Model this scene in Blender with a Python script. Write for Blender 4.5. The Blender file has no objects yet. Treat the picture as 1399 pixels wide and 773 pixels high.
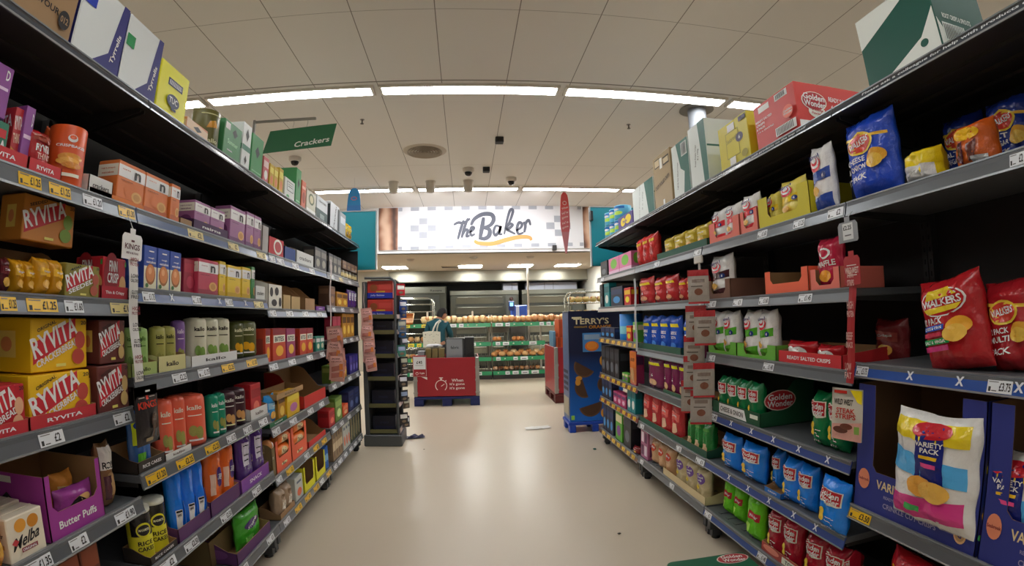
import bpy, math, random
from mathutils import noise as NZ
from math import sin, cos, pi, radians
from mathutils import Vector, Matrix, Euler
random.seed(7)
SC = bpy.context.scene
COL = SC.collection

# ------------------------------------------------------------------ helpers
GAIN = 1.0        # card and film of the packs are lighter than the sampled swatches
def lin(h):
    h = h.lstrip('#')
    out = []
    for i in (0, 2, 4):
        c = int(h[i:i+2], 16) / 255
        out.append(c/12.92 if c <= .04045 else ((c+.055)/1.055)**2.4)
    return [min(.88, c*GAIN) for c in out] + [1.0]

MATS = {}
def M(h, rough=.5, metal=0.0, bump=0.0, scale=30.0, emit=0.0, noise=0.0, coat=0.0, alpha=1.0):
    key = (h, rough, metal, bump, scale, emit, noise, coat, alpha, GAIN)
    if key in MATS: return MATS[key]
    m = bpy.data.materials.new('surface_' + h.strip('#'))
    m.use_nodes = True
    nt = m.node_tree; b = nt.nodes['Principled BSDF']
    b.inputs['Base Color'].default_value = lin(h)
    b.inputs['Roughness'].default_value = rough
    b.inputs['Metallic'].default_value = metal
    if coat: b.inputs['Coat Weight'].default_value = coat
    if alpha < 1: b.inputs['Transmission Weight'].default_value = 1-alpha
    if emit:
        b.inputs['Emission Color'].default_value = lin(h)
        b.inputs['Emission Strength'].default_value = emit
    if bump or noise:
        tc = nt.nodes.new('ShaderNodeTexCoord')
        n = nt.nodes.new('ShaderNodeTexNoise'); n.inputs['Scale'].default_value = scale
        n.inputs['Detail'].default_value = 4
        nt.links.new(tc.outputs['Object'], n.inputs['Vector'])
        if bump:
            bp = nt.nodes.new('ShaderNodeBump'); bp.inputs['Strength'].default_value = bump
            bp.inputs['Distance'].default_value = .02
            nt.links.new(n.outputs['Fac'], bp.inputs['Height']); nt.links.new(bp.outputs['Normal'], b.inputs['Normal'])
        if noise:
            mx = nt.nodes.new('ShaderNodeMix'); mx.data_type = 'RGBA'; mx.blend_type = 'MULTIPLY'
            mx.inputs['Factor'].default_value = noise
            mx.inputs['A'].default_value = lin(h)
            nt.links.new(n.outputs['Color'], mx.inputs['B'])
            nt.links.new(mx.outputs['Result'], b.inputs['Base Color'])
    MATS[key] = m
    return m

class MB:
    def __init__(s): s.v = []; s.f = []; s.m = []; s.mats = []; s.smooth = []
    def mi(s, m):
        if m not in s.mats: s.mats.append(m)
        return s.mats.index(m)
    def face(s, pts, m, sm=False):
        b = len(s.v); s.v += [tuple(p) for p in pts]; s.f.append(tuple(range(b, b+len(pts)))); s.m.append(s.mi(m)); s.smooth.append(sm)
    def grid(s, P, m, sm=True, wrap=False):
        b = len(s.v); R = len(P); C = len(P[0])
        for r in P: s.v += [tuple(p) for p in r]
        k = s.mi(m)
        for i in range(R-1):
            for j in range(C if wrap else C-1):
                j2 = (j+1) % C
                s.f.append((b+i*C+j, b+i*C+j2, b+(i+1)*C+j2, b+(i+1)*C+j)); s.m.append(k); s.smooth.append(sm)
    def box(s, x0, x1, y0, y1, z0, z1, m, ch=0.0, top=None):
        if ch <= 0:
            P = [(x, y, z) for z in (z0, z1) for y in (y0, y1) for x in (x0, x1)]
            b = len(s.v); s.v += P
            for i, q in enumerate(((0,2,3,1), (4,5,7,6), (0,1,5,4), (2,6,7,3), (0,4,6,2), (1,3,7,5))):
                s.f.append(tuple(b+k for k in q)); s.m.append(s.mi(top if (top and i == 1) else m)); s.smooth.append(False)
            return
        c = ch; b = len(s.v); k = s.mi(m)
        X = (x0, x1); Y = (y0, y1); Z = (z0, z1); idx = {}
        for i in (0, 1):
            for j in (0, 1):
                for l in (0, 1):
                    sx, sy, sz = (1, -1)[i], (1, -1)[j], (1, -1)[l]
                    for a in range(3):
                        p = [X[i] + sx*c*(a != 0), Y[j] + sy*c*(a != 1), Z[l] + sz*c*(a != 2)]
                        idx[(i, j, l, a)] = len(s.v); s.v.append(tuple(p))
        def F(q, mm=k): s.f.append(tuple(q)); s.m.append(mm); s.smooth.append(False)
        tk = s.mi(top) if top else k
        for a in range(3):
            o = [t for t in range(3) if t != a]
            for e in (0, 1):
                q = []
                for (p, r) in ((0, 0), (1, 0), (1, 1), (0, 1)):
                    t = [0, 0, 0]; t[a] = e; t[o[0]] = p; t[o[1]] = r; q.append(idx[(t[0], t[1], t[2], a)])
                if (e == 0) != (a == 1): q.reverse()
                F(q, tk if (a == 2 and e == 1) else k)
            for p in (0, 1):
                for r in (0, 1):
                    t = [0, 0, 0]; t[o[0]] = p; t[o[1]] = r
                    t2 = list(t); t2[a] = 1
                    F([idx[(*t, o[0])], idx[(*t2, o[0])], idx[(*t2, o[1])], idx[(*t, o[1])]])
        for i in (0, 1):
            for j in (0, 1):
                for l in (0, 1): F([idx[(i, j, l, a)] for a in range(3)])
    def prism(s, poly, off, mf, mb=None, ms=None):
        mb = mb or mf; ms = ms or mf
        o = Vector(off); A = [Vector(p) for p in poly]; B = [p+o for p in A]
        s.face(A, mf); s.face(list(reversed(B)), mb)
        n = len(A)
        for i in range(n): s.face([A[i], B[i], B[(i+1) % n], A[(i+1) % n]], ms)
    def lathe(s, prof, m, n=20, cx=0, cy=0, sm=True, fold=0.0, cap=True):
        P = []
        for r, z in prof:
            P.append([(cx + r*(1+fold*((-1)**j)*(.5+.5*sin(z*60)))*cos(2*pi*j/n), cy + r*(1+fold*((-1)**j)*(.5+.5*sin(z*60)))*sin(2*pi*j/n), z) for j in range(n)])
        s.grid(P, m, sm, wrap=True)
        if cap:
            s.face(list(reversed(P[0])), m); s.face(P[-1], m)
    def tube(s, path, r, m, n=8, closed=False):
        P = []; path = [Vector(p) for p in path]; L = len(path); up = None
        for i, p in enumerate(path):
            a = path[(i-1) % L] if closed else path[max(i-1, 0)]; b = path[(i+1) % L] if closed else path[min(i+1, L-1)]
            d = (b-a).normalized()
            if up is None:
                up = d.orthogonal().normalized()
            up = (up - d*up.dot(d)).normalized(); w = d.cross(up)
            P.append([p + up*(r*cos(2*pi*j/n)) + w*(r*sin(2*pi*j/n)) for j in range(n)])
        if closed: P.append(P[0])
        s.grid(P, m, True, wrap=True)
        if not closed: s.face(list(reversed(P[0])), m); s.face(P[-1], m)
    def ball(s, c, rx, ry, rz, m, n=12, k=8, rough=0.0, seed=0):
        rnd = random.Random(seed); P = []
        for i in range(k+1):
            t = pi*i/k; row = []
            for j in range(n):
                a = 2*pi*j/n; q = 1+rough*rnd.uniform(-1, 1)*(0 < i < k)
                row.append((c[0]+rx*q*sin(t)*cos(a), c[1]+ry*q*sin(t)*sin(a), c[2]-rz*q*cos(t)))
            P.append(row)
        s.grid(P, m, True, wrap=True)
    def join(s, o):
        n = len(s.v); s.v += o.v; s.f += [tuple(i+n for i in f) for f in o.f]; s.m += [s.mi(o.mats[k]) for k in o.m]; s.smooth += o.smooth
    def mesh(s, name):
        me = bpy.data.meshes.new(name)
        me.from_pydata(s.v, [], s.f)
        for m in s.mats: me.materials.append(m)
        me.polygons.foreach_set('material_index', s.m)
        me.polygons.foreach_set('use_smooth', s.smooth)
        me.update()
        return me
    def build(s, name, parent=None, loc=(0, 0, 0), rz=0.0, rx=0.0, ry=0.0):
        o = bpy.data.objects.new(name, s.mesh(name)); COL.objects.link(o)
        o.location = loc; o.rotation_euler = (rx, ry, rz); o.parent = parent
        return o

def tag(o, label=None, cat=None, group=None, kind=None):
    if label: o['label'] = label
    if cat: o['category'] = cat
    if group: o['group'] = group
    if kind: o['kind'] = kind
    return o
def thing(name, label, cat, loc=(0, 0, 0), rz=0.0, group=None):
    o = bpy.data.objects.new(name, None); COL.objects.link(o); o.location = loc; o.rotation_euler = (0, 0, rz)
    return tag(o, label, cat, group)
def structure(name, mb): return tag(mb.build(name), kind='structure')

TXT = {}
def glyphs(t, bold=True):
    if (t, bold) in TXT: return TXT[(t, bold)]
    cu = bpy.data.curves.new('t', 'FONT'); cu.body = t; cu.resolution_u = 2
    if bold: cu.offset = .022
    cu.align_x = 'CENTER'
    o = bpy.data.objects.new('t', cu); COL.objects.link(o)
    me = bpy.data.meshes.new_from_object(o.evaluated_get(bpy.context.evaluated_depsgraph_get()))
    if not len(me.vertices):
        bpy.data.objects.remove(o); print('EMPTY TEXT', repr(t), bold); return glyphs(t, False) if bold else ([], [])
    vs = [(v.co.x, v.co.y) for v in me.vertices]; fs = [tuple(p.vertices) for p in me.polygons]
    bpy.data.objects.remove(o); bpy.data.curves.remove(cu); bpy.data.meshes.remove(me)
    x0 = min(v[0] for v in vs); x1 = max(v[0] for v in vs); y0 = min(v[1] for v in vs); y1 = max(v[1] for v in vs)
    TXT[(t, bold)] = ([((x-x0)/(x1-x0)-.5, (y-y0)/(y1-y0)-.5) for x, y in vs], fs)
    return TXT[(t, bold)]

def inkmat(c, glossy=False):
    return M(c, .2, bump=.55, scale=16) if glossy else M(c, .5)
def print_ops(mb, ops, S, w, h, gloss=False, e0=.0007, de=.00045, g=1):
    """print flat artwork on the face S(u, v, e); u, v in 0..1, w and h the face's real size"""
    for i, op in enumerate(ops):
        e = e0+de*i; m = inkmat(op[-1] if op[0] != 't' else op[6], gloss)
        if op[0] == 'q':
            _, u0, v0, u1, v1, c = op
            op = ('k', ((u0, v0), (u1, v0), (u1, v1), (u0, v1)), c)
        if op[0] == 'k':
            A, B, Cc, D = op[1]; nu = 9*g if g > 1 else (1 if g == 1 else 6); nv = nu
            P = []
            for r in range(nv+1):
                t = r/nv; row = []
                for q in range(nu+1):
                    k = q/nu
                    u = (A[0]*(1-k)+B[0]*k)*(1-t)+(D[0]*(1-k)+Cc[0]*k)*t
                    v = (A[1]*(1-k)+B[1]*k)*(1-t)+(D[1]*(1-k)+Cc[1]*k)*t
                    row.append(S(u, v, e))
                P.append(row)
            mb.grid(P, m, g > 1)
        elif op[0] == 'e':
            _, cu, cv, ru, rv, c = op; n = 18; rings = 1 if g == 1 else 4
            P = [[S(cu+ru*(r/rings)*cos(2*pi*j/n), cv+rv*(r/rings)*sin(2*pi*j/n), e) for j in range(n)] for r in range(1, rings+1)]
            mb.face(P[0], m, g > 1)
            if rings > 1: mb.grid([list(p) for p in P][::-1], m, True, wrap=True)
        elif op[0] == 't':
            _, t, cu, cv, wu, hv, c, rot = (list(op)+[0])[:8]
            vs, fs = glyphs(t)
            sl = .18 if len(op) > 8 else 0
            ca, sa = cos(radians(rot)), sin(radians(rot)); b = len(mb.v); k = mb.mi(m)
            for x, y in vs:
                X = (x+sl*y)*wu*w; Y = y*hv*h
                mb.v.append(tuple(S(cu+(X*ca-Y*sa)/w, cv+(X*sa+Y*ca)/h, e+de*.5)))
            for f in fs: mb.f.append(tuple(b+q for q in f)); mb.m.append(k); mb.smooth.append(False)

# ------------------------------------------------------------------ product kinds
def make_box(st, w, h, d, sg):
    b = MB(); pr = MB(); c = M(st['c'], st.get('r', .45)); tp = M(st.get('tc', st['c']), .45)
    ch = min(.003, w*.03)
    b.box(-w/2, w/2, 0, d, 0, h, c, ch, top=tp)
    # closing flap seam on the top and a side tuck
    fl = MB(); fl.box(-w/2+ch, w/2-ch, d*.46, d*.54, h-.0005, h+.0012, tp)
    fl.box(-w/2+ch, -w/2+ch+.004, d*.1, d*.9, h-.0005, h+.0008, tp)
    print_ops(pr, st.get('f', []), lambda u, v, e: ((u-.5)*w*.985, -e, v*h*.985+.004), w, h)
    so = st.get('s', [])
    if so == 'f': so = st.get('f', [])
    if sg < 0: Sf = lambda u, v, e: (-w/2-e, d/2-(u-.5)*d*.97, v*h*.985+.004)
    else: Sf = lambda u, v, e: (w/2+e, d/2+(u-.5)*d*.97, v*h*.985+.004)
    print_ops(pr, so, Sf, d, h)
    return b, pr, [('closing_flap', fl)]

def make_bag(st, w, h, d, sg):
    b = MB(); pr = MB(); m = M(st['c'], st.get('r', .2), bump=.55, scale=16); mb_ = m
    ph = st.get('seed', 1)*1.7
    def base(u, v):
        U = 2*u-1; U = max(-1, min(1, U)); v = max(0, min(1, v))
        pv = min(1, (v/.16))**.55 * min(1, ((1-v)/.16))**.62
        t = d/2*(max(0, 1-abs(U)**2.6)**.62)*pv
        edge = (1-min(1, v/.35))+(1-min(1, (1-v)/.35))
        wr = d*.035*(sin(9*U+ph+4*v)+.7*sin(23*U+ph*2))*edge*(1-U*U) + d*.03*sin(7*v+5*U+ph)*(1-U*U)*pv
        q = NZ.noise(Vector((U*2.2+ph*3, v*3.1, ph))); q2 = NZ.noise(Vector((U*5+v*3, v*6-U*2, ph*2+4)))
        wr += d*(.16*(abs(q)-.2) + .09*(abs(q2)-.2))*(1-U*U)*min(1, pv*1.2)
        hw = w/2*(1-.025*sin(pi*v)) - w*.012*sin(17*v+ph)*abs(U)
        z = h*v - h*.035*(1-U*U)*(v**6)*(1 if ph % 2 > 1 else .3) + h*.006*sin(5*U+ph)*v**8
        return U*hw, max(t+wr, .0006 if 0 < v < 1 else 0), z
    def S(u, v, e): x, t, z = base(u, v); return (x, d/2-t-e*1.6, z)
    def Sb(u, v, e): x, t, z = base(u, v); return (x, d/2+t+e, z)
    NU, NV = (28, 32) if h > .2 and w > .1 else (16, 20)
    us = [.5-.5*cos(pi*i/NU) for i in range(NU+1)]
    vs = [0, .03, .07, .12]+[.12+.76*i/(NV-8) for i in range(1, NV-8)]+[.88, .92, .95, .975, 1]
    b.grid([[S(u, v, 0) for u in us] for v in vs], m)
    b.grid([[Sb(1-u, v, 0) for u in us] for v in vs], mb_)
    se = MB()
    for v0, v1 in ((.0, .03), (.965, 1.0)):
        for k in range(3):
            va = v0+(v1-v0)*(k+.3)/3; vb = v0+(v1-v0)*(k+.7)/3
            (pr if v0 < .5 else se).grid([[S(u, q, .0012) for u in us] for q in (va, vb)], m)
    print_ops(pr, st.get('f', []), lambda u, v, e: S(.06+u*.88, .04+v*.90, e), w*.88, h*.9, True, .0016, .0007, g=2)
    return b, pr, [('top_seal', se)]

def make_tube(st, w, h, d, sg):
    b = MB(); pr = MB(); r = w/2; m = M(st['c'], st.get('r', .35), bump=.1, scale=20)
    if st.get('lid'):
        prof = [(r*.97, 0), (r, .004), (r, h*.9), (r*.97, h*.905)]
        b.lathe(prof, m, 22, 0, r)
        lid = MB(); lm = M(st['lid'], .3, bump=.3 if st.get('crush') else 0, scale=40)
        lid.lathe([(r*1.0, h*.90), (r*1.04, h*.91), (r*1.04, h*.97), (r*.95, h*.99), (r*.6, h*1.0)], lm, 22, 0, r, fold=.03 if st.get('crush') else 0)
        ex = [('lid', lid)]
    else:
        if st.get('flat'): prof = [(r*.98, 0), (r, .003), (r, h-.003), (r*.98, h)]
        else: prof = [(r*.55, 0), (r*.93, .003), (r, .02), (r*.99, h*.3), (r, h*.6), (r*.985, h-.02), (r*.9, h-.006), (r*.5, h-.001), (r*.15, h-.004)]
        b.lathe(prof, m, 22, 0, r, fold=0 if st.get('flat') else .006)
        cap = MB(); cap.lathe([(r*.42, h-.0015), (r*.40, h+.001), (r*.1, h-.001)], M(st['c'], .4, bump=.3, scale=50), 16, 0, r, fold=.04)
        ex = [('folded_end', cap)]
    def S(u, v, e):
        a = (u-.5)*2.2 + sg*.55
        return ((r+e)*sin(a), r-(r+e)*cos(a), v*h*.9+.01)
    print_ops(pr, st.get('f', []), S, r*2.2, h*.9, True, .0012, .0006, g=2)
    return b, pr, ex

def make_tray(st, w, h, d, sg):
    """open cardboard shelf tray: low front, high back, sloped sides"""
    b = MB(); pr = MB(); c = M(st['c'], .6); br = M(st.get('in', '#8a6b48'), .8)
    t = .003; hf = st.get('hf', .35)*h; hm = st.get('hm', 1.0)*h
    b.prism([(-w/2, 0, 0), (w/2, 0, 0), (w/2, d, 0), (-w/2, d, 0)][::-1], (0, 0, t), br)
    if st.get('u'):      # U-shaped cut-out in the front
        a = w*st['u']; P = [(-w/2, 0), (w/2, 0), (w/2, hm), (w/2-a, hm), (w/2-a, hf+.02), (w/2-a-.02, hf), (-w/2+a+.02, hf), (-w/2+a, hf+.02), (-w/2+a, hm), (-w/2, hm)]
        b.prism([(x, 0, z) for x, z in P], (0, t, 0), c, br, br)
        side = [(0, 0), (d, 0), (d, hm), (0, hm)]
    else:
        b.prism([(-w/2, 0, 0), (w/2, 0, 0), (w/2, 0, hf), (-w/2, 0, hf)], (0, t, 0), c, br, br)
        side = [(0, 0), (d, 0), (d, hm), (d*.75, hm), (d*.6, hm*.93), (d*.42, (hm+hf)/2), (d*.2, hf*1.1), (0, hf)]
    b.prism([(-w/2, y, z) for y, z in side][::-1], (t, 0, 0), c, br, br)
    b.prism([(w/2, y, z) for y, z in side], (-t, 0, 0), c, br, br)
    b.prism([(-w/2, d, 0), (w/2, d, 0), (w/2, d, hm), (-w/2, d, hm)][::-1], (0, -t, 0), c, br, br)
    print_ops(pr, st.get('f', []), lambda u, v, e: ((u-.5)*w*.98, -e, v*hf*.96+.002), w, hf)
    so = st.get('s', [])
    if sg < 0: Sf = lambda u, v, e: (-w/2-e, d/2-(u-.5)*d*.97, v*h)
    else: Sf = lambda u, v, e: (w/2+e, d/2+(u-.5)*d*.97, v*h)
    print_ops(pr, so, Sf, d, h)
    return b, pr, []

def make_roll(st, w, h, d, sg):
    """horizontal roll packet lying on its side, end towards the aisle edge"""
    b = MB(); pr = MB(); r = h/2; m = M(st['c'], .3, bump=.2, scale=25)
    P = []
    for x, k in ((-w/2, .25), (-w/2+.004, .8), (-w/2+.015, 1), (0, .98), (w/2-.015, 1), (w/2-.004, .8), (w/2, .25)):
        P.append([(x, r+r*k*cos(2*pi*j/14), r+r*k*sin(2*pi*j/14)) for j in range(14)])
    b.grid(P, m, True, wrap=True); b.face(P[0], m); b.face(P[-1][::-1], m)
    def S(u, v, e):
        a = (v-.5)*2.0
        return ((u-.5)*w*.8, r-(r+e)*cos(a), r+(r+e)*sin(a))
    print_ops(pr, st.get('f', []), S, w*.8, h*.9, True, .001, .0006, g=2)
    return b, pr, []
KIND = {'box': make_box, 'bag': make_bag, 'tube': make_tube, 'tray': make_tray, 'roll': make_roll}
CACHE = {}
def product(style, name, w, h, d, sg):
    global GAIN
    key = (style, name, round(w, 2), round(h, 2), round(d, 2), sg)
    if key not in CACHE:
        st = STYLES[style]; GAIN = 1.4
        b, pr, ex = KIND[st['k']](st, w, h, d, sg)
        b.join(pr); CACHE[key] = (b.mesh(name), None, [(n, x.mesh(n)) for n, x in ex]); GAIN = 1.0
    return CACHE[key]
def put(style, name, label, cat, group, side, X, Y, z, w, h, d, yaw=0.0, tilt=0.0, roll=0.0):
    sg = -1 if side == 'L' else 1
    me, pm, ex = product(style, name, w, h, d, sg)
    o = bpy.data.objects.new(name, me); COL.objects.link(o)
    o.location = (X, Y, z); o.rotation_euler = Euler((tilt, roll, (pi/2 if side == 'L' else -pi/2)+yaw))
    tag(o, label, cat, group)
    if pm:
        c = bpy.data.objects.new('front_print', pm); COL.objects.link(c); c.parent = o
    for n, m in (ex if Y < 3.6 else []):
        c = bpy.data.objects.new(n, m); COL.objects.link(c); c.parent = o
    return o

# ------------------------------------------------------------------ artwork of the packs
def T(s, cu, cv, w, h, c, rot=0, sl=None): return ('t', s, cu, cv, w, h, c, rot) + ((1,) if sl else ())
W='#e8e6e0'; K='#1c1a1c'
def gw(c, face='#d9b23c'): # puffed crisp packet with red wordmark on top and a crisp character shape below
    return {'k':'bag','c':c,'seed':2,'f':[('k',((.1,.58),(.5,.54),(.92,.56),(.5,.62)),'#e6cfc4'),('k',((.06,.6),(.94,.57),(.96,.88),(.06,.9)),'#e6cfc4'),('k',((.09,.62),(.91,.59),(.93,.86),(.09,.88)),'#a8232b'),T('Golden',.5,.79,.74,.13,W,-3),T('Wonder',.5,.665,.78,.13,W,-3),
      ('e',.28,.36,.1,.1,face),('e',.34,.26,.12,.07,face),('q',.5,.3,.85,.315,W),('k',((.5,.24),(.82,.18),(.82,.195),(.5,.255)),W),T('6 PACK',.62,.1,.4,.05,W)]}
def nairn(c, d, lt): # oatcake carton: white cap band with n
    f=[('q',0,.62,1,.9,'#e9e2d8'),('q',0,.0,1,.14,d),('e',.55,.33,.3,.17,c),('e',.72,.24,.2,.13,'#c79a5c'),('e',.72,.24,.13,.085,'#b07e42'),T('n',.7,.74,.24,.19,K),T('oatcakes',.3,.55,.45,.035,lt),T('OATS',.25,.8,.3,.03,d)]
    return {'k':'box','c':c,'tc':d,'f':f,'s':[('q',0,.62,1,.9,'#d8cfc2'),('e',.5,.3,.36,.2,d),T('rough & wholegrain',.5,.8,.7,.04,d),T('oatcakes',.5,.7,.6,.05,d)]}
def ryv(c, sub='CRACKERBREAD', bn='#b3202c', food='#a83f36', hd='ORIGINAL'):
    f=[('k',((.02,.12),(.78,.62),(.78,1.0),(.02,.52)),bn),T('RYVITA',.4,.63,.84,.4,W,20),T(sub,.45,.33,.8,.14,W,20),T(hd,.25,.84,.34,.07,K,20),
       ('e',.86,.55,.1,.18,food),('e',.82,.22,.12,.16,food),('q',.4,.05,.58,.11,'#dfc468'),T('20',.92,.9,.1,.08,K)]
    return {'k':'box','c':c,'f':f,'s':[('q',.3,.25,.7,.75,'#d8b35a'),('e',.5,.5,.12,.14,'#c77d4d')]}
def kallo(c, t='#2b2b22', lt=W, fg='#8a8a4a'):
    return {'k':'tube','c':c,'f':[T('kallo',.5,.8,.42,.1,t),('q',.3,.62,.7,.64,t),('e',.42,.3,.12,.12,fg),('e',.6,.25,.12,.14,fg),('q',.3,.08,.7,.12,lt)]}
def sea(c2, c='#e2e2e2'): # wavy crisp packet with blue name, red arcs
    return {'k':'bag','c':c,'seed':3,'f':[('k',((0,.4),(1,.48),(1,.66),(0,.56)),c2),('k',((0,.0),(1,.02),(1,.24),(0,.16)),c2),('e',.4,.74,.28,.14,'#c22a35'),('e',.4,.77,.23,.11,W),('e',.4,.78,.17,.075,'#c22a35'),('e',.4,.8,.12,.05,W),
      T('Seabrook',.42,.86,.62,.08,'#26306e',8),('e',.78,.52,.12,.06,'#1d2f6b'),T('6',.78,.52,.07,.06,W),('e',.4,.28,.22,.08,'#cda04a')]}
def walk(c, l1, l2, pk='12 PACK'):
    return {'k':'bag','c':c,'seed':4,'f':[('k',((0,.78),(1,.7),(1,.74),(0,.82)),'#c9a437'),('e',.45,.68,.33,.15,'#d9b23a'),('e',.45,.68,.29,.12,'#b5382a'),T('WALKERS',.45,.69,.5,.09,W,8),('e',.78,.45,.2,.1,'#c9922f'),('e',.74,.4,.17,.09,'#dba944'),
      T(l1,.34,.46,.42,.07,W,4),T(l2,.34,.36,.46,.07,W,4),T(pk,.34,.22,.5,.08,W,4)]}
def txtbox(c, ops, tc=None, s=None): 
    return {'k':'box','c':c,'tc':tc or c,'f':ops,'s':s if s is not None else 'f'}
def tray(c, hf, txt=None, tcol=W, u=None, inn='#8a6b48', s=None):
    d={'k':'tray','c':c,'hf':hf,'in':inn,'f':[T(txt,.5,.5,min(.7,.09*len(txt)),.3,tcol)] if txt else [],'s':s or []}
    if u: d['u']=u
    return d
def mini(c, c2, c3=W, txt=None): # small box with a band and a motif
    return {'k':'box','c':c,'f':[('q',.05,.6,.95,.85,c3),('e',.5,.32,.3,.18,c2)]+([T(txt,.5,.72,.7,.14,K)] if txt else []),'s':[('q',.1,.6,.9,.85,c3)]}
def plain(c, c2, seed=1, c3=None):
    return {'k':'bag','c':c,'seed':seed,'f':[('k',((.1,.55),(.9,.5),(.9,.72),(.1,.78)),c2),('e',.5,.3,.28,.14,c3 or '#cda04a'),T('Crisps',.5,.65,.5,.08,W)]}
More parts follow.
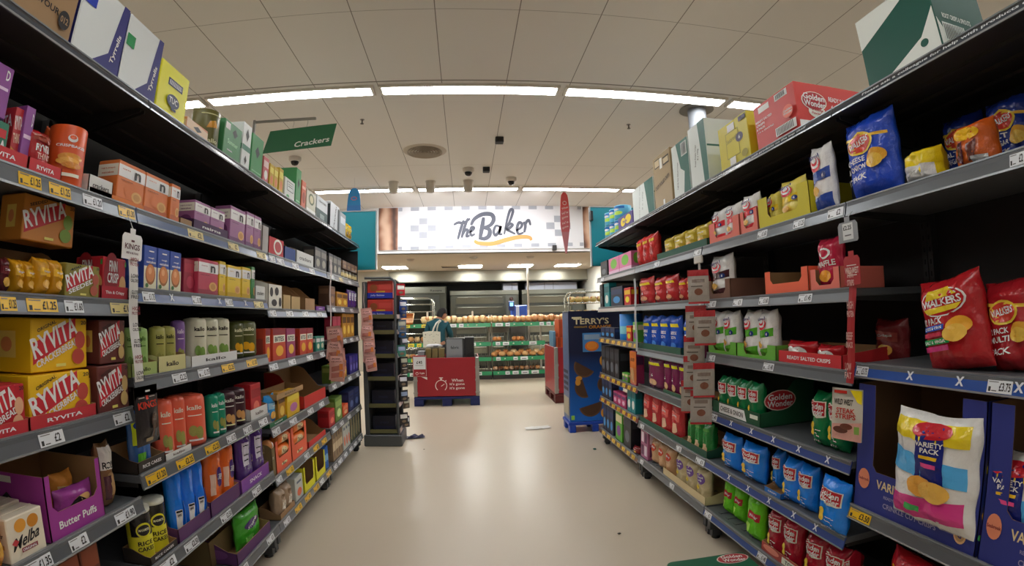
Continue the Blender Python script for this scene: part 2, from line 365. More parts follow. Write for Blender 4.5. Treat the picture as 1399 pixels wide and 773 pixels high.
STYLES={
'ctn_brown': txtbox('#8d7150',[T('CHEESE FLAVOUR',.55,.25,.6,.07,K),('q',.5,.5,.95,.75,K),('q',.52,.53,.93,.72,'#8d7150')]+[('q',.53+.04*i,.55,.53+.04*i+(.02 if i%3 else .03),.7,K) for i in range(10)]+[('e',.9,.2,.06,.1,K),T('012',.9,.2,.08,.07,'#8d7150')]),
'ctn_tyr_b': txtbox('#c3c9c9',[('k',((.35,0),(1,0),(1,.5),(.72,.25)),'#27286b'),('k',((.72,.25),(1,.0),(1,1),(.86,1)),'#27286b'),('q',0,.65,.28,.83,'#1330a0'),T('Tyrrells',.86,.36,.5,.09,W,80)],tc='#27286b'),
'ctn_tyr_g': txtbox('#c3c9c9',[('k',((.35,0),(1,0),(1,.5),(.72,.25)),'#27286b'),('k',((.72,.25),(1,.0),(1,1),(.86,1)),'#27286b'),('q',0,.55,.22,.72,'#0f8043'),T('Tyrrells',.86,.36,.5,.09,W,80)],tc='#27286b'),
'ctn_tuc': txtbox('#d6cd20',[('q',.28,.6,.8,.75,'#25304f'),('q',.32,.63,.76,.72,'#c9cbd0')]+[('q',.35+.05*i,.64,.37+.05*i,.71,'#25304f') for i in range(8)]+[('e',.5,.32,.22,.13,'#25304f'),T('TUC',.5,.33,.3,.12,W),('q',.45,.14,.62,.19,'#25304f')]),
'ctn_salmon': txtbox('#c98b6c',[('k',((.0,.3),(1,.1),(1,.75),(0,.95)),'#e3b79c'),('k',((.3,.5),(.5,.3),(.7,.5),(.5,.7)),'#33363a')]),
'ctn_green': txtbox('#3d7d4e',[('q',.05,.75,.3,.93,'#cfd8cf'),('k',((.45,.75),(.6,.62),(.75,.75),(.6,.88)),'#28352c'),T('Summer',.5,.45,.6,.13,'#9fd0a4'),('q',.2,.2,.5,.23,W)]),
'ctn_whitegreen': txtbox('#c9d6d2',[('q',0,.4,1,.52,'#2f6d58'),('k',((.3,.75),(.5,.6),(.7,.75),(.5,.9)),'#26302d'),('k',((.3,.2),(.45,.1),(.6,.2),(.45,.3)),'#26302d')]),
'ctn_green2': txtbox('#2f7f45',[('k',((.3,.6),(.5,.45),(.7,.6),(.5,.75)),'#23302a'),('q',.1,.1,.9,.13,'#78b787')]),
'pack_pink': mini('#b95a60','#d9d2c9','#d6b5b0'),
'pack_gold': mini('#b79b28','#c97b4a','#ddc65a'),
'ctn_labelled': txtbox('#bfc6c2',[('q',.2,.4,.85,.85,'#3d4a45'),('q',.23,.43,.82,.82,'#bfc6c2'),('q',.3,.6,.75,.63,K),('q',.3,.7,.75,.72,K),('e',.3,.1,.15,.1,'#3f9555')]),
'ctn_orange': txtbox('#b7573a',[('q',.1,.7,.9,.8,'#d9a58e'),('e',.5,.4,.3,.2,'#8a3b27')]),
'ctn_cream': txtbox('#b6b5a4',[('q',0,0,1,.2,'#cfd3cb'),('e',.5,.65,.3,.25,'#5d6a4f'),('e',.5,.65,.2,.17,'#b8b38f')]),
'ctn_whitedark': txtbox('#b5bcc0',[('q',0,0,1,.45,'#39504f'),('q',.3,.1,.7,.3,'#7e8f8e'),T('CRACKERS',.5,.8,.7,.08,K)]),
'ctn_whitetext': txtbox('#b9bec2',[T('CRACKERS',.5,.5,.75,.14,K,70),('q',.8,0,1,.9,'#2b3236')]),
'ctn_grey': txtbox('#8f979c',[('q',.1,.5,.9,.8,'#bfc6cc')]),
'pouch_gold': plain('#b08d1a','#d9c15a',2,'#6c5516'),
'tube_olive': {'k':'tube','c':'#514f1c','flat':1,'f':[T('kallo',.5,.15,.5,.12,'#c9c9a0'),('k',((.3,.5),(.7,.55),(.6,.75),(.4,.7)),'#b07d1f'),('q',.1,.9,.9,.93,'#b9bb8f')]},
'tube_crisp': {'k':'tube','c':'#c24d20','flat':1,'f':[T('CRISPBAKES',.5,.66,.75,.05,W),('e',.5,.8,.12,.07,W),('e',.5,.82,.08,.04,'#c24d20'),('e',.5,.45,.3,.08,'#c98a3c'),('e',.45,.37,.28,.07,'#d79a48'),('e',.55,.31,.24,.06,'#bd7a30'),('q',.25,.1,.75,.16,'#d6cfc0')]},
'box_purple': txtbox('#7c3f86',[('q',.1,.5,.9,.56,'#cdb5d3'),T('D',.8,.8,.15,.2,W),('q',.3,.15,.7,.2,'#cdb5d3')]),
'box_teal': txtbox('#1f6b52',[('q',.1,.6,.9,.8,'#b3262e'),T('A',.8,.4,.3,.3,W)]),
'box_thin': txtbox('#a82a30',[T('RYVITA',.5,.75,.85,.22,W,8),T('THINS',.5,.5,.75,.16,'#dcb8a4',8),('k',((0,.0),(1,.0),(1,.25),(0,.35)),'#b9762b')]),
'bag_thins': {'k':'bag','c':'#a32229','seed':5,'f':[T('RYVITA',.52,.62,.85,.17,W),T('THINS',.5,.43,.7,.14,'#dba59c'),('k',((0,.8),(1,.7),(1,.95),(0,.95)),'#8a3a2e')]},
'pack_orange': {'k':'bag','c':'#b04a1e','seed':3,'f':[('q',.3,.4,.7,.6,'#d8b39a')]},
'n_orange': nairn('#c06a34','#a9542a','#7a3a1c'),
'n_purple': nairn('#8e5c86','#5f2f5c','#5a2c58'),
'n_red': nairn('#a8374e','#8a2438','#6e1c2e'),
'n_yellow': nairn('#c9ad2a','#b3921a','#6b5a14'),
'n_green': nairn('#3f7f4a','#2b6035','#20482a'),
'box_blue': {'k':'box','c':'#2a4797','f':[('q',0,0,1,.52,'#c9c6ac'),('e',.5,.34,.4,.24,'#8f5a30'),('e',.5,.36,.34,.2,'#c07a48'),('e',.45,.42,.14,.08,'#d69a6a'),T('oatcakes',.5,.62,.75,.06,W),T('rough',.5,.71,.45,.05,W),('q',.3,.85,.7,.88,W),('e',.2,.08,.12,.05,'#3f6b3a')],'s':[('q',.2,.3,.8,.7,'#3a5aa8')]},
'ry_seed': ryv('#b0702a','','#a8222c','#6d8a34','SEEDED'),
'ry_front': ryv('#7c7430','SEEDED','#a8222c','#9a4c3a','400'),
'bag_amber': plain('#b58116','#d3a42a',4),
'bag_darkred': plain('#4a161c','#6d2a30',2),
'box_finn': txtbox('#a3212d',[('e',.35,.6,.33,.5,'#7f1722'),T('FINN',.42,.78,.36,.26,W),T('CRISP',.42,.5,.5,.24,W),('e',.85,.35,.15,.22,'#c9a06a'),('q',.92,.8,.99,.92,'#3b8a3a'),('e',.7,.2,.1,.12,'#7f9a3c')]),
'ry_yellow': ryv('#d2a511'),
'ry_brown': ryv('#5b2c28','CRACKERBREAD','#b3202c','#b89c63','WHOLEGRAIN'),
'ry_red': ryv('#a81f2a','CRISPBREAD','#b3202c','#c99a7a','DARK RYE'),
'k_green': kallo('#7fa05c','#4a6b34',W,'#5e7f3e'),
'k_olive': kallo('#8f8d4a'),
'k_purple': kallo('#6f4f8c','#cfc3dc'),
'k_white': kallo('#b9b8a2',K,'#8fa05c','#6f8f46'),
'k_dark': kallo('#464a1d','#d8d8b0',W,'#c9951f'),
'k_salmon': kallo('#c9573f','#e8cfc0'),
'k_teal': kallo('#0f7a5e','#cfe3d8'),
'k_choc': kallo('#341a22','#e0d6c8','#d6d3a0','#b98a54'),
'box_wine': mini('#8c1f35','#a8384e','#9c2c42'),
'box_bites': {'k':'box','c':'#b3402c','tc':'#7d1f2c','f':[('q',.05,.55,.95,.78,'#e3d5bf'),T('BITES',.5,.66,.7,.15,K),('e',.5,.28,.3,.17,'#d99a2e'),('k',((0,.8),(1,.8),(1,1),(0,1)),'#7d1f2c')],'s':[('q',.2,.2,.8,.7,'#8f3a30')]},
'box_bitesp': {'k':'box','c':'#8a2f5c','tc':'#5d1f48','f':[('q',.05,.55,.95,.78,'#e3d5bf'),T('BITES',.5,.66,.7,.15,K),('e',.5,.28,.3,.17,'#dba83a')],'s':[('q',.2,.2,.8,.7,'#8f3a30')]},
'pack_teal': mini('#2f7f6f','#cfcfb5'),
'box_melba': {'k':'box','c':'#cfc6b2','f':[T('Melba',.5,.42,.75,.26,K,8,1),('e',.35,.75,.16,.15,'#c98a2e'),('e',.7,.75,.16,.15,'#b9771f'),('q',.3,.14,.75,.24,'#7c2330'),T('ORIGINAL',.52,.19,.4,.06,W),('k',((.06,.42),(.16,.34),(.26,.42),(.16,.5)),'#a83238')],'s':[T('Toast',.5,.6,.6,.1,K,0,1),('q',.2,.3,.8,.4,'#b98f4a')]},
'bag_rolls': {'k':'bag','c':'#7c5a3c','seed':2,'f':[('q',0,.6,1,1,'#cfcac4'),T('ROLLS',.5,.68,.85,.12,K),('e',.5,.35,.3,.2,'#9b7a52'),('q',.05,.1,.5,.5,'#4a2530')]},
'bag_toast': plain('#c9853a','#e0b27a',2),
'bag_butter': {'k':'bag','c':'#8d3b86','seed':1,'f':[('e',.6,.7,.25,.12,'#c9a06a'),('k',((.2,.6),(.45,.4),(.7,.6),(.45,.8)),K),T('Butter',.5,.3,.6,.1,W,10),T('Puffs',.5,.18,.5,.1,W,10)]},
'tr_butter': tray('#8a2f82',.42,'Butter Puffs',W,.09,s=[('k',((.2,.5),(.4,.3),(.6,.5),(.4,.7)),K),('q',.05,.85,.5,.95,'#c9c6c0')]),
'tub_marmite': {'k':'tube','c':'#c9c22a','lid':'#cfd3c3','crush':1,'f':[('q',0,.5,1,.95,K),('e',.5,.62,.3,.15,'#c9c22a'),('e',.5,.62,.24,.11,K),T('MARMITE',.5,.63,.4,.05,'#e0d9b0'),T('RICE',.5,.36,.55,.09,K),T('CAKES',.5,.24,.6,.09,K)]},
'pk_popcorn': {'k':'bag','c':'#2f5d9c','seed':2,'f':[('q',0,.45,1,1,'#b9c92a'),('e',.4,.8,.35,.1,'#28408c'),T('Corn',.4,.8,.4,.08,W),('q',.1,.1,.5,.3,'#4fa02a')]},
'bag_blue': {'k':'bag','c':'#0f6ad8','seed':3,'f':[('q',.08,.08,.45,.4,'#c9ccd0'),('q',.1,.36,.42,.39,K),T('DIPPERS',.26,.32,.28,.04,K),('q',.6,.1,.95,.5,'#4f83c4')]},
'bag_orange2': {'k':'bag','c':'#c4571c','seed':4,'f':[('e',.65,.52,.17,.17,'#3e2266'),T('Snack',.65,.53,.24,.09,W,85),('q',.05,.25,.3,.6,'#c9a58f')]},
'bag_purple2': {'k':'bag','c':'#44256c','seed':2,'f':[('q',.12,.4,.5,.85,'#b9b3c4'),('q',.16,.78,.46,.8,K),('q',.16,.6,.46,.62,K),('q',.16,.5,.46,.52,K),T('Snack',.78,.5,.3,.1,'#d7b68a',85)]},
'bag_green2': {'k':'bag','c':'#3c9a2a','seed':3,'f':[('e',.5,.62,.35,.14,'#3e2266'),T('Snack',.5,.63,.5,.1,W,15),('q',.15,.15,.45,.3,'#7cc25c')]},
'bag_clear': {'k':'bag','c':'#a58f78','seed':4,'r':.2,'f':[('q',.2,.25,.8,.55,'#cfc6b8'),('e',.4,.75,.2,.12,'#7c6248'),('q',.3,.4,.7,.42,K)]},
'roll_org': {'k':'roll','c':'#c9641c','f':[('e',.5,.5,.3,.35,'#e3b88a'),T('Roll',.5,.5,.35,.3,'#5a2a14')]},
'roll_cream': {'k':'roll','c':'#c98a54','f':[('e',.5,.5,.3,.35,'#d9d2c4'),T('Roll',.5,.5,.35,.3,'#5a2a14')]},
'box_yel': mini('#c9a11a','#9c5a8a','#d9b83a'),
'bag_bluesm': plain('#1f7fc0','#7fb5d8',2),
'box_amber': mini('#a8761f','#d9b04a','#5a3b1c'),
'box_brown': mini('#5a4030','#8a6a4a','#7a5a44'),
'box_dark': mini('#2b2a2e','#8a8678','#6a675f'),
'box_navy': mini('#1a2550','#4a5a8a','#2a3768','box'),
'box_green': mini('#55762c','#b9c98a','#7f9a4f'),
'box_ored': mini('#c24a24','#e0a87a','#d9784a'),
'box_redr': mini('#a31f26','#cf6a5a','#8a1a22'),
'box_white': mini('#b8b4a8','#8a8a78','#cfcabc'),
'box_indigo': mini('#24206e','#6a68b0','#34308a'),
'pk_brown': {'k':'box','c':'#8a7458','f':[('q',0,.3,1,.55,'#b9a888'),('e',.5,.2,.3,.12,'#6a5238'),('q',.2,.7,.8,.85,'#5a4a38')],'s':[('q',.2,.2,.8,.8,'#7a664c')]},
'pk_white': {'k':'box','c':'#aeb2ac','f':[('e',.5,.3,.3,.18,'#c9603a'),('q',.2,.7,.8,.8,'#4a5a6a')],'s':[]},
'pk_darkgreen': {'k':'box','c':'#3a4034','f':[('q',.1,.1,.35,.9,'#a89a74'),('q',.55,.2,.85,.6,'#6a705a')],'s':[]},
'bottle_blue': {'k':'tube','c':'#2a5fb0','lid':'#1b2f5a','f':[('q',.2,.3,.8,.6,'#7fb0e0')]},
'card_red': txtbox('#a8242e',[('q',.1,.1,.9,.4,'#c9c4bc')]),
'jar': {'k':'tube','c':'#5a5340','lid':'#20242c','f':[('q',.1,.2,.9,.6,'#b9a878')]},
'bk_popbox': tray('#2e2a24',.55,'POPCORN',W),
'brownpack': mini('#5a2a1c','#c9601c','#7a3a20'),
# trays left
'tr_red': tray('#a8262e',.5,'RYVITA',W,s=[('q',.1,.2,.9,.3,'#c9b8a0')]),
'tr_ry': tray('#b02a30',.7,'RYVITA'),
'tr_orange': tray('#c06a2a',.45),
'tr_brown': tray('#8a6b48',.5),
'tr_purple': tray('#3a1c44',.6,'nairns'),
'tr_greyred': tray('#9d9a98',.92,None,K,s=[('q',.3,.35,.7,.6,K),('q',.34,.39,.66,.56,'#9d9a98')]),
'tr_circ': {'k':'tray','c':'#a8262e','hf':.72,'f':[('e',.6,.55,.3,.45,'#d9d2c8'),('e',.6,.55,.22,.32,'#a8262e')]},
'tr_blue': tray('#24407c',.5), 'tr_white': tray('#bfc1be',.55,'crackers','#4a4a4a',inn='#a9a59a'),
'tr_cow': {'k':'tray','c':'#c9c6bc','hf':.75,'f':[('e',.2,.7,.12,.2,K),('e',.6,.75,.15,.18,K),('e',.4,.25,.2,.15,K),('e',.85,.3,.1,.2,K)]},
'tr_tan': tray('#a38a5c',.5), 'tr_dpurple': tray('#6f3a8c',.6,'SNACK'),
'tr_finn': tray('#9e1f2c',.6,'Thin & Crispy'),
'tr_kgreen': tray('#8fa05c',.55,'kallo','#3a4a20'), 'tr_kpale': tray('#b5b07c',.85,'kallo',K), 'tr_kwhite': tray('#c3c5c3',.8,'kallo',K),
'tr_ksal': tray('#c0c0bc',.6,'kallo','#5a4a44'), 'tr_dark': tray('#2c2622',.55,'RICE CAKES',W), 'tr_salmon': tray('#b9584a',.55,None,W,.12),
'tr_violet': tray('#4e2a58',.5,s=[('e',.5,.4,.3,.2,'#6a3f76')]), 'tr_green': tray('#1f5a38',.6,'baked',W), 'tr_redtall': tray('#b0241f',.35),
'tr_yellow': tray('#c9c41f',.3,None,W,.12), 'tr_tangreen': tray('#6a5a3a',.8), 'tr_lying': tray('#9a7c54',.7,'SNACK',K),
# right
'ctn_gw_red': {'k':'box','c':'#b5342f','tc':'#e06a56','f':[('q',.12,.8,.4,.93,'#e8e2da'),('q',.55,.82,.85,.96,'#e8e2da')]+[('q',.58+.03*i,.84,.595+.03*i,.94,K) for i in range(8)]+[T('READY SALTED',.25,.62,.42,.05,W),T('CRISPS',.16,.54,.22,.05,W),T('6 PACK',.16,.46,.22,.05,W),T('16 x (6x25g)',.28,.38,.4,.04,W),('q',.5,.08,.98,.26,'#e8e2da')]+[('q',.53+.035*i,.1,.545+.035*i,.24,K) for i in range(12)]+[('e',.85,.45,.12,.13,'#d9695a'),T('Golden',.85,.48,.2,.05,W),T('Wonder',.85,.42,.2,.05,W)],
   's':[('q',0,0,.34,.2,'#d8dcdc'),('e',.24,.62,.18,.2,'#e6cfc4'),('e',.26,.4,.12,.13,'#e6cfc4'),('e',.24,.62,.165,.185,'#9a1f28'),T('Golden',.24,.7,.3,.13,W,-4),T('Wonder',.24,.56,.3,.13,W,-4),T('Fully',.27,.43,.16,.07,'#9a1f28',-4),T('Flavoured',.27,.36,.18,.05,'#9a1f28',-4),T('READY SALTED CRISPS',.7,.68,.5,.1,W,-3),T('6 PACK',.58,.52,.22,.09,W,-3),T('16 x (6x25g)',.66,.36,.36,.09,W,-3)]},
'ctn_root': {'k':'box','c':'#0f4a40','tc':'#0f4a40','f':[('k',((0,.55),(.0,1),(1,1),(.75,.92)),'#c9cfca'),('k',((.3,0),(1,0),(1,.55),(.8,.25)),'#c9cfca'),('e',.82,.16,.05,.05,'#0f4a40')],'s':[('k',((0,.0),(.25,0),(.0,.4),(0,.4)),'#c9cfca'),T('ROOT CRISPS & SPROUTS',.4,.45,.55,.07,'#c3cfca'),('q',.08,.1,.5,.35,'#c3cfca')]+[('q',.1+.03*i,.12,.115+.03*i,.33,K) for i in range(12)]},
'ctn_yellow': txtbox('#b9ad22',[('q',.25,.2,.7,.78,'#8a8118'),('q',.27,.22,.68,.76,'#b9ad22'),T('Seabrook',.47,.6,.38,.1,'#8a8118',5),('e',.72,.55,.12,.1,'#3d3550'),T('6',.72,.55,.06,.08,W),('q',.35,.78,.6,.94,'#e8e8e4'),('q',.75,.86,.98,.96,'#3d3550'),('e',.85,.16,.1,.08,'#8a8118'),('q',.35,.04,.55,.2,'#e0dccb')],s=[]),
'ctn_wg': txtbox('#c3cbc8',[('k',((.75,0),(1,.0),(1,1),(.6,1)),'#1f5a50'),T('Sweet Potato Crisps',.35,.5,.6,.05,K,80),T('8 x 100g',.5,.5,.3,.05,K,80)],s=[('q',0,.55,1,.58,'#1f5a50')]),
'ctn_wg2': txtbox('#c3cbc8',[('k',((.3,1),(1,1),(1,.3),(.5,.5)),'#1f5a50'),('k',((.6,0),(1,0),(1,.4),(.75,.5)),'#1f5a50'),T('Lightly Sea Salted Crisps',.3,.4,.7,.05,K,82),('q',.6,.7,.95,.95,'#c3cbc8')]+[('q',.63+.05*i,.72,.65+.05*i,.93,K) for i in range(6)],s=[]),
'ctn_open': txtbox('#94805c',[('q',.1,.78,.4,.95,'#3a3226'),('q',.12,.8,.38,.93,'#b5a582'),('q',.6,.74,.95,.9,'#3a3226'),('q',.63,.77,.92,.87,'#b5a582'),('q',.42,.72,.56,.92,'#d0d0c8'),T('CRISPY ROLLED CRISPS',.5,.45,.85,.07,'#33291c',10),('q',.5,.02,.6,.12,'#e0dccb')],s=[]),
'can_blue': {'k':'tube','c':'#4f9cb8','flat':1,'f':[('e',.5,.4,.3,.15,'#9fc44a'),('q',.1,.75,.9,.95,'#2a62a0'),('e',.4,.7,.2,.08,'#cfe0e6')]},
'box_puryel': txtbox('#3a2470',[('e',.35,.5,.16,.3,'#d9b81f'),('e',.7,.55,.2,.32,'#d9b81f'),T('Nik',.5,.5,.3,.2,'#3a2470')]),
'w_blue': walk('#1b3fa8','CHEESE','& ONION'), 'w_red': {'k':'bag','c':'#9e1c22','seed':3,'f':[('e',.5,.76,.42,.17,W),('e',.5,.76,.39,.155,'#a81e24'),('k',((.2,.8),(.8,.82),(.65,.93),(.3,.92)),'#e0b52a'),('k',((.25,.63),(.75,.65),(.85,.71),(.12,.7)),'#e0b52a'),T('WALKERS',.5,.76,.72,.09,W,0),T('12 PACK',.3,.55,.44,.08,W),('q',.06,.44,.55,.5,'#1f4fb0'),T('CHEESE & ONION',.3,.47,.45,.035,W),('q',.06,.37,.5,.42,'#b5304a'),('q',.06,.28,.62,.345,'#1f8a4a'),T('SALT & VINEGAR',.33,.31,.5,.038,W),('q',.06,.2,.6,.26,'#b52a6a'),('e',.78,.46,.19,.1,'#d9952e'),('e',.72,.38,.17,.1,'#e0a545')]},
'w_red2': walk('#961a22','12 PACK','MULTI','PACK'),
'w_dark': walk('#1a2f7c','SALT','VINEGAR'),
'b_yelwhite': {'k':'bag','c':'#d2b81a','seed':4,'f':[('q',0,0,1,.5,'#c9c9c9'),('q',.3,.15,.7,.35,'#8f8f8a')]},
'b_flame': {'k':'bag','c':'#b0501c','seed':3,'f':[('e',.5,.75,.35,.15,'#d9a21f'),('k',((.1,.2),(.3,.1),(.4,.6),(.2,.55)),'#4a1c28'),('k',((.5,.1),(.7,.15),(.75,.6),(.55,.5)),'#5a2a20'),('q',.6,.0,.95,.2,'#a8a8a8')]},
's_blue': sea('#24418f'), 's_red': sea('#c22a35'), 's_yellow': sea('#d0b321','#d6c25a'), 's_beef': sea('#3a1c22'), 's_green': sea('#4f9a2c'), 's_waffle': {'k':'bag','c':'#a81f3c','seed':2,'f':[('e',.5,.72,.25,.12,W),('e',.5,.72,.18,.08,'#a81f3c'),T('WAFFLE',.5,.5,.85,.12,W,4),('e',.5,.25,.3,.12,'#d98a2c'),('q',.1,.0,.5,.08,'#4a2a6c')]},
'gold_bag': plain('#a8921f','#c9b54a',2), 'red_bag': {'k':'bag','c':'#b32420','seed':2,'f':[('k',((.1,.7),(.9,.75),(.9,.85),(.1,.8)),'#d9a83a'),('e',.5,.4,.3,.15,'#8f1a1a')]},
'redpot': {'k':'bag','c':'#a3272a','seed':3,'f':[('k',((.05,.72),(.95,.72),(.9,.82),(.1,.82)),'#d9b21f'),('e',.5,.6,.28,.09,'#c9544a'),T('6',.5,.38,.15,.1,W),('e',.5,.18,.3,.1,'#c98a6a')]},
'bluepot': {'k':'bag','c':'#1c4aa8','seed':3,'f':[('k',((.05,.72),(.95,.72),(.9,.82),(.1,.82)),'#d9c41f'),T('CHEESE',.5,.55,.6,.09,W),T('ONION',.5,.42,.5,.09,W),('e',.5,.18,.3,.1,'#3f7fd0')]},
'purplepot': {'k':'bag','c':'#6a2048','seed':3,'f':[('k',((.05,.8),(.95,.8),(.9,.9),(.1,.9)),'#d9c41f'),T('6',.5,.45,.15,.1,W),('e',.5,.2,.3,.12,'#c9a27a')]},
'magenta': plain('#a3206c','#c94a8f',2), 'crimson': plain('#a82a30','#d9605a',4,'#d9a58a'), 'greenpot': {'k':'bag','c':'#1f7a35','seed':4,'f':[('k',((.05,.78),(.95,.8),(.9,.9),(.1,.88)),'#4fa04a'),('e',.5,.25,.33,.14,'#b9a884')]},
'lime': {'k':'bag','c':'#5fb81a','seed':4,'f':[('k',((.3,.5),(.95,.48),(.95,.68),(.3,.7)),'#a8232b'),T('Wonder',.62,.59,.5,.08,W),('e',.3,.25,.2,.15,'#9be04a')]},
'gw_green': gw('#0c6a3a'), 'gw_blue': gw('#1474e6'), 'gw_red': gw('#98182a'), 'gw_bluef': {**gw('#1474e6'),'seed':5},
'gw_flat': {'k':'bag','c':'#a81c24','seed':3,'f':[('e',.6,.5,.3,.3,'#d8d0cc'),('e',.3,.6,.14,.2,'#d8d0cc')]},
'creamp': {'k':'bag','c':'#b5a884','seed':2,'f':[('e',.5,.72,.38,.2,'#5f3f86'),T('lentil',.5,.78,.45,.07,W),T('curls',.5,.68,.4,.07,W),('e',.35,.4,.12,.08,'#d9b83a')]},
'clearred': {'k':'bag','c':'#b58f6a','seed':4,'f':[('e',.5,.7,.35,.18,'#b53a24'),T('Bites',.5,.72,.5,.09,W)]},
'variety': {'k':'bag','c':'#d0cfcc','seed':2,'f':[('k',((0,.0),(1,.08),(1,.3),(0,.22)),'#c2357c'),('k',((0,.48),(1,.42),(1,.62),(0,.7)),'#4a9bd0'),('k',((0,.82),(1,.8),(1,1),(0,1)),'#d9b81f'),('k',((.4,.4),(.78,.42),(.72,.98),(.42,.98)),'#16206c'),('e',.58,.93,.25,.08,'#b0202c'),T('VARIETY',.58,.8,.32,.05,W),T('PACK',.6,.74,.22,.05,W),('q',.5,.58,.7,.62,'#c9447c'),('q',.48,.66,.7,.69,'#c9a21f'),('e',.5,.38,.2,.1,'#c98f3a'),('e',.68,.36,.2,.1,'#d9a24a'),('q',.3,.12,.5,.18,'#3a8f4a')]},
'classic': {'k':'bag','c':'#a81c24','seed':2,'f':[('k',((.05,.8),(.95,.72),(.95,.82),(.05,.9)),'#d0b31a'),T('CLASSIC',.5,.62,.8,.13,'#e6dcd0',-5),T('VARIETY',.5,.48,.6,.08,'#e6c0a0',-5)]},
'pk_pink': txtbox('#c46a94',[('e',.5,.6,.3,.3,'#6fae3c'),('q',.0,.0,1,.2,'#d9a8c0')]),
'pk_pinkbox': txtbox('#9a5a7c',[('q',.1,.55,.45,.9,'#d9c0cc'),('q',.55,.55,.9,.9,'#5a2a4c'),('q',.1,.1,.45,.45,'#5a2a4c'),('q',.55,.1,.9,.45,'#d9c0cc')]),
'gift_navy': mini('#161c34','#3f86c0','#2a3558'), 'gift_teal': mini('#127a80','#d9d9c9','#1a5a60'), 'gift_red': mini('#b01f24','#d9c21f','#d9a81f'),
'book_black': mini('#16181c','#5a6068','#30343a'), 'gift_green': mini('#4f9a2c','#7a3a8c','#cfc49a'), 'gift_pink': mini('#b03a6c','#e0a8c0','#5a2a5c'),
'bottle_sky': {'k':'tube','c':'#1f7fd0','lid':'#1a2f5a','f':[('q',.2,.2,.8,.5,'#7fc0e8')]},
'box_variety': {'k':'tray','c':'#232c74','hf':.33,'hm':1.0,'u':.16,'in':'#6a5038','f':[T('VARIETY 18 PACK',.5,.75,.6,.22,'#c9b58a'),T('READY SALTED, CHEESE & ONION',.5,.48,.45,.09,'#8a86a8'),T('CRINKLE CUT CRISPS',.5,.28,.45,.13,'#8a86a8'),('e',.08,.78,.055,.26,'#c97a5c'),T('Seabrook',.08,.78,.1,.08,'#7a2a30'),('e',.9,.35,.045,.2,'#c9a27a'),('e',.9,.35,.035,.15,'#a8845c'),T('G',.9,.35,.03,.15,'#232c74')],'s':[]},
'tr_yel2': tray('#b5a91f',.3,None,W,.2,s=[('e',.5,.25,.15,.15,'#8a8118')]), 'tr_sal2': tray('#c9685a',.25,None,W,.2), 'tr_orred': tray('#d25a3c',.45,None,W,.14),
'tr_dgreen': tray('#1c4a38',.5), 'tr_gwgreen': {'k':'tray','c':'#14472c','hf':.3,'in':'#2f3a28','f':[('k',((.15,.1),(.75,.1),(.7,.9),(.15,.9)),'#d8dccf'),T('CHEESE & ONION',.43,.5,.5,.4,K),('q',.82,.5,.97,.8,'#c9cfc4')],'s':[('e',.35,.55,.3,.22,'#c9b4a8'),('e',.35,.55,.28,.2,'#a8232b'),T('Golden',.35,.62,.45,.13,W),T('Wonder',.35,.48,.48,.13,W)]},
'tr_gwred': tray('#b5262c',.75,'READY SALTED CRISPS'), 'tr_lime': tray('#5a9a34',.28,None,W,.2), 'tr_gwblue': tray('#1c5fa8',.5,'CRISPS'), 'tr_cream': tray('#bfae86',.6,inn='#a8966c'), 'tr_gwwine': {'k':'tray','c':'#9a3a34','hf':.5,'f':[('k',((.3,.1),(.95,.1),(.95,.8),(.3,.8)),'#d8d0c0'),T('TOMATO KETCHUP',.62,.45,.55,.4,K),('e',.14,.6,.12,.35,'#c97a6a')]},
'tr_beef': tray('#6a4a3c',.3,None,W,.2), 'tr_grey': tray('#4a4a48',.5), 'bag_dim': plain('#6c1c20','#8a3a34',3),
'tr_pinkd': tray('#8a2f5c',.4),
}

LEVELS = {'L0r1': 2.2, 'L0r2': 1.8, 'R0r1': 2.18, 'R0r2': 1.8, 'L1r1': 2.2, 'L1r2': 1.8, 'R1r1': 2.18, 'R1r2': 1.8, 'L2r1': 2.2, 'L2r2': 1.8, 'R2r1': 2.18, 'R2r2': 1.8, 'L3r1': 2.2, 'L3r2': 1.8, 'R3r1': 2.18, 'R3r2': 1.8, 'L0r3': 1.48, 'L0r4': 1.12, 'L0r5': 0.8, 'L0r6': 0.5, 'L0r7': 0.2, 'L1r3': 1.525, 'L1r4': 1.215, 'L1r5': 0.875, 'L1r6': 0.53, 'L1r7': 0.2, 'L2r3': 1.48, 'L2r4': 1.165, 'L2r5': 0.78, 'L2r6': 0.485, 'L2r7': 0.195, 'L3r3': 1.525, 'L3r4': 1.235, 'L3r5': 0.865, 'L3r6': 0.505, 'L3r7': 0.19, 'R0r4': 1.2, 'R0r5': 0.655, 'R0r7': 0.2, 'R1r3': 1.48, 'R1r4': 1.165, 'R1r5': 0.82, 'R1r6': 0.51, 'R1r7': 0.2, 'R2r3': 1.485, 'R2r4': 1.12, 'R2r5': 0.82, 'R2r6': 0.505, 'R2r7': 0.2, 'R3r3': 1.485, 'R3r4': 1.165, 'R3r5': 0.785, 'R3r6': 0.53, 'R3r7': 0.18}
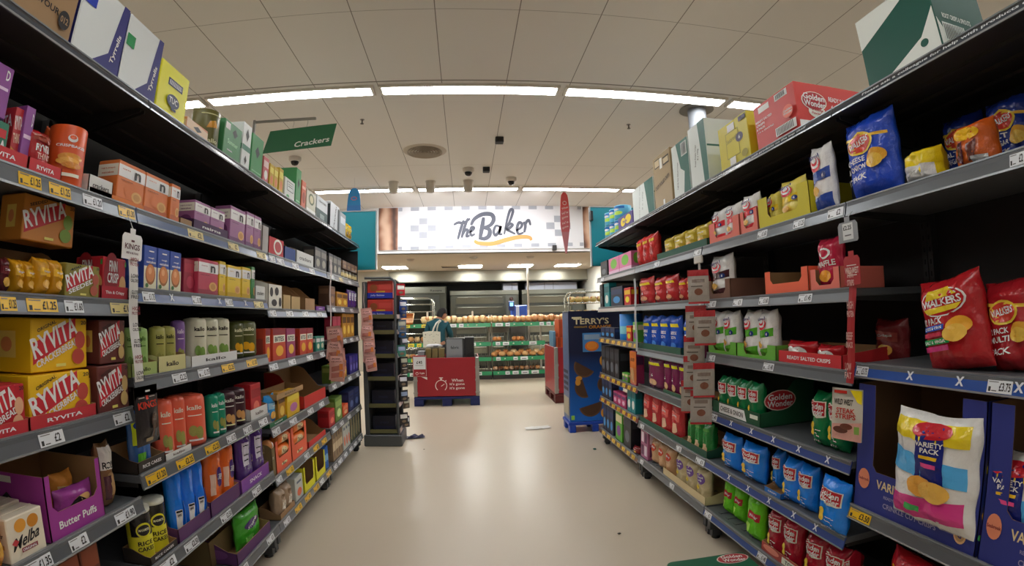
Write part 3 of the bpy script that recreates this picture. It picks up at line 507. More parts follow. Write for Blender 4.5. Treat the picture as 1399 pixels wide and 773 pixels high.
TICKETS = {'L0r2': [(1.004, 1.087, 'y', '£1.25'), (1.118, 1.206, 'y', '£1.25'), (1.261, 1.352, 'w', '£1.20'), (1.54, 1.63, 'y', '£1.30')], 'L1r2': [(1.719, 2.173, 'g', ''), (1.896, 2.026, 'p', '£2'), (2.272, 2.388, 'p', '£2'), (2.62, 2.75, 'p', '£2')], 'L2r2': [(2.77, 2.861, 'w', '£2'), (2.92, 3.05, 'w', '£3'), (3.202, 3.332, 'w', '£2'), (3.572, 3.702, 'w', '£2')], 'L3r2': [(4.148, 4.268, 'w', '£2'), (4.449, 4.579, 'p', '£2'), (4.799, 4.929, 'w', '£2')], 'L0r3': [(0.977, 1.03, 'y', '£1.25'), (1.065, 1.18, 'y', '£1.25'), (1.21, 1.289, 'w', '£1.60'), (1.422, 1.529, 'p', '£1')], 'L1r3': [(1.597, 1.675, 'w', '£1.75'), (1.759, 1.822, 'x', ''), (1.948, 2.023, 'w', '£1.30'), (2.159, 2.232, 'x', ''), (2.255, 2.334, 'w', '£1.30'), (2.453, 2.516, 'x', ''), (2.594, 2.724, 'p', '£1')], 'L2r3': [(2.824, 2.917, 'w', '£2'), (3.094, 3.219, 'w', '£2'), (3.418, 3.548, 'w', '£3'), (3.772, 3.902, 'w', '£2')], 'L3r3': [(4.218, 4.315, 'w', '£2'), (4.523, 4.634, 'w', '£2'), (4.873, 5.002, 'w', '£2')], 'L0r4': [(1.093, 1.188, 'w', '£2'), (1.421, 1.513, 'w', '£2')], 'L1r4': [(1.788, 1.894, 'w', '£2.25'), (1.99, 2.088, 'w', '£1.75'), (2.21, 2.34, 'y', '£2.25'), (2.49, 2.62, 'y', '£1.50')], 'L2r4': [(2.798, 2.926, 'w', '£2'), (3.126, 3.256, 'w', '£2'), (3.503, 3.633, 'w', '£2'), (3.828, 3.951, 'w', '£2')], 'L3r4': [(4.589, 4.704, 'w', '£1'), (4.855, 4.983, 'w', '£1'), (5.118, 5.224, 'w', '£1')], 'L0r5': [(0.982, 1.081, 'w', '£1.35'), (1.157, 1.236, 'w', '£2'), (1.375, 1.482, 'w', '£1.90')], 'L1r5': [(1.569, 1.699, 'y', '£1.20'), (1.778, 1.908, 'y', '£2.25'), (2.013, 2.143, 'y', '£2.25'), (2.223, 2.319, 'w', '£1.75'), (2.414, 2.516, 'w', '£1.75'), (2.615, 2.731, 'w', '£2')], 'L2r5': [(2.761, 2.879, 'w', '£1'), (3.1, 3.23, 'w', '£1'), (3.474, 3.604, 'w', '£1'), (3.762, 3.884, 'w', '£2')], 'L3r5': [(4.163, 4.284, 'w', '£1'), (4.439, 4.548, 'w', '£1'), (4.735, 4.865, 'w', '£1'), (5.082, 5.212, 'w', '£1')], 'L0r6': [(1.145, 1.218, 'w', '£2')], 'L1r6': [(1.571, 1.688, 'w', '£2'), (1.762, 1.873, 'w', '£2.50'), (2.09, 2.2, 'w', '£2.50'), (2.459, 2.57, 'w', '£2.50')], 'L2r6': [(2.808, 2.895, 'w', '£1'), (2.98, 3.11, 'y', '£2'), (3.347, 3.448, 'w', '£1'), (3.557, 3.687, 'y', '£1'), (3.777, 3.907, 'y', '£1')], 'L3r6': [(4.11, 4.24, 'w', '£1'), (4.355, 4.485, 'w', '£1'), (4.643, 4.773, 'w', '£1'), (5.021, 5.151, 'w', '£1')], 'L1r7': [(2.216, 2.308, 'w', '£1'), (2.578, 2.683, 'w', '£1')], 'L2r7': [(2.859, 2.968, 'w', '£1'), (3.075, 3.205, 'y', '£2'), (3.288, 3.418, 'y', '£1'), (3.497, 3.627, 'y', '£1'), (3.659, 3.762, 'w', '£1'), (3.851, 3.981, 'y', '£1')], 'L3r7': [(4.077, 4.177, 'w', '£2'), (4.23, 4.36, 'w', '£2'), (4.445, 4.561, 'w', '£2'), (4.652, 4.778, 'w', '£2'), (4.847, 4.977, 'w', '£2'), (5.059, 5.189, 'w', '£2')], 'R0r2': [(0.755, 0.805, 'w', '£2')], 'R1r2': [(1.461, 1.554, 'w', '£2'), (1.758, 1.837, 'w', '£1.25'), (2.047, 2.131, 'w', '£1.60'), (1.65, 1.967, 'g', '')], 'R2r2': [(2.653, 2.749, 'w', '£1'), (3.444, 3.549, 'w', '£2')], 'R3r2': [(4.979, 5.094, 'w', '£2')], 'R1r3': [(1.743, 1.835, 'w', '£1.45'), (2.069, 2.152, 'w', '£1.60'), (2.313, 2.404, 'w', '£1'), (2.604, 2.696, 'w', '£1')], 'R2r3': [(3.182, 3.311, 'g', '')], 'R0r4': [(1.424, 1.486, 'w', '£3.75'), (1.2, 1.251, 'x', ''), (1.005, 1.048, 'x', ''), (0.848, 0.929, 'w', '£3.75'), (0.81, 0.846, 'x', '')], 'R1r4': [(2.04, 2.128, 'w', '£1.40'), (2.631, 2.704, 'w', '£2')], 'R2r4': [(3.295, 3.654, 'g', '')], 'R0r5': [(1.39, 1.505, 'y', '£3.50')], 'R1r5': [(2.635, 2.765, 'w', '£1.40'), (2.395, 2.493, 'x', ''), (2.196, 2.274, 'x', ''), (2.003, 2.071, 'x', ''), (1.805, 1.87, 'x', ''), (1.61, 1.67, 'x', '')], 'R2r5': [(3.174, 3.587, 'g', ''), (2.909, 2.986, 'w', '£1')], 'R1r6': [(2.41, 2.494, 'x', ''), (2.211, 2.284, 'x', ''), (2.014, 2.086, 'x', ''), (1.813, 1.881, 'x', ''), (1.656, 1.717, 'x', '')], 'R2r6': [(3.851, 3.94, 'w', '£1'), (3.107, 3.194, 'w', '£1'), (2.637, 2.754, 'w', '£1')], 'R1r7': [(2.64, 2.73, 'w', '£1'), (2.033, 2.116, 'w', '£1.40')], 'R2r7': [(3.863, 3.936, 'w', '£1'), (3.218, 3.299, 'w', '£1')], 'R3r3': [], 'R3r4': [(5.046, 5.162, 'y', '£'), (4.839, 4.947, 'y', '£'), (4.647, 4.747, 'y', '£'), (4.469, 4.562, 'y', '£'), (4.303, 4.39, 'y', '£'), (4.148, 4.229, 'y', '£'), (4.003, 4.079, 'y', '£')], 'R3r5': [(5.044, 5.16, 'y', '£'), (4.849, 4.957, 'y', '£'), (4.667, 4.768, 'y', '£'), (4.498, 4.591, 'y', '£'), (4.339, 4.427, 'y', '£'), (4.19, 4.272, 'y', '£'), (4.05, 4.128, 'y', '£')], 'R3r6': [(5.057, 5.173, 'y', '£'), (4.86, 4.968, 'y', '£'), (4.677, 4.778, 'y', '£'), (4.506, 4.6, 'y', '£'), (4.346, 4.434, 'y', '£'), (4.196, 4.279, 'y', '£'), (4.055, 4.133, 'y', '£')], 'R3r7': [(5.038, 5.155, 'y', '£'), (4.852, 4.961, 'y', '£'), (4.679, 4.781, 'y', '£'), (4.516, 4.611, 'y', '£'), (4.363, 4.453, 'y', '£'), (4.218, 4.303, 'y', '£'), (4.082, 4.162, 'y', '£')]}
# style, name, label, category, group, side, x, y, z, width, height, depth, yaw, tilt, roll (metres, radians)
ITEMS = [
('ctn_brown', 'carton', 'brown carton printed cheese flavour, top shelf, first cracker bay', 'box', None, 'L', -1.178, 0.9127, 2.201, 0.4098, 0.3, 0.3, 0.0, 0, 0),
('ctn_tyr_b', 'carton', 'white and navy carton with blue square, top shelf, first cracker bay', 'box', None, 'L', -1.178, 1.2473, 2.201, 0.234, 0.27, 0.28, 0.0, 0, 0),
('ctn_tyr_g', 'carton', 'white and navy carton with green square, top shelf, first cracker bay', 'box', None, 'L', -1.178, 1.4867, 2.201, 0.2245, 0.27, 0.28, 0.0, 0, 0),
('ctn_tuc', 'carton', 'yellow carton with navy emblem and barcode, top shelf, second cracker bay', 'box', None, 'L', -1.178, 1.7183, 2.201, 0.2165, 0.215, 0.22, 0.0, 0, 0),
('ctn_salmon', 'cracker_box', 'pale salmon carton with dark diamond, top shelf, second cracker bay', 'box', None, 'L', -1.178, 1.9407, 2.201, 0.1918, 0.0622, 0.12, 0.0, 0, 0),
('tube_olive', 'rice_cake_packet', 'tall olive cylinder packet, top shelf, second cracker bay', 'packet', None, 'L', -1.1754, 2.118, 2.201, 0.1365, 0.1875, 0.1365, 0.032, 0, 0),
('tube_olive', 'rice_cake_packet', 'olive cylinder set further back, top shelf, second cracker bay', 'packet', None, 'L', -1.3493, 2.2818, 2.201, 0.0707, 0.2863, 0.0707, 0.009, 0, 0),
('ctn_green', 'cracker_box', 'mid green carton with white corner label, top shelf, second cracker bay', 'box', None, 'L', -1.178, 2.2906, 2.201, 0.1968, 0.1932, 0.16, 0.0, 0, 0),
('ctn_whitegreen', 'cracker_box', 'white carton with green stripe and diamonds, top shelf, second cracker bay', 'box', None, 'L', -1.178, 2.4577, 2.201, 0.1073, 0.2572, 0.2, 0.0, 0, 0),
('ctn_green2', 'cracker_box', 'plain bright green carton with dark diamond, top shelf, second cracker bay', 'box', None, 'L', -1.178, 2.6073, 2.201, 0.1601, 0.2407, 0.24, 0.0, 0, 0),
('pack_pink', 'cracker_box', 'slim pink and white box, top shelf, second cracker bay', 'box', None, 'L', -1.178, 2.7466, 2.201, 0.0845, 0.1618, 0.08, 0.0, 0, 0),
('pack_gold', 'cracker_box', 'golden yellow snack box, first of two, top shelf, third cracker bay', 'box', 'golden yellow snack box on the top shelf', 'L', -1.178, 2.8402, 2.201, 0.0673, 0.1488, 0.12, 0.0, 0, 0),
('pack_gold', 'cracker_box', 'golden yellow snack box, second of two, top shelf, third cracker bay', 'box', 'golden yellow snack box on the top shelf', 'L', -1.178, 2.9135, 2.201, 0.0673, 0.1488, 0.12, 0.0, 0, 0),
('pack_gold', 'cracker_box', 'slim golden box with pale edge, top shelf, third cracker bay', 'box', None, 'L', -1.178, 3.0024, 2.201, 0.0728, 0.1691, 0.1, 0.0, 0, 0),
('ctn_labelled', 'cracker_box', 'white carton with printed black panel, top shelf, third cracker bay', 'box', None, 'L', -1.178, 3.1697, 2.201, 0.1957, 0.1414, 0.15, 0.0, 0, 0),
('ctn_green2', 'cracker_box', 'narrow green carton beside the white one, top shelf, third cracker bay', 'box', None, 'L', -1.178, 3.3411, 2.201, 0.1046, 0.2661, 0.25, 0.0, 0, 0),
('ctn_orange', 'cracker_box', 'terracotta carton, top shelf, third cracker bay', 'box', None, 'L', -1.178, 3.4632, 2.201, 0.0949, 0.2114, 0.2, 0.0, 0, 0),
('ctn_cream', 'cracker_box', 'cream carton with photo panel, top shelf, third cracker bay', 'box', None, 'L', -1.178, 3.651, 2.201, 0.234, 0.1768, 0.18, 0.0, 0, 0),
('ctn_whitedark', 'cracker_box', 'white over dark green carton, top shelf, third cracker bay', 'box', None, 'L', -1.178, 3.9502, 2.201, 0.3129, 0.1962, 0.2, 0.0, 0, 0),
('ctn_whitetext', 'cracker_box', 'white carton with vertical black print, top shelf, fourth cracker bay', 'box', None, 'L', -1.178, 4.3555, 2.201, 0.299, 0.239, 0.2, 0.0, 0, 0),
('ctn_grey', 'cracker_box', 'small grey white carton, top shelf, fourth cracker bay', 'box', None, 'L', -1.178, 4.65, 2.201, 0.2236, 0.2185, 0.15, 0.0, 0, 0),
('pouch_gold', 'crisp_packet', 'crumpled gold pouch, first of two, top shelf, fourth cracker bay', 'packet', 'crumpled gold pouch on the top shelf', 'L', -1.1815, 4.8588, 2.201, 0.1246, 0.1784, 0.1, -0.044, 0, 0),
('pouch_gold', 'crisp_packet', 'crumpled gold pouch, second of two, top shelf, fourth cracker bay', 'packet', 'crumpled gold pouch on the top shelf', 'L', -1.182, 4.9865, 2.201, 0.1246, 0.1784, 0.1, -0.05, 0, 0),
('box_purple', 'cracker_box', 'purple cracker box partly cut off, second shelf, first cracker bay', 'box', None, 'L', -1.2, 0.9262, 1.921, 0.0868, 0.14, 0.2, 0.0, 0, 0),
('box_teal', 'cracker_box', 'teal green box under purple one, second shelf, first cracker bay', 'box', None, 'L', -1.2, 0.9493, 1.801, 0.0805, 0.115, 0.2, 0.0, 0, 0),
('box_thin', 'cracker_box', 'red thins box with white lettering, second shelf, first cracker bay', 'box', None, 'L', -1.21, 1.0246, 1.801, 0.0304, 0.1738, 0.1, 0.0, 0, 0),
('box_purple', 'cracker_box', 'narrow purple box beside red thins, second shelf, first cracker bay', 'box', None, 'L', -1.2, 1.0538, 1.801, 0.0343, 0.1871, 0.1, 0.0, 0, 0),
('bag_thins', 'crisp_packet', 'red thins pouch with white lettering, second shelf, first cracker bay', 'packet', None, 'L', -1.1788, 1.1028, 1.801, 0.0764, 0.134, 0.06, 0.015, 0, 0),
('pack_orange', 'crisp_packet', 'plain orange pouch behind the cylinder, second shelf, first cracker bay', 'packet', None, 'L', -1.2307, 1.2033, 1.801, 0.0529, 0.1839, 0.06, -0.009, 0, 0),
('tr_ry', 'display_tray', 'low red printed tray, second shelf, first cracker bay', 'cardboard tray', None, 'L', -1.17, 0.9511, 1.801, 0.1853, 0.06, 0.14, 0.0, 0, 0),
('tr_ry', 'display_tray', 'second low red printed tray, second shelf, first cracker bay', 'cardboard tray', None, 'L', -1.17, 1.1112, 1.801, 0.1281, 0.06, 0.14, 0.0, 0, 0),
('tube_crisp', 'rice_cake_packet', 'tall orange crispbake cylinder, second shelf, first cracker bay', 'packet', None, 'L', -1.1604, 1.2337, 1.801, 0.1177, 0.1835, 0.1177, 0.021, 0, 0),
('tr_white', 'display_tray', 'pale open carton with torn flap, second shelf, first cracker bay', 'cardboard tray', None, 'L', -1.17, 1.3565, 1.801, 0.1192, 0.11, 0.25, 0.0, 0, 0),
('n_orange', 'cracker_box', 'orange and cream oatcake box, first of two, second shelf, first cracker bay', 'box', 'orange and cream oatcake box on the second shelf', 'L', -1.172, 1.518, 1.801, 0.1558, 0.15, 0.09, 0.0, 0, 0),
('n_orange', 'cracker_box', 'orange and cream oatcake box, second of two, second shelf, second cracker bay', 'box', 'orange and cream oatcake box on the second shelf', 'L', -1.172, 1.6798, 1.801, 0.1558, 0.15, 0.09, 0.0, 0, 0),
('n_orange', 'cracker_box', 'orange and cream oatcake box, second shelf, second cracker bay', 'box', None, 'L', -1.162, 1.7965, 1.801, 0.0649, 0.1476, 0.09, 0.0, 0, 0),
('tr_orange', 'display_tray', 'orange torn tray, second shelf, first cracker bay', 'cardboard tray', None, 'L', -1.17, 1.4527, 1.801, 0.2976, 0.05, 0.2, 0.0, 0, 0),
('tr_brown', 'display_tray', 'brown cardboard tray end, second shelf, second cracker bay', 'cardboard tray', None, 'L', -1.17, 1.9036, 1.801, 0.0969, 0.06, 0.3, 0.0, 0, 0),
('n_purple', 'cracker_box', 'purple and white oatcake box in tray, first of two, second shelf, second cracker bay', 'box', 'purple and white oatcake box in tray on the second shelf', 'L', -1.18, 2.0541, 1.801, 0.1411, 0.1337, 0.09, 0.0, 0, 0),
('n_purple', 'cracker_box', 'purple and white oatcake box in tray, second of two, second shelf, second cracker bay', 'box', 'purple and white oatcake box in tray on the second shelf', 'L', -1.18, 2.2012, 1.801, 0.1411, 0.1337, 0.09, 0.0, 0, 0),
('tr_purple', 'display_tray', 'dark purple printed tray, second shelf, second cracker bay', 'cardboard tray', None, 'L', -1.17, 2.129, 1.801, 0.3331, 0.075, 0.2, 0.0, 0, 0),
('n_purple', 'cracker_box', 'wide purple and white oatcake box, second shelf, second cracker bay', 'box', None, 'L', -1.178, 2.4176, 1.801, 0.1759, 0.183, 0.09, 0.0, 0, 0),
('n_purple', 'cracker_box', 'slim purple and white oatcake box, first of two, second shelf, second cracker bay', 'box', 'slim purple and white oatcake box on the second shelf', 'L', -1.178, 2.5699, 1.801, 0.0983, 0.1929, 0.09, 0.0, 0, 0),
('n_purple', 'cracker_box', 'slim purple and white oatcake box, second of two, second shelf, second cracker bay', 'box', 'slim purple and white oatcake box on the second shelf', 'L', -1.178, 2.6743, 1.801, 0.0983, 0.1929, 0.09, 0.0, 0, 0),
('tr_greyred', 'display_tray', 'grey carton with red front, second shelf, second cracker bay', 'cardboard tray', None, 'L', -1.17, 2.7731, 1.801, 0.0901, 0.1683, 0.25, 0.0, 0, 0),
('tr_circ', 'display_tray', 'red tray with white roundels, second shelf, third cracker bay', 'cardboard tray', None, 'L', -1.17, 2.9512, 1.801, 0.2474, 0.1517, 0.2, 0.0, 0, 0),
('tr_blue', 'display_tray', 'empty blue tray with brown back, second shelf, third cracker bay', 'cardboard tray', None, 'L', -1.17, 3.1997, 1.801, 0.2005, 0.1706, 0.2, 0.0, 0, 0),
('tr_white', 'display_tray', 'white tray holding round crackers, second shelf, third cracker bay', 'cardboard tray', None, 'L', -1.17, 3.523, 1.801, 0.3896, 0.1679, 0.25, 0.0, 0, 0),
('bag_toast', 'crisp_packet', 'small pale cracker pack in white tray, first of three, second shelf, third cracker bay', 'packet', 'small pale cracker pack in white tray on the second shelf', 'L', -1.1784, 3.4426, 1.801, 0.1045, 0.1, 0.05, 0.021, 0, 0),
('bag_toast', 'crisp_packet', 'small pale cracker pack in white tray, second of three, second shelf, third cracker bay', 'packet', 'small pale cracker pack in white tray on the second shelf', 'L', -1.1788, 3.5502, 1.801, 0.1045, 0.1, 0.05, 0.015, 0, 0),
('bag_toast', 'crisp_packet', 'small pale cracker pack in white tray, third of three, second shelf, third cracker bay', 'packet', 'small pale cracker pack in white tray on the second shelf', 'L', -1.1793, 3.6577, 1.801, 0.1045, 0.1, 0.05, 0.009, 0, 0),
('box_dark', 'cracker_box', 'dark box beside white tray, first of two, second shelf, third cracker bay', 'box', 'dark box beside white tray on the second shelf', 'L', -1.178, 3.8629, 1.801, 0.1593, 0.1808, 0.1, 0.0, 0, 0),
('box_dark', 'cracker_box', 'dark box beside white tray, second of two, second shelf, third cracker bay', 'box', 'dark box beside white tray on the second shelf', 'L', -1.178, 4.0282, 1.801, 0.1593, 0.1808, 0.1, 0.0, 0, 0),
('box_dark', 'cracker_box', 'small black and grey box, first of three, second shelf, fourth cracker bay', 'box', 'small black and grey box on the second shelf', 'L', -1.178, 4.2505, 1.801, 0.1371, 0.1804, 0.08, 0.0, 0, 0),
('box_dark', 'cracker_box', 'small black and grey box, second of three, second shelf, fourth cracker bay', 'box', 'small black and grey box on the second shelf', 'L', -1.178, 4.3937, 1.801, 0.1371, 0.1804, 0.08, 0.0, 0, 0),
('box_dark', 'cracker_box', 'small black and grey box, third of three, second shelf, fourth cracker bay', 'box', 'small black and grey box on the second shelf', 'L', -1.178, 4.5368, 1.801, 0.1371, 0.1804, 0.08, 0.0, 0, 0),
('jar', 'jar', 'small savoury jar with dark lid, first of five, second shelf, fourth cracker bay', 'jar', 'small savoury jar with dark lid on the second shelf', 'L', -1.1754, 4.7068, 1.801, 0.1351, 0.09, 0.1351, 0.032, 0, 0),
('jar', 'jar', 'small savoury jar with dark lid, second of five, second shelf, fourth cracker bay', 'jar', 'small savoury jar with dark lid on the second shelf', 'L', -1.1759, 4.8479, 1.801, 0.1351, 0.09, 0.1351, 0.026, 0, 0),
('jar', 'jar', 'small savoury jar with dark lid, third of five, second shelf, fourth cracker bay', 'jar', 'small savoury jar with dark lid on the second shelf', 'L', -1.1764, 4.989, 1.801, 0.1351, 0.09, 0.1351, 0.021, 0, 0),
('jar', 'jar', 'small savoury jar with dark lid, fourth of five, second shelf, fourth cracker bay', 'jar', 'small savoury jar with dark lid on the second shelf', 'L', -1.1768, 5.1301, 1.801, 0.1351, 0.09, 0.1351, 0.015, 0, 0),
('jar', 'jar', 'small savoury jar with dark lid, fifth of five, second shelf, fourth cracker bay', 'jar', 'small savoury jar with dark lid on the second shelf', 'L', -1.1773, 5.2712, 1.801, 0.1351, 0.09, 0.1351, 0.009, 0, 0),
('box_brown', 'cracker_box', 'small brown box stacked over jars, first of four, second shelf, fourth cracker bay', 'box', 'small brown box stacked over jars on the second shelf', 'L', -1.178, 4.7475, 1.896, 0.1637, 0.08, 0.06, 0.0, 0, 0),
('box_brown', 'cracker_box', 'small brown box stacked over jars, second of four, second shelf, fourth cracker bay', 'box', 'small brown box stacked over jars on the second shelf', 'L', -1.178, 4.9172, 1.896, 0.1637, 0.08, 0.06, 0.0, 0, 0),
('box_brown', 'cracker_box', 'small brown box stacked over jars, third of four, second shelf, fourth cracker bay', 'box', 'small brown box stacked over jars on the second shelf', 'L', -1.178, 5.087, 1.896, 0.1637, 0.08, 0.06, 0.0, 0, 0),
('box_brown', 'cracker_box', 'small brown box stacked over jars, fourth of four, second shelf, fourth cracker bay', 'box', 'small brown box stacked over jars on the second shelf', 'L', -1.178, 5.2567, 1.896, 0.1637, 0.08, 0.06, 0.0, 0, 0),
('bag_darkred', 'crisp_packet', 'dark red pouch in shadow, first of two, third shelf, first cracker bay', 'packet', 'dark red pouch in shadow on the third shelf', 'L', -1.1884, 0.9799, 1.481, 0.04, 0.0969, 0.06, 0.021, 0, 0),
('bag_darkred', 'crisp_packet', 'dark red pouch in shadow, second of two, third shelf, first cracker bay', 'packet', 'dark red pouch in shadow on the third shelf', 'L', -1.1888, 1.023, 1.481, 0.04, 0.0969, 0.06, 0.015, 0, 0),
('bag_amber', 'crisp_packet', 'amber cracker pouch, first of two, third shelf, first cracker bay', 'packet', 'amber cracker pouch on the third shelf', 'L', -1.1921, 1.0745, 1.481, 0.0367, 0.095, 0.07, -0.026, 0, 0),
('bag_amber', 'crisp_packet', 'amber cracker pouch, second of two, third shelf, first cracker bay', 'packet', 'amber cracker pouch on the third shelf', 'L', -1.1926, 1.1142, 1.481, 0.0367, 0.095, 0.07, -0.032, 0, 0),
('bag_amber', 'crisp_packet', 'bright amber cracker pouch lying forward, first of two, third shelf, first cracker bay', 'packet', 'bright amber cracker pouch lying forward on the third shelf', 'L', -1.1679, 1.1465, 1.481, 0.049, 0.1056, 0.07, 0.026, 0, 0),
('bag_amber', 'crisp_packet', 'bright amber cracker pouch lying forward, second of two, third shelf, first cracker bay', 'packet', 'bright amber cracker pouch lying forward on the third shelf', 'L', -1.1684, 1.1985, 1.481, 0.049, 0.1056, 0.07, 0.021, 0, 0),
('ry_seed', 'cracker_box', 'orange seeded crispbread box stacked high, third shelf, first cracker bay', 'box', None, 'L', -1.24, 1.2187, 1.636, 0.2127, 0.13, 0.1, 0.0, 0, 0),
('tr_brown', 'display_tray', 'brown carton supporting the orange box, third shelf, first cracker bay', 'cardboard tray', None, 'L', -1.25, 1.2281, 1.481, 0.2424, 0.15, 0.2, 0.0, 0, 0),
('ry_front', 'cracker_box', 'olive and red crispbread box, third shelf, first cracker bay', 'box', None, 'L', -1.17, 1.304, 1.481, 0.153, 0.1006, 0.1, 0.0, 0, 0),
('box_finn', 'cracker_box', 'dark red thin crisp box, third shelf, first cracker bay', 'box', None, 'L', -1.18, 1.4691, 1.481, 0.1197, 0.14, 0.12, 0.0, 0, 0),
('tr_finn', 'display_tray', 'red tray printed with white script, third shelf, first cracker bay', 'cardboard tray', None, 'L', -1.17, 1.4614, 1.481, 0.1433, 0.075, 0.16, 0.0, 0, 0),
('box_blue', 'cracker_box', 'blue oatcake box with biscuit picture, first of three, third shelf, second cracker bay', 'box', 'blue oatcake box with biscuit picture on the third shelf', 'L', -1.178, 1.6743, 1.526, 0.0821, 0.1622, 0.1, 0.0, 0, 0),
('box_blue', 'cracker_box', 'blue oatcake box with biscuit picture, second of three, third shelf, second cracker bay', 'box', 'blue oatcake box with biscuit picture on the third shelf', 'L', -1.178, 1.7624, 1.526, 0.0821, 0.1622, 0.1, 0.0, 0, 0),
('box_blue', 'cracker_box', 'blue oatcake box with biscuit picture, third of three, third shelf, second cracker bay', 'box', 'blue oatcake box with biscuit picture on the third shelf', 'L', -1.178, 1.8504, 1.526, 0.0821, 0.1622, 0.1, 0.0, 0, 0),
('box_wine', 'cracker_box', 'maroon box set back from edge, third shelf, second cracker bay', 'box', None, 'L', -1.2, 2.0028, 1.526, 0.1048, 0.1513, 0.1, 0.0, 0, 0),
('n_red', 'cracker_box', 'crimson and white oatcake box, third shelf, second cracker bay', 'box', None, 'L', -1.178, 2.1293, 1.526, 0.1863, 0.1606, 0.1, 0.0, 0, 0),
('n_yellow', 'cracker_box', 'slim yellow oatcake box behind crimson, third shelf, second cracker bay', 'box', None, 'L', -1.178, 2.2672, 1.526, 0.0627, 0.1697, 0.1, 0.0, 0, 0),
('n_yellow', 'cracker_box', 'wide yellow oatcake box, third shelf, second cracker bay', 'box', None, 'L', -1.178, 2.3968, 1.526, 0.1531, 0.1611, 0.1, 0.0, 0, 0),
('n_yellow', 'cracker_box', 'slim yellow oatcake box, third shelf, second cracker bay', 'box', None, 'L', -1.178, 2.5408, 1.526, 0.1051, 0.167, 0.1, 0.0, 0, 0),
('n_green', 'cracker_box', 'thin green oatcake box, third shelf, second cracker bay', 'box', None, 'L', -1.178, 2.6306, 1.526, 0.0432, 0.1791, 0.1, 0.0, 0, 0),
('tr_white', 'display_tray', 'white carton with torn low front, third shelf, second cracker bay', 'cardboard tray', None, 'L', -1.17, 2.7146, 1.526, 0.1369, 0.1426, 0.25, 0.0, 0, 0),
('tr_cow', 'display_tray', 'black and white patterned tray, third shelf, third cracker bay', 'cardboard tray', None, 'L', -1.17, 2.9471, 1.481, 0.2192, 0.1953, 0.25, 0.0, 0, 0),
('tr_tan', 'display_tray', 'tan empty tray, third shelf, third cracker bay', 'cardboard tray', None, 'L', -1.17, 3.1497, 1.481, 0.1381, 0.1876, 0.2, 0.0, 0, 0),
('tr_tan', 'display_tray', 'tan tray holding silver packs, third shelf, third cracker bay', 'cardboard tray', None, 'L', -1.17, 3.322, 1.481, 0.182, 0.1793, 0.2, 0.0, 0, 0),
('bag_toast', 'crisp_packet', 'silver wrapped cracker pack, first of two, third shelf, third cracker bay', 'packet', 'silver wrapped cracker pack on the third shelf', 'L', -1.1835, 3.3119, 1.481, 0.0726, 0.09, 0.05, -0.044, 0, 0),
('bag_toast', 'crisp_packet', 'silver wrapped cracker pack, second of two, third shelf, third cracker bay', 'packet', 'silver wrapped cracker pack on the third shelf', 'L', -1.184, 3.3875, 1.481, 0.0726, 0.09, 0.05, -0.05, 0, 0),
('tr_brown', 'display_tray', 'brown tray in shadow, third shelf, third cracker bay', 'cardboard tray', None, 'L', -1.17, 3.6412, 1.481, 0.2329, 0.1784, 0.2, 0.0, 0, 0),
('tr_dpurple', 'display_tray', 'purple printed tray, third shelf, third cracker bay', 'cardboard tray', None, 'L', -1.17, 3.9134, 1.481, 0.2393, 0.06, 0.12, 0.0, 0, 0),
('box_brown', 'cracker_box', 'brown carton behind hanging strip, third shelf, fourth cracker bay', 'box', None, 'L', -1.178, 4.2989, 1.526, 0.1871, 0.176, 0.1, 0.0, 0, 0),
('box_amber', 'cracker_box', 'amber patterned box, first of two, third shelf, fourth cracker bay', 'box', 'amber patterned box on the third shelf', 'L', -1.178, 4.5516, 1.526, 0.2045, 0.1385, 0.1, 0.0, 0, 0),
('box_amber', 'cracker_box', 'amber patterned box, second of two, third shelf, fourth cracker bay', 'box', 'amber patterned box on the third shelf', 'L', -1.178, 4.7621, 1.526, 0.2045, 0.1385, 0.1, 0.0, 0, 0),
('bag_purple2', 'crisp_packet', 'deep purple pouch, first of three, third shelf, fourth cracker bay', 'packet', 'deep purple pouch on the third shelf', 'L', -1.1787, 4.9897, 1.526, 0.1179, 0.1924, 0.05, -0.009, 0, 0),
('bag_purple2', 'crisp_packet', 'deep purple pouch, second of three, third shelf, fourth cracker bay', 'packet', 'deep purple pouch on the third shelf', 'L', -1.1792, 5.1106, 1.526, 0.1179, 0.1924, 0.05, -0.015, 0, 0),
('bag_purple2', 'crisp_packet', 'deep purple pouch, third of three, third shelf, fourth cracker bay', 'packet', 'deep purple pouch on the third shelf', 'L', -1.1796, 5.2315, 1.526, 0.1179, 0.1924, 0.05, -0.021, 0, 0),
('ry_red', 'cracker_box', 'red crispbread box in low tray, fourth shelf, first cracker bay', 'box', None, 'L', -1.18, 0.9969, 1.121, 0.1581, 0.13, 0.1, 0.0, 0, 0),
('ry_yellow', 'cracker_box', 'yellow crackerbread box, lower of two, fourth shelf, first cracker bay', 'box', None, 'L', -1.18, 1.2181, 1.121, 0.2509, 0.145, 0.18, 0.0, 0, 0),
('ry_yellow', 'cracker_box', 'yellow crackerbread box, upper of two, fourth shelf, first cracker bay', 'box', None, 'L', -1.2, 1.2403, 1.271, 0.2335, 0.15, 0.2, 0.0, 0, 0),
('ry_brown', 'cracker_box', 'brown wholegrain crackerbread box, lower, fourth shelf, first cracker bay', 'box', None, 'L', -1.17, 1.4493, 1.121, 0.1594, 0.15, 0.1, 0.0, 0, 0),
('ry_brown', 'cracker_box', 'brown wholegrain crackerbread box, upper, fourth shelf, first cracker bay', 'box', None, 'L', -1.18, 1.4628, 1.276, 0.1323, 0.14, 0.1, 0.0, 0, 0),
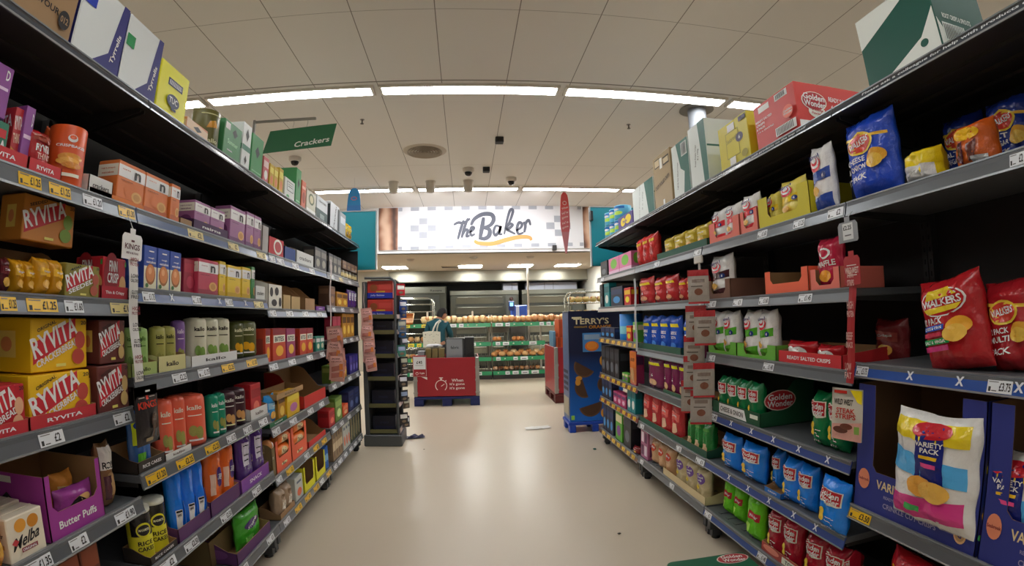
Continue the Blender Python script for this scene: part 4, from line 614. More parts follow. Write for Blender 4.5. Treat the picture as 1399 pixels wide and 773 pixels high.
('tr_red', 'display_tray', 'low red tray beside shelf end, fourth shelf, first cracker bay', 'cardboard tray', None, 'L', -1.17, 0.98, 1.121, 0.1916, 0.075, 0.2, 0.0, 0, 0),
('tr_red', 'display_tray', 'low red tray under yellow boxes, fourth shelf, first cracker bay', 'cardboard tray', None, 'L', -1.17, 1.218, 1.121, 0.2778, 0.08, 0.24, 0.0, 0, 0),
('k_green', 'rice_cake_packet', 'green rice cake cylinder, first of two, fourth shelf, second cracker bay', 'packet', 'green rice cake cylinder on the fourth shelf', 'L', -1.1785, 1.5857, 1.216, 0.0614, 0.1735, 0.0614, -0.044, 0, 0),
('k_green', 'rice_cake_packet', 'green rice cake cylinder, second of two, fourth shelf, second cracker bay', 'packet', 'green rice cake cylinder on the fourth shelf', 'L', -1.179, 1.6531, 1.216, 0.0614, 0.1735, 0.0614, -0.05, 0, 0),
('tr_kgreen', 'display_tray', 'pale green printed tray, fourth shelf, second cracker bay', 'cardboard tray', None, 'L', -1.17, 1.6302, 1.216, 0.1585, 0.09, 0.14, 0.0, 0, 0),
('k_olive', 'rice_cake_packet', 'olive rice cake cylinder, first of two, fourth shelf, second cracker bay', 'packet', 'olive rice cake cylinder on the fourth shelf', 'L', -1.1812, 1.7752, 1.216, 0.0684, 0.1764, 0.0684, -0.015, 0, 0),
('k_olive', 'rice_cake_packet', 'olive rice cake cylinder, second of two, fourth shelf, second cracker bay', 'packet', 'olive rice cake cylinder on the fourth shelf', 'L', -1.1816, 1.8496, 1.216, 0.0684, 0.1764, 0.0684, -0.021, 0, 0),
('tr_kpale', 'display_tray', 'pale olive printed tray, fourth shelf, second cracker bay', 'cardboard tray', None, 'L', -1.17, 1.8174, 1.216, 0.2002, 0.075, 0.14, 0.0, 0, 0),
('k_purple', 'rice_cake_packet', 'purple rice cake cylinder, fourth shelf, second cracker bay', 'packet', None, 'L', -1.1988, 1.9546, 1.216, 0.0651, 0.2, 0.0651, 0.015, 0, 0),
('k_white', 'rice_cake_packet', 'white rice cake cylinder, first of three, fourth shelf, second cracker bay', 'packet', 'white rice cake cylinder on the fourth shelf', 'L', -1.1807, 2.1023, 1.216, 0.1113, 0.2106, 0.1113, -0.009, 0, 0),
('k_white', 'rice_cake_packet', 'white rice cake cylinder, second of three, fourth shelf, second cracker bay', 'packet', 'white rice cake cylinder on the fourth shelf', 'L', -1.1812, 2.2197, 1.216, 0.1113, 0.2106, 0.1113, -0.015, 0, 0),
('k_white', 'rice_cake_packet', 'white rice cake cylinder, third of three, fourth shelf, second cracker bay', 'packet', 'white rice cake cylinder on the fourth shelf', 'L', -1.1816, 2.337, 1.216, 0.1113, 0.2106, 0.1113, -0.021, 0, 0),
('tr_kwhite', 'display_tray', 'white printed tray, fourth shelf, second cracker bay', 'cardboard tray', None, 'L', -1.17, 2.1865, 1.216, 0.4468, 0.06, 0.16, 0.0, 0, 0),
('k_dark', 'rice_cake_packet', 'dark olive rice cake cylinder set back, fourth shelf, second cracker bay', 'packet', None, 'L', -1.2002, 2.5435, 1.216, 0.1039, 0.1889, 0.1039, -0.003, 0, 0),
('k_dark', 'rice_cake_packet', 'large dark olive rice cake cylinder, fourth shelf, second cracker bay', 'packet', None, 'L', -1.1721, 2.6369, 1.216, 0.1827, 0.1962, 0.1827, -0.026, 0, 0),
('box_bites', 'cracker_box', 'red bites box half hidden, fourth shelf, third cracker bay', 'box', None, 'L', -1.178, 2.8409, 1.166, 0.0718, 0.1987, 0.08, 0.0, 0, 0),
('box_bites', 'cracker_box', 'wide orange red bites box, fourth shelf, third cracker bay', 'box', None, 'L', -1.178, 3.0288, 1.166, 0.2218, 0.1964, 0.08, 0.0, 0, 0),
('box_bitesp', 'cracker_box', 'magenta bites box, fourth shelf, third cracker bay', 'box', None, 'L', -1.178, 3.2423, 1.166, 0.1659, 0.1914, 0.08, 0.0, 0, 0),
('box_bites', 'cracker_box', 'dark red bites box, first of two, fourth shelf, third cracker bay', 'box', 'dark red bites box on the fourth shelf', 'L', -1.178, 3.4978, 1.166, 0.1481, 0.1859, 0.08, 0.0, 0, 0),
('box_bites', 'cracker_box', 'dark red bites box, second of two, fourth shelf, third cracker bay', 'box', 'dark red bites box on the fourth shelf', 'L', -1.178, 3.6519, 1.166, 0.1481, 0.1859, 0.08, 0.0, 0, 0),
('pack_teal', 'cracker_box', 'teal and cream pack, first of two, fourth shelf, third cracker bay', 'box', 'teal and cream pack on the fourth shelf', 'L', -1.178, 3.8614, 1.166, 0.1077, 0.1156, 0.06, 0.0, 0, 0),
('pack_teal', 'cracker_box', 'teal and cream pack, second of two, fourth shelf, third cracker bay', 'box', 'teal and cream pack on the fourth shelf', 'L', -1.178, 3.9751, 1.166, 0.1077, 0.1156, 0.06, 0.0, 0, 0),
('box_wine', 'cracker_box', 'small wine red carton, first of two, fourth shelf, fourth cracker bay', 'box', 'small wine red carton on the fourth shelf', 'L', -1.178, 4.378, 1.236, 0.1359, 0.2047, 0.08, 0.0, 0, 0),
('box_wine', 'cracker_box', 'small wine red carton, second of two, fourth shelf, fourth cracker bay', 'box', 'small wine red carton on the fourth shelf', 'L', -1.178, 4.5199, 1.236, 0.1359, 0.2047, 0.08, 0.0, 0, 0),
('box_amber', 'cracker_box', 'amber carton with yellow tag, first of three, fourth shelf, fourth cracker bay', 'box', 'amber carton with yellow tag on the fourth shelf', 'L', -1.178, 4.7287, 1.236, 0.1588, 0.2329, 0.08, 0.0, 0, 0),
('box_amber', 'cracker_box', 'amber carton with yellow tag, second of three, fourth shelf, fourth cracker bay', 'box', 'amber carton with yellow tag on the fourth shelf', 'L', -1.178, 4.8936, 1.236, 0.1588, 0.2329, 0.08, 0.0, 0, 0),
('box_amber', 'cracker_box', 'amber carton with yellow tag, third of three, fourth shelf, fourth cracker bay', 'box', 'amber carton with yellow tag on the fourth shelf', 'L', -1.178, 5.0584, 1.236, 0.1588, 0.2329, 0.08, 0.0, 0, 0),
('bag_toast', 'crisp_packet', 'golden toast pouch, first of two, fifth shelf, first cracker bay', 'packet', 'golden toast pouch on the fifth shelf', 'L', -1.1726, 0.8891, 0.801, 0.0376, 0.1758, 0.06, -0.032, 0, 0),
('bag_toast', 'crisp_packet', 'golden toast pouch, second of two, fifth shelf, first cracker bay', 'packet', 'golden toast pouch on the fifth shelf', 'L', -1.1731, 0.9298, 0.801, 0.0376, 0.1758, 0.06, -0.038, 0, 0),
('box_melba', 'cracker_box', 'white melba toast box, front, fifth shelf, first cracker bay', 'box', None, 'L', -1.17, 1.0227, 0.801, 0.1293, 0.12, 0.08, 0.0, 0, 0),
('box_melba', 'cracker_box', 'white melba toast box, set back, fifth shelf, first cracker bay', 'box', None, 'L', -1.27, 1.0587, 0.801, 0.0874, 0.12, 0.08, 0.0, 0, 0),
('bag_butter', 'crisp_packet', 'purple butter biscuit pack in cut out tray, fifth shelf, first cracker bay', 'packet', None, 'L', -1.1871, 1.262, 0.801, 0.1619, 0.125, 0.06, -0.026, 0, 0),
('bag_toast', 'crisp_packet', 'round golden biscuit pack behind purple pack, fifth shelf, first cracker bay', 'packet', None, 'L', -1.264, 1.2913, 0.801, 0.0937, 0.15, 0.06, -0.05, 0, 0),
('tr_butter', 'display_tray', 'tall purple tray with cut out front, fifth shelf, first cracker bay', 'cardboard tray', None, 'L', -1.17, 1.228, 0.801, 0.242, 0.19, 0.26, 0.0, 0, 0),
('bag_rolls', 'crisp_packet', 'white and brown rolls pouch, fifth shelf, first cracker bay', 'packet', None, 'L', -1.1998, 1.4298, 0.801, 0.0691, 0.221, 0.06, 0.003, 0, 0),
('pk_popcorn', 'crisp_packet', 'blue and lime popcorn pouch, fifth shelf, second cracker bay', 'packet', None, 'L', -1.1816, 1.615, 0.876, 0.1229, 0.2258, 0.05, -0.021, 0, 0),
('tr_dark', 'display_tray', 'black printed tray, fifth shelf, second cracker bay', 'cardboard tray', None, 'L', -1.17, 1.6377, 0.876, 0.1734, 0.08, 0.16, 0.0, 0, 0),
('k_salmon', 'rice_cake_packet', 'salmon rice cake cylinder in tray, first of two, fifth shelf, second cracker bay', 'packet', 'salmon rice cake cylinder in tray on the fifth shelf', 'L', -1.1774, 1.7977, 0.876, 0.0907, 0.2324, 0.0907, 0.032, 0, 0),
('k_salmon', 'rice_cake_packet', 'salmon rice cake cylinder in tray, second of two, fifth shelf, second cracker bay', 'packet', 'salmon rice cake cylinder in tray on the fifth shelf', 'L', -1.1779, 1.8945, 0.876, 0.0907, 0.2324, 0.0907, 0.026, 0, 0),
('tr_ksal', 'display_tray', 'white printed tray under salmon packs, fifth shelf, second cracker bay', 'cardboard tray', None, 'L', -1.17, 1.8271, 0.876, 0.1991, 0.05, 0.14, 0.0, 0, 0),
('k_salmon', 'rice_cake_packet', 'large salmon rice cake cylinder, fifth shelf, second cracker bay', 'packet', None, 'L', -1.1651, 2.0286, 0.876, 0.1536, 0.2215, 0.1536, -0.038, 0, 0),
('k_teal', 'rice_cake_packet', 'teal rice cake cylinder, first of two, fifth shelf, second cracker bay', 'packet', 'teal rice cake cylinder on the fifth shelf', 'L', -1.1669, 2.1739, 0.876, 0.0661, 0.1971, 0.0661, 0.038, 0, 0),
('k_teal', 'rice_cake_packet', 'teal rice cake cylinder, second of two, fifth shelf, second cracker bay', 'packet', 'teal rice cake cylinder on the fifth shelf', 'L', -1.1674, 2.246, 0.876, 0.0661, 0.1971, 0.0661, 0.032, 0, 0),
('k_choc', 'rice_cake_packet', 'dark chocolate rice cake cylinder, first of two, fifth shelf, second cracker bay', 'packet', 'dark chocolate rice cake cylinder on the fifth shelf', 'L', -1.1707, 2.3574, 0.876, 0.1126, 0.1915, 0.1126, -0.009, 0, 0),
('k_choc', 'rice_cake_packet', 'dark chocolate rice cake cylinder, second of two, fifth shelf, second cracker bay', 'packet', 'dark chocolate rice cake cylinder on the fifth shelf', 'L', -1.1712, 2.4761, 0.876, 0.1126, 0.1915, 0.1126, -0.015, 0, 0),
('box_redr', 'cracker_box', 'red box rising from white tray, fifth shelf, second cracker bay', 'box', None, 'L', -1.18, 2.6485, 0.876, 0.1369, 0.19, 0.1, 0.0, 0, 0),
('tr_ksal', 'display_tray', 'white tray with low torn front, fifth shelf, second cracker bay', 'cardboard tray', None, 'L', -1.17, 2.6635, 0.876, 0.239, 0.1, 0.14, 0.0, 0, 0),
('bag_bluesm', 'crisp_packet', 'bright blue pouch, fifth shelf, third cracker bay', 'packet', None, 'L', -1.2002, 2.9331, 0.781, 0.1548, 0.1854, 0.05, -0.003, 0, 0),
('tr_green', 'display_tray', 'low green printed tray, fifth shelf, third cracker bay', 'cardboard tray', None, 'L', -1.17, 2.946, 0.781, 0.29, 0.05, 0.16, 0.0, 0, 0),
('box_yel', 'cracker_box', 'yellow box with round motif, fifth shelf, third cracker bay', 'box', None, 'L', -1.178, 3.2511, 0.781, 0.2451, 0.1638, 0.08, 0.0, 0, 0),
('box_amber', 'cracker_box', 'amber box beneath brown tray, fifth shelf, third cracker bay', 'box', None, 'L', -1.19, 3.0647, 0.781, 0.126, 0.1821, 0.08, 0.0, 0, 0),
('tr_lying', 'display_tray', 'brown tray resting on two boxes, fifth shelf, third cracker bay', 'cardboard tray', None, 'L', -1.17, 3.1837, 0.926, 0.5086, 0.05, 0.14, 0.0, 0, 0),
('tr_redtall', 'display_tray', 'tall empty red tray, fifth shelf, third cracker bay', 'cardboard tray', None, 'L', -1.17, 3.7244, 0.781, 0.5513, 0.2564, 0.3, 0.0, 0, 0),
('box_green', 'cracker_box', 'small green pattern box, fifth shelf, fourth cracker bay', 'box', None, 'L', -1.178, 4.2702, 0.866, 0.1394, 0.152, 0.08, 0.0, 0, 0),
('box_amber', 'cracker_box', 'amber box with yellow ticket, first of three, fifth shelf, fourth cracker bay', 'box', 'amber box with yellow ticket on the fifth shelf', 'L', -1.178, 4.4369, 0.866, 0.1317, 0.1552, 0.08, 0.0, 0, 0),
('box_amber', 'cracker_box', 'amber box with yellow ticket, second of three, fifth shelf, fourth cracker bay', 'box', 'amber box with yellow ticket on the fifth shelf', 'L', -1.178, 4.5747, 0.866, 0.1317, 0.1552, 0.08, 0.0, 0, 0),
('box_amber', 'cracker_box', 'amber box with yellow ticket, third of three, fifth shelf, fourth cracker bay', 'box', 'amber box with yellow ticket on the fifth shelf', 'L', -1.178, 4.7124, 0.866, 0.1317, 0.1552, 0.08, 0.0, 0, 0),
('box_indigo', 'cracker_box', 'deep blue tall box, first of three, fifth shelf, fourth cracker bay', 'box', 'deep blue tall box on the fifth shelf', 'L', -1.178, 4.9689, 0.866, 0.1232, 0.1858, 0.1, 0.0, 0, 0),
('box_indigo', 'cracker_box', 'deep blue tall box, second of three, fifth shelf, fourth cracker bay', 'box', 'deep blue tall box on the fifth shelf', 'L', -1.178, 5.0981, 0.866, 0.1232, 0.1858, 0.1, 0.0, 0, 0),
('box_indigo', 'cracker_box', 'deep blue tall box, third of three, fifth shelf, fourth cracker bay', 'box', 'deep blue tall box on the fifth shelf', 'L', -1.178, 5.2274, 0.866, 0.1232, 0.1858, 0.1, 0.0, 0, 0),
('brownpack', 'cracker_box', 'brown honey biscuit pack, first of two, sixth shelf, first cracker bay', 'box', 'brown honey biscuit pack on the sixth shelf', 'L', -1.18, 1.167, 0.501, 0.0852, 0.266, 0.07, 0.0, 0, 0),
('brownpack', 'cracker_box', 'brown honey biscuit pack, second of two, sixth shelf, first cracker bay', 'box', 'brown honey biscuit pack on the sixth shelf', 'L', -1.18, 1.2581, 0.501, 0.0852, 0.266, 0.07, 0.0, 0, 0),
('brownpack', 'cracker_box', 'brown biscuit pack beneath overhanging shelf, sixth shelf, first cracker bay', 'box', None, 'L', -1.19, 1.0633, 0.501, 0.1075, 0.266, 0.07, 0.0, 0, 0),
('tub_marmite', 'rice_cake_tub', 'yellow and black rice cake tub, first of two, sixth shelf, second cracker bay', 'tub', 'yellow and black rice cake tub on the sixth shelf', 'L', -1.1934, 1.603, 0.531, 0.0936, 0.21, 0.0936, 0.021, 0, 0),
('tub_marmite', 'rice_cake_tub', 'yellow and black rice cake tub, second of two, sixth shelf, second cracker bay', 'tub', 'yellow and black rice cake tub on the sixth shelf', 'L', -1.1938, 1.7026, 0.531, 0.0936, 0.21, 0.0936, 0.015, 0, 0),
('tr_dark', 'display_tray', 'black printed tray under yellow tubs, sixth shelf, second cracker bay', 'cardboard tray', None, 'L', -1.17, 1.6454, 0.531, 0.1889, 0.06, 0.12, 0.0, 0, 0),
('bag_blue', 'crisp_packet', 'bright blue dipper pouch, first of three, sixth shelf, second cracker bay', 'packet', 'bright blue dipper pouch on the sixth shelf', 'L', -1.184, 1.8219, 0.531, 0.0829, 0.311, 0.07, -0.05, 0, 0),
('bag_blue', 'crisp_packet', 'bright blue dipper pouch, second of three, sixth shelf, second cracker bay', 'packet', 'bright blue dipper pouch on the sixth shelf', 'L', -1.1765, 1.9079, 0.531, 0.0829, 0.311, 0.07, 0.044, 0, 0),
('bag_blue', 'crisp_packet', 'bright blue dipper pouch, third of three, sixth shelf, second cracker bay', 'packet', 'bright blue dipper pouch on the sixth shelf', 'L', -1.1769, 1.9938, 0.531, 0.0829, 0.311, 0.07, 0.038, 0, 0),
('tr_violet', 'display_tray', 'dark violet tray under blue pouches, sixth shelf, second cracker bay', 'cardboard tray', None, 'L', -1.17, 1.8904, 0.531, 0.2706, 0.12, 0.2, 0.0, 0, 0),
('bag_orange2', 'crisp_packet', 'tall orange snack pouch, first of two, sixth shelf, second cracker bay', 'packet', 'tall orange snack pouch on the sixth shelf', 'L', -1.1835, 2.1409, 0.531, 0.1333, 0.311, 0.07, -0.044, 0, 0.06),
('bag_orange2', 'crisp_packet', 'tall orange snack pouch, second of two, sixth shelf, second cracker bay', 'packet', 'tall orange snack pouch on the sixth shelf', 'L', -1.184, 2.2773, 0.531, 0.1333, 0.311, 0.07, -0.05, 0, 0.06),
('tr_violet', 'display_tray', 'violet tray under orange pouches, sixth shelf, second cracker bay', 'cardboard tray', None, 'L', -1.17, 2.1901, 0.531, 0.3045, 0.15, 0.22, 0.0, 0, 0),
('bag_purple2', 'crisp_packet', 'tall violet snack pouch, first of two, sixth shelf, second cracker bay', 'packet', 'tall violet snack pouch on the sixth shelf', 'L', -1.1812, 2.4998, 0.531, 0.1612, 0.311, 0.07, -0.015, 0, 0),
('bag_purple2', 'crisp_packet', 'tall violet snack pouch, second of two, sixth shelf, second cracker bay', 'packet', 'tall violet snack pouch on the sixth shelf', 'L', -1.1816, 2.6641, 0.531, 0.1612, 0.311, 0.07, -0.021, 0, 0),
('tr_dpurple', 'display_tray', 'violet tray under violet pouches, sixth shelf, second cracker bay', 'cardboard tray', None, 'L', -1.17, 2.5561, 0.531, 0.3778, 0.12, 0.2, 0.0, 0, 0),
('roll_cream', 'biscuit_roll', 'cream biscuit roll, lowest, sixth shelf, third cracker bay', 'packet', None, 'L', -1.17, 2.8097, 0.491, 0.0094, 0.07, 0.07, 0.0, 0, 0),
('roll_org', 'biscuit_roll', 'orange biscuit roll, lowest, sixth shelf, third cracker bay', 'packet', None, 'L', -1.17, 2.9983, 0.491, 0.208, 0.07, 0.07, 0.0, 0, 0),
('roll_org', 'biscuit_roll', 'tangerine biscuit roll, lowest, sixth shelf, third cracker bay', 'packet', None, 'L', -1.17, 3.3043, 0.491, 0.247, 0.07, 0.07, 0.0, 0, 0),
('roll_cream', 'biscuit_roll', 'cream biscuit roll, middle, sixth shelf, third cracker bay', 'packet', None, 'L', -1.17, 2.8178, 0.566, 0.0256, 0.07, 0.07, 0.0, 0, 0),
('roll_org', 'biscuit_roll', 'orange biscuit roll, middle, sixth shelf, third cracker bay', 'packet', None, 'L', -1.17, 3.0142, 0.566, 0.2076, 0.07, 0.07, 0.0, 0, 0),
('roll_org', 'biscuit_roll', 'tangerine biscuit roll, middle, sixth shelf, third cracker bay', 'packet', None, 'L', -1.17, 3.3206, 0.571, 0.2466, 0.07, 0.07, 0.0, 0, 0),
('roll_cream', 'biscuit_roll', 'cream biscuit roll, topmost, sixth shelf, third cracker bay', 'packet', None, 'L', -1.17, 2.8253, 0.641, 0.0406, 0.07, 0.07, 0.0, 0, 0),
('roll_org', 'biscuit_roll', 'orange biscuit roll, topmost, sixth shelf, third cracker bay', 'packet', None, 'L', -1.17, 3.0288, 0.641, 0.2072, 0.07, 0.07, 0.0, 0, 0),
('roll_org', 'biscuit_roll', 'tangerine biscuit roll, topmost, sixth shelf, third cracker bay', 'packet', None, 'L', -1.17, 3.3356, 0.651, 0.2462, 0.07, 0.07, 0.0, 0, 0),
('tr_tangreen', 'display_tray', 'dark green tray of cream rolls, sixth shelf, third cracker bay', 'cardboard tray', None, 'L', -1.17, 2.8274, 0.486, 0.0528, 0.22, 0.12, 0.0, 0, 0),
('tr_orred', 'display_tray', 'orange tray of rolls, sixth shelf, third cracker bay', 'cardboard tray', None, 'L', -1.17, 2.999, 0.486, 0.2697, 0.2, 0.14, 0.0, 0, 0),
('tr_orred', 'display_tray', 'tangerine tray of rolls, sixth shelf, third cracker bay', 'cardboard tray', None, 'L', -1.17, 3.3056, 0.486, 0.3185, 0.22, 0.14, 0.0, 0, 0),
('tr_redtall', 'display_tray', 'red and brown tray nearly empty, sixth shelf, third cracker bay', 'cardboard tray', None, 'L', -1.17, 3.723, 0.486, 0.4508, 0.1328, 0.2, 0.0, 0, 0),
('box_redr', 'cracker_box', 'scarlet box, sixth shelf, fourth cracker bay', 'box', None, 'L', -1.178, 4.188, 0.506, 0.1861, 0.1421, 0.1, 0.0, 0, 0),
('box_green', 'cracker_box', 'leaf green box, sixth shelf, fourth cracker bay', 'box', None, 'L', -1.178, 4.429, 0.506, 0.2336, 0.212, 0.1, 0.0, 0, 0),
('box_ored', 'cracker_box', 'orange tray box, sixth shelf, fourth cracker bay', 'box', None, 'L', -1.178, 4.6802, 0.506, 0.2005, 0.1001, 0.1, 0.0, 0, 0),
('box_navy', 'cracker_box', 'navy tea style box, first of two, sixth shelf, fourth cracker bay', 'box', 'navy tea style box on the sixth shelf', 'L', -1.178, 4.9333, 0.506, 0.232, 0.1953, 0.1, 0.0, 0, 0),
('box_navy', 'cracker_box', 'navy tea style box, second of two, sixth shelf, fourth cracker bay', 'box', 'navy tea style box on the sixth shelf', 'L', -1.178, 5.1713, 0.506, 0.232, 0.1953, 0.1, 0.0, 0, 0),
('tr_tangreen', 'display_tray', 'dark olive carton with brown inside, bottom shelf, second cracker bay', 'cardboard tray', None, 'L', -1.29, 2.3206, 0.201, 0.2817, 0.17, 0.2, 0.0, 0, 0),
('bag_green2', 'crisp_packet', 'bright green snack pouch, bottom shelf, second cracker bay', 'packet', None, 'L', -1.2026, 2.5201, 0.201, 0.2898, 0.2, 0.08, -0.032, 0, 0),
('tr_violet', 'display_tray', 'dark violet tray under green pouch, bottom shelf, second cracker bay', 'cardboard tray', None, 'L', -1.17, 2.4571, 0.201, 0.4528, 0.13, 0.24, 0.0, 0, 0),
('bag_clear', 'crisp_packet', 'clear pouch of brown snacks, first of two, bottom shelf, third cracker bay', 'packet', 'clear pouch of brown snacks on the bottom shelf', 'L', -1.1784, 2.9549, 0.196, 0.1169, 0.17, 0.09, 0.021, 0, 0),
('bag_clear', 'crisp_packet', 'clear pouch of brown snacks, second of two, bottom shelf, third cracker bay', 'packet', 'clear pouch of brown snacks on the bottom shelf', 'L', -1.1788, 3.0748, 0.196, 0.1169, 0.17, 0.09, 0.015, 0, 0),
('tr_brown', 'display_tray', 'brown tray under clear pouches, bottom shelf, third cracker bay', 'cardboard tray', None, 'L', -1.17, 2.9874, 0.196, 0.2679, 0.07, 0.14, 0.0, 0, 0),
('pk_white', 'cracker_box', 'white box with orange food picture, bottom shelf, third cracker bay', 'box', None, 'L', -1.178, 3.2547, 0.196, 0.1544, 0.16, 0.12, 0.0, 0, 0),
('tr_yellow', 'display_tray', 'lime yellow tray, first, bottom shelf, third cracker bay', 'cardboard tray', None, 'L', -1.17, 3.4694, 0.196, 0.2536, 0.1858, 0.22, 0.0, 0, 0),
('tr_yellow', 'display_tray', 'lime yellow tray, second, bottom shelf, third cracker bay', 'cardboard tray', None, 'L', -1.17, 3.7576, 0.196, 0.2496, 0.1844, 0.22, 0.0, 0, 0),
('bottle_blue', 'bottle', 'blue bottle with dark lid, first of two, bottom shelf, third cracker bay', 'bottle', 'blue bottle with dark lid on the bottom shelf', 'L', -1.1796, 3.9571, 0.196, 0.0439, 0.2, 0.0439, -0.021, 0, 0),
('bottle_blue', 'bottle', 'blue bottle with dark lid, second of two, bottom shelf, third cracker bay', 'bottle', 'blue bottle with dark lid on the bottom shelf', 'L', -1.1801, 4.007, 0.196, 0.0439, 0.2, 0.0439, -0.026, 0, 0),
('pk_brown', 'cracker_box', 'tan paper packet, first of four, bottom shelf, fourth cracker bay', 'box', 'tan paper packet on the bottom shelf', 'L', -1.178, 4.2077, 0.191, 0.0799, 0.279, 0.1, 0.0, 0, 0),
('pk_brown', 'cracker_box', 'tan paper packet, second of four, bottom shelf, fourth cracker bay', 'box', 'tan paper packet on the bottom shelf', 'L', -1.178, 4.2937, 0.191, 0.0799, 0.279, 0.1, 0.0, 0, 0),
('pk_brown', 'cracker_box', 'tan paper packet, third of four, bottom shelf, fourth cracker bay', 'box', 'tan paper packet on the bottom shelf', 'L', -1.178, 4.3796, 0.191, 0.0799, 0.279, 0.1, 0.0, 0, 0),
('pk_brown', 'cracker_box', 'tan paper packet, fourth of four, bottom shelf, fourth cracker bay', 'box', 'tan paper packet on the bottom shelf', 'L', -1.178, 4.4655, 0.191, 0.0799, 0.279, 0.1, 0.0, 0, 0),
('pk_white', 'cracker_box', 'white grocery box, first of three, bottom shelf, fourth cracker bay', 'box', 'white grocery box on the bottom shelf', 'L', -1.178, 4.5824, 0.191, 0.0849, 0.2644, 0.1, 0.0, 0, 0),
('pk_white', 'cracker_box', 'white grocery box, second of three, bottom shelf, fourth cracker bay', 'box', 'white grocery box on the bottom shelf', 'L', -1.178, 4.6733, 0.191, 0.0849, 0.2644, 0.1, 0.0, 0, 0),
('pk_white', 'cracker_box', 'white grocery box, third of three, bottom shelf, fourth cracker bay', 'box', 'white grocery box on the bottom shelf', 'L', -1.178, 4.7642, 0.191, 0.0849, 0.2644, 0.1, 0.0, 0, 0),
('pk_darkgreen', 'cracker_box', 'dark green and tan box, first of four, bottom shelf, fourth cracker bay', 'box', 'dark green and tan box on the bottom shelf', 'L', -1.178, 4.898, 0.191, 0.1066, 0.2736, 0.1, 0.0, 0, 0),
('pk_darkgreen', 'cracker_box', 'dark green and tan box, second of four, bottom shelf, fourth cracker bay', 'box', 'dark green and tan box on the bottom shelf', 'L', -1.178, 5.0106, 0.191, 0.1066, 0.2736, 0.1, 0.0, 0, 0),
('pk_darkgreen', 'cracker_box', 'dark green and tan box, third of four, bottom shelf, fourth cracker bay', 'box', 'dark green and tan box on the bottom shelf', 'L', -1.178, 5.1231, 0.191, 0.1066, 0.2736, 0.1, 0.0, 0, 0),
('pk_darkgreen', 'cracker_box', 'dark green and tan box, fourth of four, bottom shelf, fourth cracker bay', 'box', 'dark green and tan box on the bottom shelf', 'L', -1.178, 5.2357, 0.191, 0.1066, 0.2736, 0.1, 0.0, 0, 0),
('ctn_root', 'carton', 'dark green and white crisp carton, top shelf, first crisp bay', 'box', None, 'R', 1.42, 1.1244, 2.181, 0.3468, 0.27, 0.28, 0.0, 0, 0),
('ctn_gw_red', 'carton', 'large red crisp carton with white print, top shelf, second crisp bay', 'box', None, 'R', 1.428, 1.9148, 2.181, 0.3468, 0.235, 0.42, 0.0, 0, 0),
('ctn_yellow', 'carton', 'mustard yellow crisp carton, top shelf, second crisp bay', 'box', None, 'R', 1.428, 2.3161, 2.181, 0.3178, 0.2585, 0.2, 0.0, 0, 0),
('ctn_wg', 'carton', 'tall white carton with green edge, top shelf, second crisp bay', 'box', None, 'R', 1.428, 2.7466, 2.181, 0.2391, 0.4028, 0.22, 0.0, 0, 0),
('ctn_wg2', 'carton', 'tall white carton with green swoosh, top shelf, third crisp bay', 'box', None, 'R', 1.428, 3.0164, 2.181, 0.2665, 0.3762, 0.22, 0.0, 0, 0),
('ctn_open', 'carton', 'brown carton with flap standing open, top shelf, third crisp bay', 'box', None, 'R', 1.428, 3.347, 2.181, 0.3313, 0.4014, 0.24, 0.0, 0, 0),
('ctn_wg', 'carton', 'shorter white and green carton, top shelf, third crisp bay', 'box', None, 'R', 1.428, 3.7814, 2.181, 0.4949, 0.2836, 0.2, 0.0, 0, 0),
('box_puryel', 'cracker_box', 'purple box with yellow print, top shelf, fourth crisp bay', 'box', None, 'R', 1.428, 4.2649, 2.181, 0.4212, 0.1284, 0.14, 0.0, 0, 0),
('can_blue', 'tub', 'blue and green tub, lower layer, first of three, top shelf, fourth crisp bay', 'tub', 'blue and green tub, lower layer on the top shelf', 'R', 1.4312, 4.5954, 2.181, 0.1678, 0.135, 0.1678, -0.015, 0, 0),
('can_blue', 'tub', 'blue and green tub, lower layer, second of three, top shelf, fourth crisp bay', 'tub', 'blue and green tub, lower layer on the top shelf', 'R', 1.4316, 4.7692, 2.181, 0.1678, 0.135, 0.1678, -0.021, 0, 0),
('can_blue', 'tub', 'blue and green tub, lower layer, third of three, top shelf, fourth crisp bay', 'tub', 'blue and green tub, lower layer on the top shelf', 'R', 1.4321, 4.943, 2.181, 0.1678, 0.135, 0.1678, -0.026, 0, 0),
('can_blue', 'tub', 'blue and green tub, upper layer, first of three, top shelf, fourth crisp bay', 'tub', 'blue and green tub, upper layer on the top shelf', 'R', 1.4288, 4.573, 2.318, 0.1679, 0.135, 0.1679, 0.015, 0, 0),
('can_blue', 'tub', 'blue and green tub, upper layer, second of three, top shelf, fourth crisp bay', 'tub', 'blue and green tub, upper layer on the top shelf', 'R', 1.4293, 4.7469, 2.318, 0.1679, 0.135, 0.1679, 0.009, 0, 0),
('can_blue', 'tub', 'blue and green tub, upper layer, third of three, top shelf, fourth crisp bay', 'tub', 'blue and green tub, upper layer on the top shelf', 'R', 1.4298, 4.9209, 2.318, 0.1679, 0.135, 0.1679, 0.003, 0, 0),
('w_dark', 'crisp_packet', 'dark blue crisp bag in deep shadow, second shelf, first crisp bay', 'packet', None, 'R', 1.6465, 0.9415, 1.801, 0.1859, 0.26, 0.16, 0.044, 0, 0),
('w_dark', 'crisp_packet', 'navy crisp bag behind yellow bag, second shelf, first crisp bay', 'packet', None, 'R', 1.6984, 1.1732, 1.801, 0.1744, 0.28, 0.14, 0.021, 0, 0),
('b_flame', 'crisp_packet', 'orange flame patterned bag lying down, second shelf, first crisp bay', 'packet', None, 'R', 1.4502, 0.9661, 1.801, 0.1511, 0.15, 0.12, -0.003, 0, 0),
